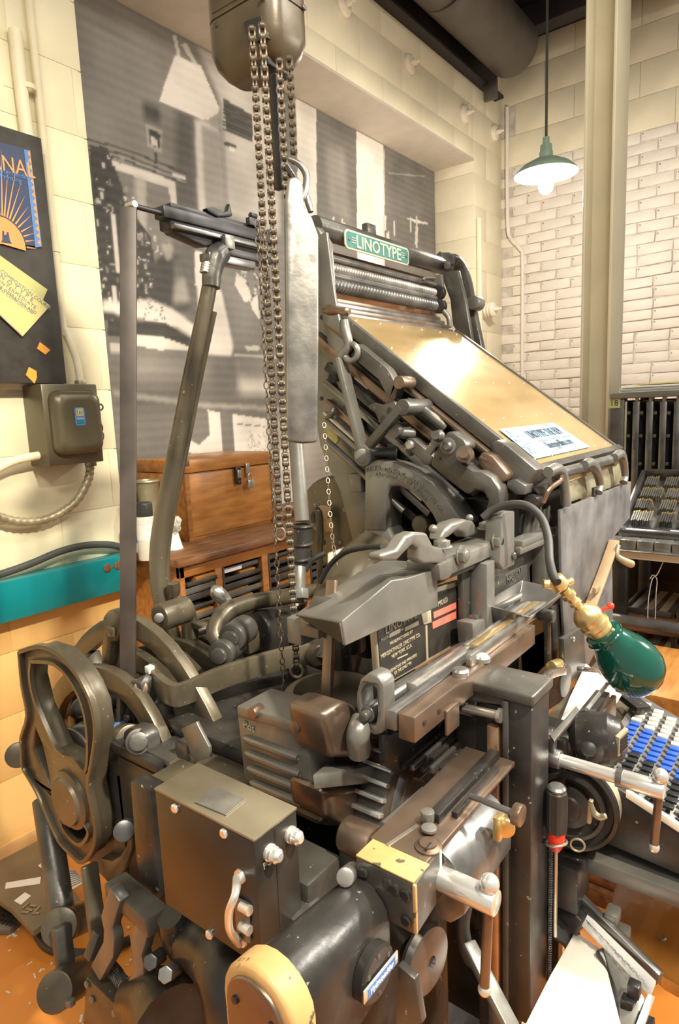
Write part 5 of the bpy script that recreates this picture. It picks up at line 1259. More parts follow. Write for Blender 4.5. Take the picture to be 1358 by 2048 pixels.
part('upright_bar', G().prism(onY(.445, [(1003, 1030), (1010, 1022), (1030, 1022), (1030, 1130), (1008, 1140), (1000, 1128)]), V((0, .030, 0))), 'iron_grey', M, .003)
screw(M, q(1027, 1112, Y=.444), (0, -1, 0), .007, .004, 'iron')
ffr = plateY('front_frame', .485, [(925, 1125), (1098, 1060), (1105, 1255), (1040, 1290), (930, 1335)], .012, 'iron', bevel=.003, holes=([(945, 1135), (963, 1128), (965, 1160), (948, 1168)], [(1060, 1135), (1066, 1125), (1074, 1122), (1080, 1130), (1080, 1165), (1062, 1170)]))
plateY('cast_panel', .482, [(987, 1155), (1055, 1128), (1056, 1178), (990, 1208)], .004, 'iron', bevel=.001)
for t, x, y, s in (('CURRENT', 1028, 1152, .017), ('TWO', 1020, 1164, .015)):
    lettering(t, s, q(x, y, Y=.4815), EX, EZ, ffr, 'iron_grey', .001, center=True)
plateY('post_plate', .452, [(974, 1128), (990, 1120), (990, 1290), (982, 1296), (974, 1292)], .03, 'iron_grey', bevel=.002)
plateY('post_base', .455, [(945, 1246), (978, 1236), (982, 1296), (948, 1292)], .03, 'iron_grey', bevel=.003)
plateY('side_bar', .478, [(946, 1145), (956, 1140), (960, 1250), (948, 1255)], .01, 'iron_grey', bevel=.002)
part('groove_rail', G().bar(q(945, 1238, Y=.47), q(1060, 1178, Y=.47), .016, .012, EZ), 'steel_dark', M, .003)
part('upper_rail', G().bar(q(1030, 1088, Y=.47), q(1098, 1060, Y=.47), .03, .014, EZ).bar(q(1035, 1102, Y=.462), q(1100, 1075, Y=.462), .012, .014, EZ), 'iron_grey', M, .002)
part('frame_leg', G().prism(onY(.46, [(1088, 1065), (1100, 1060), (1104, 1185), (1092, 1190)]), V((0, .03, 0))), 'iron_grey', M, .003)
part('key_rod_frame', G().box((1.24, .50, .76), (1.64, .62, 1.17)), 'iron_dark', M, .006)
for k in range(5): part('key_rod', G().bar(q(1060 + k * 9, 1010 + (k % 2) * 8, Y=.485), q(1050 + k * 9, 1085 + k * 3, Y=.485), .012, .010), ('iron', 'steel_dark', 'iron_grey')[k % 3], M, .002)
# tray (matrix pan)
TYb, TYf = .47, .395
tp = [q(992, 1218, Y=TYb), q(1050, 1192, Y=TYb), q(1112, 1212, Y=TYf), q(1060, 1246, Y=TYf)]
tl = [q(990, 1240, Y=TYb), q(1052, 1215, Y=TYb), q(1090, 1240, Y=TYf), q(1045, 1268, Y=TYf)]
a0_, a1_, a2_, a3_ = q(1000, 1216, Y=TYb), q(1112, 1170, Y=TYb), q(1112, 1212, Y=TYf), q(1048, 1246, Y=TYf)
tx0_, tx1_ = .995, 1.175; tzz = .985
g = G(); w0 = .004
outer_t = [V((tx0_, TYf - .012, tzz + .03)), V((tx1_, TYf - .012, tzz + .03)), V((tx1_, TYb, tzz + .04)), V((tx0_, TYb, tzz + .04))]
outer_b = [V((tx0_ + .015, TYf + .012, tzz)), V((tx1_ - .02, TYf + .012, tzz)), V((tx1_ - .02, TYb, tzz)), V((tx0_ + .015, TYb, tzz))]
inn_t = [V((tx0_ + w0, TYf - .012 + w0, tzz + .031)), V((tx1_ - w0, TYf - .012 + w0, tzz + .031)), V((tx1_ - w0, TYb - w0, tzz + .041)), V((tx0_ + w0, TYb - w0, tzz + .041))]
inn_b = [V((tx0_ + .018, TYf + .014, tzz + .004)), V((tx1_ - .023, TYf + .014, tzz + .004)), V((tx1_ - .023, TYb - w0, tzz + .004)), V((tx0_ + .018, TYb - w0, tzz + .004))]
part('catch_tray', G().loft([outer_b, outer_t, inn_t, inn_b]), 'steel_dark', M, .001)
part('chip_heap', G().box((tx0_ + .05, TYf + .03, tzz + .004), (tx1_ - .04, TYb - .02, tzz + .010)), 'iron_grey', M, .002)
part('white_washer', G().lathe(q(1072, 1190, Y=.455), (0, -1, 0), [(.020, 0), (.020, .005)], 26), 'lead', M)
part('washer_pin', G().cyl(q(1078, 1192, Y=.45), q(1102, 1184, Y=.43), .009, n=16), 'iron_dark', M, .001)

# ---- magazine front: roller, claws, brass apron, delivery plate
fr0, fr1 = mg(.06, -.05, -.02), mg(1.0, -.05, -.02)
part('front_lip', G().hexa([mg(-.02, -.035, -.03), mg(1.02, -.035, -.03), mg(1.02, -.005, -.03), mg(-.02, -.005, -.03), mg(-.02, -.035, .008), mg(1.02, -.035, .008), mg(1.02, -.005, .008), mg(-.02, -.005, .008)]), 'iron', M, .002)
part('front_roller', G().cyl(q(1122, 946, Y=.435), q(1232, 916, Y=.435), .011, n=20), 'steel_dark', M)
part('apron', G().prism(onY(.45, [(1122, 962), (1240, 918), (1250, 965), (1125, 1010)]), V((0, .004, 0))), 'galv', M, .001)
part('apron_rail', G().prism(onY(.445, [(1122, 958), (1238, 918), (1238, 928), (1122, 970)]), V((0, .006, 0))), 'brass_sheet', M, .001)
for pts in ([(1096, 944), (1112, 938), (1124, 948), (1130, 980), (1133, 1010)], [(1168, 930), (1180, 926), (1192, 940), (1200, 968), (1196, 985)], [(1228, 915), (1240, 908), (1246, 920), (1250, 950), (1247, 965)]):
    part('claw', G().tube([q(x, y, Y=.425) for x, y in pts], [.010, .012, .011, .009, .010], 12), 'iron_grey', M)
part('cable_tube', G().tube([q(1122, 950, Y=.42), q(1120, 962, Y=.42), q(1098, 980, Y=.43), q(1086, 1005, Y=.44)], .005, 8), 'steel_brown', M)
part('curved_guide', G().prism(onY(.455, [(1068, 976), (1090, 972), (1108, 948), (1122, 945), (1118, 965), (1100, 985), (1078, 990)]), V((0, .02, 0))), 'iron', M, .004)
part('pawl_cluster', G().box(q(1066, 985, Y=.47), q(1092, 1005, Y=.47) + V((0, .02, 0))).cyl(q(1062, 1000, Y=.46), q(1080, 1002, Y=.46), .012), 'iron_dark', M, .003)
dp = plateY('delivery_plate', .43, [(1121, 1020), (1262, 963), (1260, 1035), (1224, 1078), (1152, 1290), (1130, 1280), (1124, 1180)], .006, 'slate', bevel=.001)
for p in ((1191, 985), (1250, 962)): part('plate_hook', G().box(q(*p, Y=.428) - V((.010, 0, .008)), q(*p, Y=.428) + V((.010, .006, .012))), 'iron_dark', dp, .001)
plateY('side_plate', .45, [(1224, 1080), (1226, 1235), (1170, 1345), (1150, 1330), (1165, 1250)], .006, 'slate', bevel=.001)
plateY('flag_sticker', .4485, [(1214, 1125), (1220, 1110), (1219, 1138), (1205, 1155)], .001, 'red_tape', bevel=0)
part('leather_belt', G().tube(onY(.415, [(1229, 1082), (1205, 1150), (1180, 1215), (1166, 1256)]), 1, 8, 3, sq=(.008, .024), up=EY), 'belt_leather', M, .001)
part('belt_clip', G().obox(q(1193, 1178, Y=.408), V((.018, 0, .0)), V((0, .004, 0)), V((.0, 0, .007))), 'belt_leather', M, .001)
plateY('lower_door', .40, [(1128, 1278), (1168, 1252), (1172, 1340), (1132, 1372)], .012, 'iron', bevel=.002)
screw(M, q(1146, 1278, Y=.399), (0, -1, 0), .005, .004, 'steel')
plateY('channel_plate', .44, [(1104, 1215), (1124, 1205), (1130, 1310), (1108, 1325)], .02, 'iron_dark', bevel=.003)
part('channel_strip', G().bar(q(1094, 1240, Y=.43), q(1096, 1330, Y=.43), .012, .012), 'iron', M, .002)
part('copper_roll', G().cyl(q(1102, 1335, Y=.41), q(1118, 1328, Y=.41), .012, n=16), 'brass', M, .002)
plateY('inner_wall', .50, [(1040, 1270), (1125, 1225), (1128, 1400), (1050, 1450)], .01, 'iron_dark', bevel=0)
part('spoon_lever', G().tube([q(1237, 1090, Y=.40), q(1234, 1110, Y=.40), q(1245, 1120, Y=.39), q(1262, 1128, Y=.38)], [.005, .006, .008, .010], 12), 'galv', M)
# ---- assembler in front of the keyboard
AY = .30
part('assembler_rail', G().cyl((.98, .285, .885), (1.34, .285, .885), .0035, n=12), 'chrome', M)
part('assembler_bed', G().hexa([q(1100, 1478, Z=.87), q(1152, 1420, Z=.87), q(1160, 1428, Z=.87), q(1108, 1490, Z=.87), q(1100, 1470, Z=.88), q(1152, 1412, Z=.88), q(1160, 1420, Z=.88), q(1108, 1482, Z=.88)]), 'steel', M, .001)
part('assembler_front', G().box((.985, .262, .845), (1.065, .270, .882)), 'steel_brown', M, .002)
part('assembler_slide', G().box((.985, .275, .862), (1.075, .298, .880)), 'steel_dark', M, .002)
part('star_wheel', G().lathe(q(1128, 1360, Y=.36), (0, -1, 0), [(.030, 0), (.030, .004)], 20), 'iron_grey', M, .001)
part('frame_loop', G().tube([q(1090, 1375, Y=.36), q(1092, 1355, Y=.36), q(1110, 1345, Y=.36), q(1128, 1342, Y=.36)], 1, 8, 3, sq=(.012, .010), up=EY), 'steel', M, .001)
part('clamp', G().box((1.20, .277, .878), (1.222, .293, .900)), 'steel', M, .003)
part('assembler_knob', G().cyl((1.06, .262, .90), (1.06, .24, .90), .010, n=14).cyl((1.12, .30, .90), (1.12, .26, .90), .007, n=12), 'steel', M, .002)
part('copy_rod', G().bar(q(1160, 1338, Y=.32), q(1208, 1342, Y=.32), .012, .008), 'steel', M, .002)

# ---- keyboard
KZ = .775
kb = part('keyboard', G().hexa([(.985, .09, .68), (1.33, .09, .68), (1.33, .285, .735), (.985, .285, .735), (.985, .09, .694), (1.33, .09, .694), (1.33, .285, .776), (.985, .285, .776)]), 'key_grey', M, .003)
kd0 = q(1225, 1543, Z=.785)
protos = {}
ky0, kx0 = .262, 1.022
for c in range(15):
    for r_ in range(6):
        x = kx0 + c * .0188; y = ky0 - r_ * .0225 - (c % 2) * .0012; z = .7675 - r_ * .0094
        m_ = 'key_black' if c < 5 else ('key_blue' if c < 10 else 'key_white')
        p = V((x, y, z))
        if m_ not in protos:
            k0 = part('key', G().loft([[p + V((-.0060, -.0084, .006)), p + V((.0060, -.0084, .006)), p + V((.0060, .0084, .006)), p + V((-.0060, .0084, .006))], [p + V((-.0060, -.0084, .011)), p + V((.0060, -.0084, .011)), p + V((.0060, .0084, .011)), p + V((-.0060, .0084, .011))]]).box(p + V((-.002, -.003, -.004)), p + V((.002, .003, .006))), m_, kb, .0012); protos[m_] = (k0, ORG[k0.name] - p)
        else: copy(protos[m_][0], kb, p + protos[m_][1])
for c in range(15):
    for r_ in range(5):
        p = V((kx0 + c * .0188 + .009, ky0 - (r_ + .5) * .0225, .7675 - (r_ + .5) * .0094))
        if c == 0 and r_ == 0: sl = part('key_slot', G().obox(p, V((.003, 0, 0)), V((0, .0035, 0)), V((0, 0, .0035))), 'iron_grey', kb, .001)
        else: copy(sl, kb, p)
part('keyboard_side', G().prism([(.968, .06, .66), (.968, .30, .68), (.968, .30, .79), (.968, .27, .79), (.968, .06, .705)], (.016, 0, 0)), 'iron_dark', kb, .003)
part('white_strip', G().obox(V((.966, .165, .752)), V((.004, 0, 0)), V((0, .055, .022)), V((0, 0, .006))), 'key_white', kb, .001)
part('keyboard_base', G().box((.95, -.02, .625), (1.40, .28, .652)), 'iron_grey', M, .004)
part('keyboard_pan', G().prism([(.986, .06, .655), (.986, .30, .66), (.986, .30, .73), (.986, .06, .675)], (.34, 0, 0)), 'iron_dark', M, .003)
part('copy_board', G().hexa([(1.08, .292, .755), (1.50, .292, .755), (1.50, .40, .775), (1.08, .40, .775), (1.08, .292, .762), (1.50, .292, .762), (1.50, .40, .782), (1.08, .40, .782)]), 'iron_olive', M, .002)
part('space_bar', G().bar(q(1248, 1390, Z=.79), q(1288, 1420, Z=.79), .03, .014, EZ), 'iron_dark', M, .003)
# motor
mo = q(1193, 1476, X=.97); mx_ = V((.25, -1, .1)).normalized()
mt_ = part('motor', G().lathe(mo - mx_ * .042, mx_, [(.0, 0), (.020, .003), (.034, .014), (.040, .032), (.040, .060), (.036, .066), (.030, .078), (.012, .086), (.0, .087)], 36, False), 'iron_dark', M)
part('motor_arm', G().tube([mo + V((0, .03, -.01)), mo + V((-.02, .055, -.012)), mo + V((-.03, .09, .0)), mo + V((-.03, .13, .02))], [.026, .020, .017, .015], 14), 'iron_dark', mt_)
part('brush_cap', G().cyl(q(1180, 1500, X=.93), q(1176, 1498, X=.91), .011, n=18).cyl(q(1186, 1496, X=.95), q(1180, 1500, X=.93), .020, n=22), 'iron_dark', mt_, .002)
part('motor_plate', G().obox(mo + V((-.014, -.040, .012)), V((.010, -.004, .004)), V((0, 0, .015)), V((-.0015, -.003, 0))), 'plate_letter', mt_)
for k in range(5):
    part('plate_line', G().obox(mo + V((-.0155, -.0435, .022 - k * .005)), V((.008, -.0032, .0032)), V((0, 0, .0012)), V((-.0006, -.0012, 0))), 'plate_black', mt_)
# drum beside it
dcen = q(1138, 1612, X=.93); da = V((-1, -.12, .05)).normalized()
dm = part('drum_housing', G().lathe(dcen, da, [(.068, -.05), (.072, -.04), (.072, .0), (.066, .004), (.064, -.004), (.055, -.006), (.053, .004), (.047, .006), (.045, -.002), (.034, -.004), (.032, .006), (.020, .008), (.018, .012), (.010, .014), (.0, .012)], 48, False), 'iron_dark', M)
part('index_ring', G().lathe(dcen, da, [(.0725, -.038), (.0725, -.006)], 48, False), 'plate_letter', dm)
part('index_fork', G().tube([q(1212, 1632, X=.89), q(1200, 1634, X=.89), q(1188, 1626, X=.89), q(1180, 1606, X=.89)], [.004, .005, .005, .004], 10).bar(q(1182, 1600, X=.89), q(1178, 1645, X=.89), .006, .008), 'galv', dm, .001)
part('drum_box', G().box((.90, .27, .585), (.96, .335, .66)), 'iron_dark', M, .003)
part('pull_ring', G().torus(q(1155, 1690, X=.895), (1, .3, 0), .010, .0018, 20, 6), 'galv', M)
part('drum_support', G().box((.93, .30, .62), (1.0, .42, .85)), 'iron_dark', M, .005)

# ---- foot levers low at the left
LX = .50
def lq(x, y, X=LX): return q(x, y, X=X)
part('rear_upright', G().tube([lq(88, 1600, .60), lq(105, 1700, .57), lq(125, 1830, .54)], [.024, .025, .024], 14), 'iron', M)
part('pivot_hub', G().cyl(lq(122, 1852, .52), lq(175, 1830, .60), .030, n=24).cyl(lq(118, 1854, .515), lq(126, 1850, .53), .034, n=24), 'iron_olive', M, .004)
part('lever_arm', G().bar(lq(122, 1850, .515), lq(135, 1975, .50), .020, .034, EX), 'iron', M, .005)
part('lever_cup', G().cyl(lq(108, 1985, .46), lq(165, 1950, .54), .034, n=26), 'iron_olive', M, .004)
part('cup_bolt', G().cyl(lq(140, 2000, .47), lq(142, 2010, .47), .009, n=6), 'iron_grey', M, .001)
part('connecting_bar', G().bar(lq(178, 1728, .54), lq(196, 1870, .52), .014, .030, EX), 'iron_olive', M, .004)
part('bar_fork', G().prism(onX(.58, [(200, 1716), (222, 1722), (240, 1712), (252, 1690), (258, 1652), (264, 1650), (262, 1700), (248, 1740), (225, 1770), (210, 1762)]), V((.03, 0, 0))), 'iron_olive', M, .004)
part('fork_roller', G().cyl(lq(248, 1662, .55), lq(256, 1655, .60), .018, n=18), 'steel_dark', M, .003)
for pts in ([(240, 1782), (222, 1838), (228, 1862), (226, 1892), (200, 1940)], [(298, 1832), (282, 1890), (285, 1912), (288, 1945), (262, 2000)]):
    part('pawl', G().tube(onX(.485, pts), 1, 8, 1, sq=(.030, .020), up=EX), 'iron_grey', M, .004)
part('pawl_tie', G().bar(lq(232, 1770, .51), lq(318, 1845, .49), .03, .04, EX), 'iron', M, .005)
lbA, lbB, lbC, lbD = onX(.47, [(172, 1954), (258, 2036), (252, 2140), (164, 2060)]); tA, tB = onX(.51, [(203, 1922), (288, 2005)])
part('latch_box', G().hexa([lbD, lbC, lbC + V((.06, 0, 0)), lbD + V((.06, 0, 0)), lbA, lbB, tB, tA]), 'iron_olive', M, .004)
for p in ((175, 1968), (185, 1998), (230, 2026)): screw(M, q(*p, X=.469), (-1, 0, 0), .006, .004, 'iron_grey')
part('latch_spring', G().tube([q(222, 1935, X=.50).lerp(q(250, 1972, X=.50), i / 80) + V((.010 * math.cos(i * .8), 0, .010 * math.sin(i * .8))) for i in range(81)], .0022, 6, 1), 'steel_dark', M)
part('latch_arm', G().bar(lq(205, 1860, .52), lq(185, 1915, .50), .02, .03, EX), 'iron', M, .004)
part('side_casting', G().prism(onX(.53, [(258, 1560), (300, 1580), (310, 1700), (320, 1800), (290, 1810), (270, 1720)]), V((.03, 0, 0))), 'iron_dark', M, .006)
part('pivot_bolt', G().cyl(lq(300, 1925, .47), lq(322, 1910, .50), .012, n=6), 'steel_dark', M, .002)
part('pivot_bolt', G().cyl(lq(330, 1950, .46), lq(352, 1935, .49), .012, n=6), 'steel', M, .002)
part('toe_casting_low', G().tube([lq(270, 2000, .49), lq(320, 2010, .48), lq(350, 2060, .46)], [.035, .05, .06], 16), 'iron_dark', M)
# ================================================================== chain hoist with hanging metal pig
HX, HY = .878, .779
def hsec(z, ins, r=.03, n=5):
    x0, x1, y0, y1 = HX + ins, HX + .105 - ins, HY + ins, HY + .165 - ins; o = []
    for cx_, cy_, a0 in ((x1 - r, y1 - r, 0), (x0 + r, y1 - r, 90), (x0 + r, y0 + r, 180), (x1 - r, y0 + r, 270)):
        for i in range(n + 1):
            a = math.radians(a0 + 90 * i / n); o.append(V((cx_ + r * math.cos(a), cy_ + r * math.sin(a), z)))
    return o
hz = q(545, 112, X=HX + .01).z
ho = thing('chain_hoist', (HX + .05, HY + .08, hz), 'brown steel chain hoist with hanging chains above the machine', 'hoist')
mat('hoist_brown', (0.085, 0.066, 0.042), 0.36, 0.3, var=0.3, scale=12, bump=0.1, bscale=50, speck=((0.30, 0.27, 0.2), 40, 0.70))
mat('chain_steel', (0.12, 0.097, 0.07), 0.38, 0.6, var=0.4, scale=60)
mat('chain_pale', (0.30, 0.245, 0.18), 0.40, 0.6, var=0.2)
hb_ = part('body', G().loft([hsec(hz, .032, .018), hsec(hz + .010, .018, .026), hsec(hz + .026, .006, .03), hsec(hz + .048, .0, .03), hsec(hz + .094, .0, .03), hsec(hz + .0945, .002, .03), hsec(hz + .097, .002, .03), hsec(hz + .0975, .0, .03), hsec(hz + .26, .0, .03), hsec(hz + .275, .012, .026)]), 'hoist_brown', ho)
part('cover_plate', G().box((HX - .002, HY + .02, hz + .105), (HX + .004, HY + .14, hz + .20)), 'hoist_brown', hb_, .003)
for dy in (.018, .13): screw(hb_, (HX, HY + dy, hz + .085), (-1, 0, 0), .004, .002, 'iron_dark')
screw(hb_, (HX + .085, HY, hz + .10), (0, -1, 0), .005, .003, 'iron_dark')
part('slot_shadow', G().prism(onX(HX - .0012, [(487, 44), (521, 31), (530, 72), (512, 84), (498, 80)]), V((.03, 0, 0))), 'black_iron', hb_)  # dark patch on the case stands in for the shade inside the slot
part('slot_shadow', G().box((HX + .02, HY + .03, hz - .002), (HX + .085, HY + .075, hz + .02)), 'black_iron', hb_, .004)  # dark block standing in for the shaded chain opening underneath
part('hanger_rod', G().cyl((HX + .05, HY + .08, hz + .27), (HX + .05, HY + .08, ZC), .012, n=14), 'iron_dark', ho)
part('hanger_eye', G().torus((HX + .05, HY + .08, hz + .29), EY, .022, .007, 22, 8), 'iron_dark', ho)
# roller chain link: two figure-eight plates and a pin
PT = .0150
def chain_link_mesh(gap, m):
    g = G(); out = []
    for i in range(24):
        a = 2 * math.pi * i / 24; z = math.sin(a); x = math.cos(a)
        w = .0050 if abs(z) > .35 else .0036
        out.append((x * w * 1.0 if abs(z) > .2 else math.copysign(.0034, x), z * (PT * .5 + .0042)))
    for s in (-1, 1):
        g.prism([V((x, s * gap - .0012, z)) for x, z in out], V((0, .0024, 0)))
    for zz_ in (-PT / 2, PT / 2):
        g.cyl((0, -gap - .0016, zz_), (0, gap + .0016, zz_), .0030, n=10); g.cyl((0, -gap + .001, zz_), (0, gap - .001, zz_), .0056, n=12)
    return mesh_of('chain_link', g, m)
lk = [chain_link_mesh(.0044, 'chain_steel'), chain_link_mesh(.0026, 'chain_steel')]
def roller_chain(top, bot, parent, yawr):
    top, bot = V(top), V(bot); n = max(2, int(round((top - bot).length / PT)))
    rot = (bot - top).to_track_quat('-Z', 'Y').to_euler()
    for i in range(n):
        o = bpy.data.objects.new('chain_link', lk[i % 2]); link(o, parent, top.lerp(bot, (i + .5) / n)); o.rotation_euler = (0, 0, yawr)
def plumb(px, py, D, y2):
    """vertical run under a point, down to image height y2"""
    p = q(px, py, D=D); d = ray(px, y2); t = V((p.x, p.y)).length / V((d.x, d.y)).length; b = CO + d * t
    return p, V((p.x, p.y, b.z))
yv = math.radians(38)
yvp = math.radians(128)
ta, ba = plumb(504, 58, 1.05, 1052); roller_chain(ta, ba, ho, yv)
tb_, bb_ = plumb(524, 52, 0.985, 1335); roller_chain(tb_, bb_, ho, yv + .15)
tc2, bc2 = plumb(559, 122, 1.09, 392); roller_chain(tc2, bc2, ho, yv)
td, bd2 = plumb(579, 118, 1.10, 322); roller_chain(td, bd2, ho, yv - .2)
nrm = V((CF.x, CF.y, 0)).normalized()
part('end_ring', G().torus(ba + V((0, 0, -.018)), V((nrm.x, nrm.y, .1)), .0085, .0022, 22, 8, 1.35, EZ), 'chain_pale', ho)
part('end_ring', G().torus(bb_ + V((0, 0, -.012)), V((nrm.x + .3, nrm.y, .1)), .011, .0028, 22, 8, 1.1, EZ), 'chain_pale', ho)
kb_ = plumb(524, 52, 0.985, 1275)[1]
part('stop_knob', G().ball(kb_ - nrm * .004, .013, 16, 10, (1, 1, .85)), 'brass', ho)
t_ = plumb(548, 150, 1.12, 380)
part('chain_guide', G().tube([t_[0], t_[0].lerp(t_[1], .5), t_[1]], 1, 8, 1, sq=(.02, .014), up=EX), 'iron_dark', ho, .003)
part('guide_strap', G().bar(q(537, 330, D=1.13), q(562, 760, D=1.13), .006, .010, nrm), 'iron_dark', ho, .001)
part('hook', G().tube([q(578, 318, D=1.10), q(598, 328, D=1.10), q(612, 348, D=1.10), q(612, 375, D=1.095), q(604, 398, D=1.09), q(596, 402, D=1.09)], [.004, .0055, .0062, .0062, .0055, .004], 12), 'steel_dark', ho)
part('hook', G().tube([q(572, 330, D=1.11), q(585, 352, D=1.12), q(602, 378, D=1.14), q(612, 392, D=1.15), q(618, 410, D=1.15), q(622, 424, D=1.15)], [.0045, .006, .0062, .006, .006, .005], 12), 'steel_dark', ho)
# thin pull chain of the hoist
def link_chain(pts, parent, m, pitch=.0125, r=.0040, wr=.0011, st=1.55):
    P = smooth_path(pts, 12); cum = [0]
    for i in range(1, len(P)): cum.append(cum[-1] + (P[i] - P[i - 1]).length)
    n = int(cum[-1] / pitch)
    meshes = [mesh_of('chain_link', G().torus((0, 0, 0), EX, r, wr, 14, 6, st, EZ), m), mesh_of('chain_link', G().torus((0, 0, 0), EY, r, wr, 14, 6, st, EZ), m)]
    for k in range(n):
        s_ = (k + .5) * pitch; i = 0
        while i < len(cum) - 2 and cum[i + 1] < s_: i += 1
        d = P[i + 1] - P[i]; p = P[i] + d * ((s_ - cum[i]) / max(d.length, 1e-9))
        o = bpy.data.objects.new('chain_link', meshes[k % 2]); link(o, parent, p)
        o.rotation_euler = (EZ.rotation_difference(d).to_matrix() @ Matrix.Rotation(.55, 3, 'Z')).to_euler()
a_, b_p = plumb(516, 480, 1.02, 1395)
pc_ = thing('pull_chain', b_p, 'thin small-link chain hanging left of the roller chains', 'chain')
link_chain([a_ + V((0, 0, .03)), a_.lerp(b_p, .3), a_.lerp(b_p, .7), b_p], pc_, 'chain_steel')
link_chain([a_ + V((.004, -.006, .02)), a_.lerp(b_p, .06) + V((.008, -.010, 0)), a_.lerp(b_p, .16)], pc_, 'chain_steel')
p1 = thing('pull_chain', q(690, 1300, D=1.3), 'pale small-link chain hanging from the cleat behind the hood', 'chain')
link_chain([q(648, 845, D=1.42), q(655, 950, D=1.40), q(663, 1060, D=1.37), q(678, 1170, D=1.33), q(690, 1300, D=1.28)], p1, 'chain_pale', .0125, .0038, .0010)
# the pig
IO = [(574, 374), (590, 371), (603, 382), (606, 428), (622, 446), (634, 478), (637, 640), (638, 886), (606, 889), (573, 884), (571, 640), (568, 420)]
ii_ = [q(x, y, D=1.115) for x, y in IO]; cI = sum(ii_, V((0, 0, 0))) / len(ii_)
bn_ = V((.72, .69, 0)).normalized()
ii_ = [p - bn_ * (p - cI).dot(bn_) for p in ii_]
pig = part('metal_pig', G().prism([p - bn_ * .02 for p in ii_], bn_ * .045), 'lead', None, .006, 3, label='long silver ingot of type metal hanging from the hoist hook', cat='ingot')

# machine pieces that stand behind the pig
part('vent_pipe', G().cyl(q(584, 780, D=1.27), q(604, 1042, D=1.25), .0145, n=22), 'iron_grey', M)
vp = part('pipe_elbow', G().tube([q(605, 1050, D=1.25), q(605, 1080, D=1.25), q(601, 1110, D=1.25), q(599, 1128, D=1.25)], [.0185, .018, .017, .0165], 18), 'iron_dark', M)
for (x, y) in ((605, 1052), (604, 1088), (600, 1118)): part('pipe_bead', G().torus(q(x, y, D=1.25), EZ, .0185, .0032, 22, 8), 'iron_dark', vp)
part('pipe_stub', G().cyl(q(599, 1125, D=1.25), q(597, 1205, D=1.23), .013, n=18).cyl(q(601, 1198, D=1.21), q(600, 1178, D=1.215), .016, n=6), 'iron_grey', M, .001)
part('black_cable', G().tube([q(640, 1165, D=1.30), q(660, 1130, D=1.28), q(690, 1105, D=1.25), q(730, 1095, D=1.2), q(765, 1093, D=1.15)], .0055, 10), 'rubber', M)
part('black_cable', G().tube([q(610, 1142, D=1.30), q(625, 1120, D=1.30), q(650, 1106, D=1.30)], .0055, 10), 'rubber', M)

# ================================================================== task lamp with green shade
tl_ = thing('task_lamp', q(1180, 1240, D=1.02), 'brass socket work lamp with a glossy dark green shade on a black gooseneck', 'lamp')
part('gooseneck', G().tube([q(965, 1036, Y=.475), q(985, 1020, Y=.46), q(1020, 1009, Y=.43), q(1055, 1012, Y=.40), q(1082, 1035, Y=.375), q(1096, 1075, Y=.355), q(1099, 1120, Y=.34), q(1106, 1150, Y=.325), q(1114, 1165, Y=.315)], .0068, 14), 'rubber', tl_)
L0, L1 = q(1110, 1160, D=1.05), q(1300, 1372, D=1.07)
ld_ = (L1 - L0).normalized(); LL = (L1 - L0).length
def lp_(t): return L0 + ld_ * (LL * t)
part('knuckle', G().lathe(lp_(0.0), ld_, [(.010, -.006), (.015, -.002), (.015, .016), (.010, .020)], 20), 'brass', tl_, .001)
part('thumb_screw', G().cyl(lp_(.04) - CR * .012, lp_(.04) - CR * .026, .008, n=14).cyl(lp_(.06) + CR * .010 + CU * .006, lp_(.06) + CR * .02 + CU * .01, .006, n=12), 'brass', tl_, .001)
part('threaded_stem', G().lathe(lp_(.09), ld_, [(.009, 0), (.009, .006), (.012, .008), (.012, .016), (.008, .018), (.008, .024), (.010, .026), (.010, .032), (.007, .034), (.007, .042)], 18), 'brass', tl_)
part('socket', G().lathe(lp_(.27), ld_, [(.010, -.004), (.018, .004), (.0235, .012), (.024, .020), (.022, .022), (.022, .030), (.0245, .032), (.0245, .038), (.021, .041), (.021, .064)], 26), 'brass', tl_)
part('socket_key', G().cyl(lp_(.35) + CR * .02 + CU * .012, lp_(.35) + CR * .034 + CU * .018, .003, n=8).ball(lp_(.35) + CR * .036 + CU * .019, .006), 'red', tl_)
SB = .50; sl_ = LL * (1 - SB)
prof = [(.022, -.006), (.029, -.004), (.030, .004), (.029, .008), (.030, .014), (.036, .028), (.043, .045), (.0475, .062), (.049, .078), (.0475, .094), (.043, .107), (.034, .118), (.022, .1245), (.008, .127), (.0, .127)]
kf = sl_ / .127
gsh = part('green_shade', G().lathe(lp_(SB), ld_, [(r_ * 1.0, h_ * kf) for r_, h_ in prof], 44, False), 'green_glass', tl_, label='dark green bulb-shaped shade')
part('shade_collar', G().lathe(lp_(SB), ld_, [(.0305, .003), (.0318, .005), (.0305, .008)], 32, False), 'green_glass', gsh)
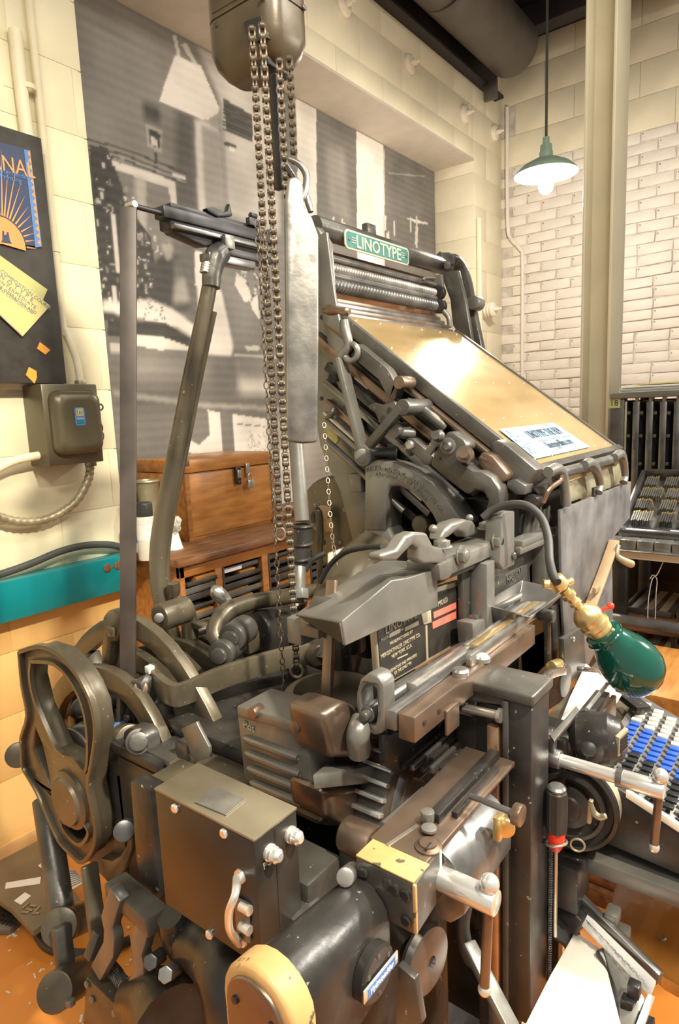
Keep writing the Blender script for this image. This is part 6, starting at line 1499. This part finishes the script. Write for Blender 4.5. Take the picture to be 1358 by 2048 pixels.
# flyer on the magazine
fl = [onmag(998, 859, .003), onmag(1107, 846, .002), onmag(1180, 894, .002), onmag(1071, 918, .002)]
fy = thing('flyer', fl[3], 'light blue film flyer lying on the brass magazine cover', 'flyer')
part('sheet', G().prism(fl, mn * .0008), 'paper_blue', fy)
fu = (fl[1] - fl[0]).normalized(); fv = -(fl[3] - fl[0]).normalized(); fv = (fv - fu * fv.dot(fu)).normalized()
def fp(a, b): return fl[0].lerp(fl[1], a).lerp(fl[3].lerp(fl[2], a), b) + mn * .0016
FW = (fl[1] - fl[0]).length
for bb, a0_, a1_ in ((.17, .29, .93), (.53, .34, .96)):
    nW = 14
    for k in range(nW):
        if k % 5 == 4: continue
        c0, c1 = fp(a0_ + (a1_ - a0_) * k / nW, bb), fp(a0_ + (a1_ - a0_) * (k + .8) / nW, bb)
        part('small_print', G().bar(c0, c1, .0025, .0003, mn), 'ink_grey', fy)
lettering('LINOTYPE: THE FILM', FW * .108, fp(.29, .42), fu, fv, fy, 'ink', .0003, condense=.64, spacing=.98)
lettering('linotypefilm.com', FW * .095, fp(.36, .80), fu, fv, fy, 'ink', .0003, condense=.78)
for k in range(14):
    a, b = random.uniform(.04, .2), random.uniform(.08, .9); c = fp(a, b)
    part('line_art', G().obox(c, fu * random.uniform(.004, .018), fv * random.uniform(.001, .004), mn * .0003), 'ink_grey', fy)
# screwdriver in its ring
sd0, sd1 = q(1092, 1572, X=.83), q(1082, 1652, X=.83)
sy_ = .292
sd0, sd1 = q(1090, 1572, Y=.288), q(1086, 1650, Y=.288); sd0 = V((sd0.x, .288, sd0.z)); sd1 = V((sd0.x, .288, sd1.z))
SXc = .842
t0z = q(1090, 1575, X=SXc).z; t1z = q(1086, 1650, X=SXc).z; t2z = q(1080, 1688, X=SXc).z; t3z = q(1062, 1850, X=SXc).z
syp = .284
sdv = thing('screwdriver', (SXc, syp, t3z), 'black and red handled screwdriver hanging on the iron post', 'screwdriver')
g = G(); prof2 = []
flut = []
for zz_, rr_ in ((t0z + .004, .010), (t0z, .0145), (t0z - .012, .0155), (t1z + .01, .0155), (t1z, .0145)):
    flut.append([V((SXc + math.cos(a) * rr_ * (1 - .07 * (math.cos(a * 6) > .3)), syp + math.sin(a) * rr_ * (1 - .07 * (math.cos(a * 6) > .3)), zz_)) for a in [2 * math.pi * i / 36 for i in range(36)]])
part('handle', G().loft(flut), 'rubber', sdv)
part('handle_end', G().lathe((SXc, syp, t0z + .003), EZ, [(.013, 0), (.013, .003), (.010, .006)], 24), 'steel_dark', sdv)
part('red_grip', G().lathe((SXc, syp, t1z), (0, 0, -1), [(.012, 0), (.0125, .010), (.011, .022), (.006, t1z - t2z)], 20), 'red', sdv)
part('blade', G().cyl((SXc, syp, t2z), (SXc - .0, syp, t3z), .0028, n=10), 'steel', sdv)
part('tool_ring', G().torus((SXc, syp, t2z + .012), (.2, .3, 1), .015, .002, 22, 8), 'steel', M)
# paper on the copy board
part('paper_sheet', G().prism([q(1172, 1328, Z=.80), q(1246, 1386, Z=.80), q(1212, 1440, Z=.80), q(1170, 1482, Z=.80), q(1118, 1450, Z=.80), q(1140, 1395, Z=.80)], (0, 0, .0008)), 'paper_white', None, label='blank white paper sheet beside the keyboard', cat='paper')

# ================================================================== far right: rack, trays, table
RX = 2.70
rk = thing('magazine_rack', (RX + .25, .5, 0), 'dark steel magazine rack marked 18 before the brick wall', 'rack')
ry1 = q(1221, 800, X=RX).y; rz1 = q(1221, 787, X=RX).z
part('top_shelf', G().box((RX - .01, -.3, rz1 - .022), (RX + .55, ry1, rz1)), 'iron_grey', rk, .003)
ps = part('corner_post', G().box((RX, ry1 - .052, .0), (RX + .05, ry1, rz1 - .022)), 'iron', rk, .002)
part('corner_post', G().box((RX + .48, ry1 - .052, .0), (RX + .53, ry1, rz1 - .022)), 'iron', rk, .002)
part('back_sheet', G().box((RX + .5, -.3, .2), (RX + .51, ry1 - .05, rz1 - .03)), 'iron_dark', rk)
part('side_sheet', G().box((RX + .05, ry1 - .012, .2), (RX + .48, ry1 - .006, rz1 - .03)), 'iron_dark', rk)
lbp = q(1229, 806, X=RX)
lb = part('number_label', G().box((RX - .0015, lbp.y - .022, lbp.z - .020), (RX, lbp.y + .022, lbp.z + .020)), 'paper_green', ps)
lettering('18', .032, V((RX - .002, lbp.y + .017, lbp.z - .011)), (0, -1, 0), EZ, lb, 'green_glass', .0003)
part('floor_shelf', G().box((RX, -.3, .82), (RX + .5, ry1 - .05, .84)), 'iron_dark', rk)
nm = ('first', 'second', 'third', 'fourth', 'fifth')
for k, px_ in enumerate((1247, 1272, 1299, 1326, 1354)):
    y_ = q(px_, 860, X=RX + .02).y; zt_ = q(px_, 803, X=RX + .02).z
    sm = thing('stored_magazine', (RX + .2, y_, .84), '%s upright steel magazine from the left in the rack marked 18' % nm[k], 'magazine', 'magazines stored in the rack')
    part('edge', G().box((RX + .02, y_ - .009, .84), (RX + .45, y_ + .009, zt_)), 'steel_dark', sm, .002)
    part('rim', G().box((RX + .012, y_ - .012, .84), (RX + .022, y_ + .012, zt_)), 'galv' if k == 0 else 'steel_dark', sm, .001)
    for yy in (826, 872, 928):
        zz_ = q(px_ + 10, yy, X=RX + .02).z
        part('lug', G().box((RX + .018, y_ - .024, zz_ - .006), (RX + .03, y_ - .009, zz_ + .006)), 'iron_olive', sm, .001)
    part('label_holder', G().box((RX + .010, y_ - .006, q(px_, 900, X=RX).z), (RX + .012, y_ + .006, q(px_, 880, X=RX).z)), 'ink' if k == 1 else 'steel_dark', sm)
    part('hanger', G().box((RX + .02, y_ - .006, zt_), (RX + .03, y_ + .006, rz1 - .022)), 'galv', sm)
g = G()
for k in range(7):
    z_ = rz1 + .001 + k * .0035; j = random.uniform(-.01, .01); g.box((RX + .02 + j, -.1, z_), (RX + .3 + j, ry1 - .03 + j, z_ + .003))
part('paper_stack', g, 'paper_white', None, 0, label='stack of white paper on top of the steel rack', cat='paper stack')
part('yellow_folder', G().hexa([(RX + .03, -.1, rz1 + .028), (RX + .28, -.1, rz1 + .028), (RX + .28, ry1 - .07, rz1 + .028), (RX + .03, ry1 - .07, rz1 + .028), (RX + .03, -.1, rz1 + .042), (RX + .28, -.1, rz1 + .036), (RX + .28, ry1 - .07, rz1 + .032), (RX + .03, ry1 - .07, rz1 + .032)]), 'paper_yellow', None, .001, label='yellow folder lying on the white paper stack', cat='folder')
# work table and sloping matrix tray
TZ = .872
tb3 = thing('work_table', (2.35, .3, 0), 'pale topped work table in front of the steel rack', 'table')
part('top', G().box((2.22, -.4, TZ - .03), (2.66, .60, TZ)), 'wax_white', tb3, .004)
for (x, y) in ((2.26, .55), (2.6, .55), (2.26, -.35), (2.6, -.35)): part('leg', G().box((x - .02, y - .02, 0), (x + .02, y + .02, TZ - .03)), 'iron_dark', tb3, .003)
A0, A1 = q(1258, 952, X=2.62), q(1280, 1072, X=2.30)
A0 = V((2.62, .615, A0.z)); A1 = V((2.30, .545, max(A1.z, TZ + .012)))
tv = (V((A0.x, 0, A0.z)) - V((A1.x, 0, A1.z))); TLn = tv.length; tv.normalize(); tn = V((-tv.z, 0, tv.x)); TW = .62; ty0 = .575
def tq(a, b, h=0): return V((A1.x, ty0 - a * TW, A1.z)) + tv * (b * TLn) + tn * h
mtx = thing('matrix_tray', tq(.5, .5), 'sloping dark tray filled with rows of brass matrices on the table', 'tray')
def tbox(name, a0, a1, b0, b1, h0, h1, m, parent, bevel=.001):
    return part(name, G().hexa([tq(a0, b0, h0), tq(a1, b0, h0), tq(a1, b1, h0), tq(a0, b1, h0), tq(a0, b0, h1), tq(a1, b0, h1), tq(a1, b1, h1), tq(a0, b1, h1)]), m, parent, bevel)
tbox('base', 0, 1, 0, 1, -.012, -.004, 'steel_dark', mtx); tbox('rim', 0, .025, 0, 1, -.012, .03, 'steel_dark', mtx); tbox('rim', .975, 1, 0, 1, -.012, .03, 'steel_dark', mtx)
tbox('rim', .025, .975, .97, 1, -.012, .035, 'steel_dark', mtx); tbox('rim', .025, .975, 0, .04, -.012, .02, 'steel_dark', mtx)
part('prop', G().bar(tq(.2, .9, -.012), V((2.62, ty0 - .2 * TW, TZ)), .02, .02), 'iron_dark', mtx); part('prop', G().bar(tq(.8, .9, -.012), V((2.62, ty0 - .8 * TW, TZ)), .02, .02), 'iron_dark', mtx)
ordn = ('lowest', 'second', 'third', 'topmost')
for rI in range(4):
    a = .04; k = 0
    while a < .9 and k < 9:
        w = random.uniform(.07, .13); b0 = .17 + rI * .2
        PS = .0072; nS = max(2, int(w * TW / PS)); g = G(); ge = G(); ln = random.uniform(-.012, .012)
        for s_ in range(nS):
            aa = a + s_ * PS / TW; e = tv * (.003 * ((s_ * 7) % 3))
            p = [tq(aa, b0, -.004), tq(aa + .0052 / TW, b0, -.004), tq(aa + .0052 / TW, b0 + .13, -.004), tq(aa, b0 + .13, -.004)]
            h = tn * .022 + EY * ln; g.hexa(p + [x + h + e for x in p])
            p2_ = [tq(aa, b0 + .13, -.004), tq(aa + .0052 / TW, b0 + .13, -.004), tq(aa + .0052 / TW, b0 + .155, -.004), tq(aa, b0 + .155, -.004)]
            ge.hexa(p2_ + [x + h + e for x in p2_])
        if a + w < 1.0:
            ms = part('matrix_bundle', g, ('lead', 'steel_dark', 'lead', 'steel')[(k + rI) % 4], None, label='%s bundle from the left in the %s row of the matrix tray' % (('first', 'second', 'third', 'fourth', 'fifth', 'sixth', 'seventh', 'eighth', 'ninth')[k], ordn[rI]), cat='matrices', group='matrix bundles in the tray')
            part('brass_ends', ge, 'brass', ms)
        a += w + random.uniform(.006, .03); k += 1
part('white_ruler', G().hexa([tq(.25, .06, .0), tq(.8, .06, .0), tq(.8, .11, .0), tq(.25, .11, .0), tq(.25, .06, .004), tq(.8, .06, .004), tq(.8, .11, .004), tq(.25, .11, .004)]), 'paper_white', None, label='white ruler lying in front of the matrix rows', cat='ruler')
# galley with slugs at the table front
gz = TZ
gl = thing('galley_stick', (2.25, .4, gz), 'bright metal composing stick with square slugs on the table edge', 'composing stick')
part('plate', G().box((2.19, -.2, gz), (2.28, .585, gz + .004)), 'lead', gl, .001); part('rail', G().box((2.275, -.2, gz), (2.28, .585, gz + .03)), 'lead', gl, .001); part('head', G().box((2.19, .555, gz), (2.28, .585, gz + .034)), 'lead', gl, .004)
for k in range(6): part('slug', G().box((2.215, .50 - k * .052, gz + .004), (2.272, .548 - k * .052, gz + .034)), 'lead', gl, .002)
# lower shelves of galleys
gr = tb3
g_z = q(1290, 1212, X=2.40).z; g_z2 = q(1290, 1262, X=2.40).z
part('lower_shelf', G().box((2.28, -.36, g_z - .02), (2.62, .57, g_z)), 'wood_dark', gr, .002); part('lower_shelf', G().box((2.28, -.36, g_z2 - .05), (2.62, .57, g_z2 - .03)), 'wood_dark', gr, .002)
gi = 0
for zb0, items in ((g_z, ((.55, .40, .0, 'drawer_dark'), (.39, .16, .0, 'iron_olive'), (.15, -.02, .0, 'steel_dark'))), (g_z2 - .03, ((.55, .38, .0, 'wood_dark'), (.36, .12, .0, 'iron')))):
    for (ya, yb, dz, m_) in items:
        gi += 1
        t_ = thing('galley_tray', (2.44, (ya + yb) / 2, zb0 + dz), ('%s galley tray on the %s shelf under the work table' % (('leftmost', 'middle', 'rightmost', 'left wooden', 'right iron')[gi - 1], 'upper' if gi <= 3 else 'lower')), 'tray', 'galley trays under the work table')
        part('sheet', G().box((2.29, yb, zb0 + dz), (2.60, ya, zb0 + dz + .005)), m_, t_, .001)
        part('rim', G().box((2.29, yb, zb0 + dz + .005), (2.296, ya, zb0 + dz + .022)), m_, t_, .001); part('rim', G().box((2.29, ya - .006, zb0 + dz + .005), (2.60, ya, zb0 + dz + .022)), m_, t_, .001)
        for k in range(3): part('lead_strip', G().box((2.31, yb + .02 + k * .045, zb0 + dz + .005), (2.58, yb + .045 + k * .045, zb0 + dz + .012)), random.choice(('iron_grey', 'steel_dark', 'galv')), t_, .001)
st_ = thing('string_loop', q(1310, 1240, X=2.2), 'thin white string loop hanging before the galley shelf', 'string')
part('string', G().tube([q(1328, 1120, X=2.27), q(1315, 1148, X=2.24), q(1304, 1160, X=2.22), q(1297, 1200, X=2.21), q(1296, 1240, X=2.21), q(1303, 1262, X=2.21), q(1310, 1240, X=2.21), q(1312, 1190, X=2.21), q(1314, 1160, X=2.22), q(1306, 1150, X=2.22), q(1300, 1158, X=2.22)], .0014, 6, 5), 'wax_white', st_)
# pipe rail on a foot
rl = thing('pipe_rail', (2.6, .5, 0), 'dark round pipe rail on a slim post behind the green lamp', 'rail')
ra0, ra1 = q(1215, 1238, X=2.15), q(1358, 1262, X=2.15); zr_ = (ra0.z + ra1.z) / 2
part('pipe', G().cyl((2.15, ra0.y + .02, zr_), (2.15, -.3, zr_), .024, n=20), 'steel_dark', rl, .002)
fp0 = q(1348, 1292, X=2.15)
part('post', G().cyl((2.15, fp0.y, .0), (2.15, fp0.y, zr_), .009, n=14), 'iron_dark', rl); part('foot', G().lathe((2.15, fp0.y, 0), EZ, [(.03, 0), (.028, .008), (.012, .02)], 20), 'iron_dark', rl)

# ================================================================== lower right: wooden desk foot, chair seat, galley
wx, wy = 1.66, .475
wc = thing('wooden_desk', (wx + .2, .3, 0), 'carved wooden desk with moulded foot and drawer knobs behind the keyboard', 'desk')
part('side_panel', G().box((wx + .03, .02, .0), (wx + .40, wy - .03, .62)), 'wood_light', wc, .004)
for z0, z1, ins in ((0, .05, -.02), (.05, .08, -.005), (.08, .11, .010), (.11, .13, .0), (.13, .17, .018)):
    part('moulding', G().box((wx + ins, .02, z0), (wx + .40, wy - .0 - ins, z1)), 'wood_dark', wc, .008)
part('stile', G().box((wx + .02, wy - .09, .17), (wx + .05, wy - .02, .60)), 'wood', wc, .004)
for z_ in (.22, .36): 
    part('drawer_front', G().box((wx + .018, .06, z_), (wx + .04, wy - .10, z_ + .12)), 'wood_light', wc, .004)
    part('drawer_knob', G().lathe((wx + .018, wy - .20, z_ + .06), (-1, 0, 0), [(.012, 0), (.022, .014), (.02, .024), (.008, .028)], 20), 'wood_dark', wc)
part('turned_post', G().lathe((wx + .03, wy - .055, .18), EZ, [(.012, 0), (.02, .02), (.012, .04), (.02, .07), (.02, .10), (.012, .12), (.02, .14), (.012, .16)], 18), 'wood_dark', wc)
cs = thing('wooden_chair', (1.25, .05, 0), 'varnished orange wooden chair seat drawn up below the keyboard', 'chair')
sp_ = [q(1262, 1668, Z=.45), q(1240, 1745, Z=.45), q(1222, 1815, Z=.45), q(1262, 1885, Z=.45), q(1320, 1945, Z=.45), q(1380, 1985, Z=.44), V((.95, -.22, .44)), V((1.35, -.28, .45)), V((1.42, .0, .45))]
part('seat', G().prism(smooth_path(sp_ + [sp_[0]], 3)[:-1], (0, 0, -.022)), 'wood_seat', cs, .006, 3)
screw(cs, q(1325, 1878, Z=.451), EZ, .006, .004, 'steel')
for p in ((1.02, .08), (1.30, .16), (1.04, -.18), (1.30, -.2)): part('leg', G().cyl((p[0], p[1], 0), (p[0], p[1], .43), .016, .018, n=14), 'wood_dark', cs)
part('iron_brace', G().bar((1.02, .08, .42), (1.04, -.18, .42), .02, .03), 'iron_dark', cs, .004)
# slug galley
gA, gB = q(1160, 1842, D=1.02), q(1312, 1992, D=.90)
ga = thing('slug_galley', gB, 'white sloping slug galley with a printed label strip at the bottom right', 'galley')
gd = (gB - gA)
part('panel', G().prism([q(1150, 1862, D=1.02), q(1205, 1900, D=.98), q(1245, 2060, D=.86), q(1235, 2110, D=.82), q(1040, 2110, D=.82), q(1050, 2048, D=.86), q(1100, 1950, D=.94)], (0, 0, -.008)), 'white_tray', ga, .002)
su = gd.normalized(); sn = V((0, 0, 1)); sside = su.cross(sn).normalized()
part('label_strip', G().prism([q(1163, 1846, D=1.0), q(1176, 1828, D=1.0), q(1312, 1962, D=.90), q(1300, 1992, D=.90)], (0, 0, -.004)), 'paper_white', ga, label='white label with fine print')
for k in range(3):
    a, b = q(1176 + k * 4 - 6, 1842 + k * 5 - 3, D=.995), q(1298 + k * 4 - 6, 1966 + k * 7, D=.898)
    for j in range(9):
        c0, c1 = a.lerp(b, j / 9 + .01), a.lerp(b, j / 9 + .09)
        part('print_line', G().bar(c0 + V((0, 0, .001)), c1 + V((0, 0, .001)), .0012, .0004, EZ), 'ink_grey', ga)
part('side_rail', G().bar(q(1105, 1745, D=1.06), q(1320, 1958, D=.91), .012, .022, EZ), 'steel_dark', ga, .002)
part('side_rail', G().bar(q(1080, 1770, D=1.06), q(1165, 1850, D=1.0), .02, .03, EZ), 'iron_dark', ga, .003)
part('curved_arm', G().tube([q(1200, 1898, D=.97), q(1222, 1940, D=.95), q(1236, 1990, D=.92), q(1238, 2060, D=.88)], 1, 8, 5, sq=(.016, .012), up=EZ), 'iron_dark', ga, .003)
part('arm_plate', G().prism([q(1205, 1895, D=.965), q(1262, 1945, D=.93), q(1292, 1998, D=.90), q(1275, 2050, D=.87), q(1240, 2060, D=.87), q(1236, 1990, D=.915)], (0, 0, -.006)), 'iron_grey', ga, .002)
part('clip_plate', G().prism([q(1296, 1990, D=.895), q(1310, 1996, D=.895), q(1288, 2060, D=.86), q(1268, 2060, D=.86)], (0, 0, .003)), 'chrome', ga, .001)
for p in ((1268, 1990), (1255, 2020)): part('square_nut', G().box(q(*p, D=.90) - V((.008, .008, .0)), q(*p, D=.90) + V((.008, .008, .02))), 'iron_dark', ga, .002)
for p in ((1225, 1830), (1245, 1868)):
    part('catch', G().box(q(*p, D=.985) - V((.014, .010, .012)), q(*p, D=.985) + V((.014, .010, .010))), 'iron_grey', ga, .004)
part('sling', G().tube([q(1108, 1845, D=1.02), q(1140, 1870, D=1.02), q(1148, 1910, D=1.02), q(1130, 1945, D=1.02), q(1105, 1955, D=1.02)], 1, 8, 5, sq=(.008, .05), up=EX), 'rubber', ga, .002)
part('galley_leg', G().bar(q(1290, 2040, D=.87), V((.85, .12, .0)), .02, .02), 'iron_dark', ga)
part('galley_leg', G().bar(q(1110, 1790, D=1.06), V((.95, .32, .0)), .02, .02), 'iron_dark', ga)

# ================================================================== floor at the left
fz = .075
wbp = [q(-40, 1745, Z=fz), q(88, 1676, Z=fz), q(140, 1790, Z=fz), q(66, 1860, Z=fz), q(-40, 1755, Z=fz)]
fb2 = thing('floor_board', q(60, 1780, Z=0), 'dark wooden board on the floor beside the wall with paper scraps', 'board')
part('plank', G().prism([q(-60, 1752, Z=fz), q(88, 1674, Z=fz), q(160, 1800, Z=fz), q(66, 1862, Z=fz), q(20, 1815, Z=fz), q(-60, 1760, Z=fz)], (0, 0, -.018)), 'plank_grey', fb2, .002)
part('crate', G().prism([q(0, 1735, Z=fz - .018), q(80, 1690, Z=fz - .018), q(130, 1785, Z=fz - .018), q(66, 1830, Z=fz - .018)], (0, 0, -(fz - .018))), 'wood_dark', fb2, .003)
sc = (([(12, 1766), (82, 1754), (80, 1768), (10, 1778)], 'long paper strip on the dark floor board'), ([(88, 1722), (100, 1732), (106, 1752), (76, 1732)], 'folded paper scrap at the back of the floor board'), ([(50, 1785), (62, 1792), (42, 1810), (28, 1802)], 'square paper scrap near the front of the floor board'))
for pts, l in sc: part('paper_scrap', G().prism([q(x, y, Z=fz + .0005) for x, y in pts], (0, 0, .001)), 'paper_white', None, label=l, cat='paper scrap', group='scraps on the floor board')
for k, (x0, y0, x1, y1) in enumerate(((45, 1817, 58, 1806), (60, 1812, 72, 1813), (52, 1818, 64, 1822), (68, 1826, 80, 1813), (43, 1825, 58, 1825), (64, 1827, 79, 1827))):
    part('type_slug', G().bar(q(x0, y0, Z=fz + .002), q(x1, y1, Z=fz + .002), .006, .004, EZ), 'lead', None, label='%s loose metal slug in the small heap on the floor board' % ('rearmost', 'upper right', 'middle', 'rightmost', 'leftmost', 'frontmost')[k], cat='slug', group='loose slugs')
nw = thing('newspaper', q(150, 1760, Z=fz), 'scrap of printed newspaper lying behind the lever upright', 'newspaper')
NZ = fz + .001
nn = [q(128, 1735, Z=NZ), q(150, 1742, Z=NZ), q(170, 1764, Z=NZ), q(140, 1782, Z=NZ)]
part('sheet', G().prism(nn, (0, 0, .001)), 'wax_white', nw)
for k in range(9): part('print_line', G().bar(nn[0].lerp(nn[3], .08 + k * .1) + V((0, 0, .0015)), nn[1].lerp(nn[2], .08 + k * .1) + V((0, 0, .0015)), .0035, .0006, EZ), 'ink_grey', nw)
mm_ = thing('rubber_mat', q(10, 1830, Z=0), 'grey ribbed rubber mat at the left edge of the floor', 'mat')
mp = [q(-60, 1790, Z=.02), q(8, 1800, Z=.02), q(40, 1838, Z=.02), q(20, 1858, Z=.02), q(-60, 1860, Z=.02)]
part('pad', G().prism(mp, (0, 0, -.02)), 'iron_grey', mm_, .004)
for i in range(6):
    for j in range(5):
        p = q(-10 + i * 8, 1805 + j * 9 + i * 2, Z=.02)
        if i == 0 and j == 0: rb0 = part('stud', G().box(p - V((.006, .006, 0)), p + V((.006, .006, .004))), 'iron_dark', mm_, .001)
        else: copy(rb0, mm_, p + V((0, 0, .002)))
part('floor_cable', G().tube([q(66, 1850, Z=.012), q(90, 1890, Z=.012), q(130, 1905, Z=.012), q(190, 1905, Z=.012), q(260, 1880, Z=.012)], .012, 10), 'rubber', None, label='black cable curving on the orange floor under the levers', cat='cable')
# metal chips on the floor: nobody could count them
g = G()
for k in range(420):
    x, y = random.uniform(.25, .95), random.uniform(.3, 1.7)
    a = random.uniform(0, 6.28); l = random.uniform(.002, .010); w = random.uniform(.001, .003)
    d = V((math.cos(a), math.sin(a), 0)); n_ = V((-d.y, d.x, 0)); c = V((x, y, .001))
    g.obox(c, d * l, n_ * w, V((0, 0, .001)))
part('metal_chips', g, 'can_white', None, label='scattered metal chips on the orange floor', cat='chips', kind='stuff')
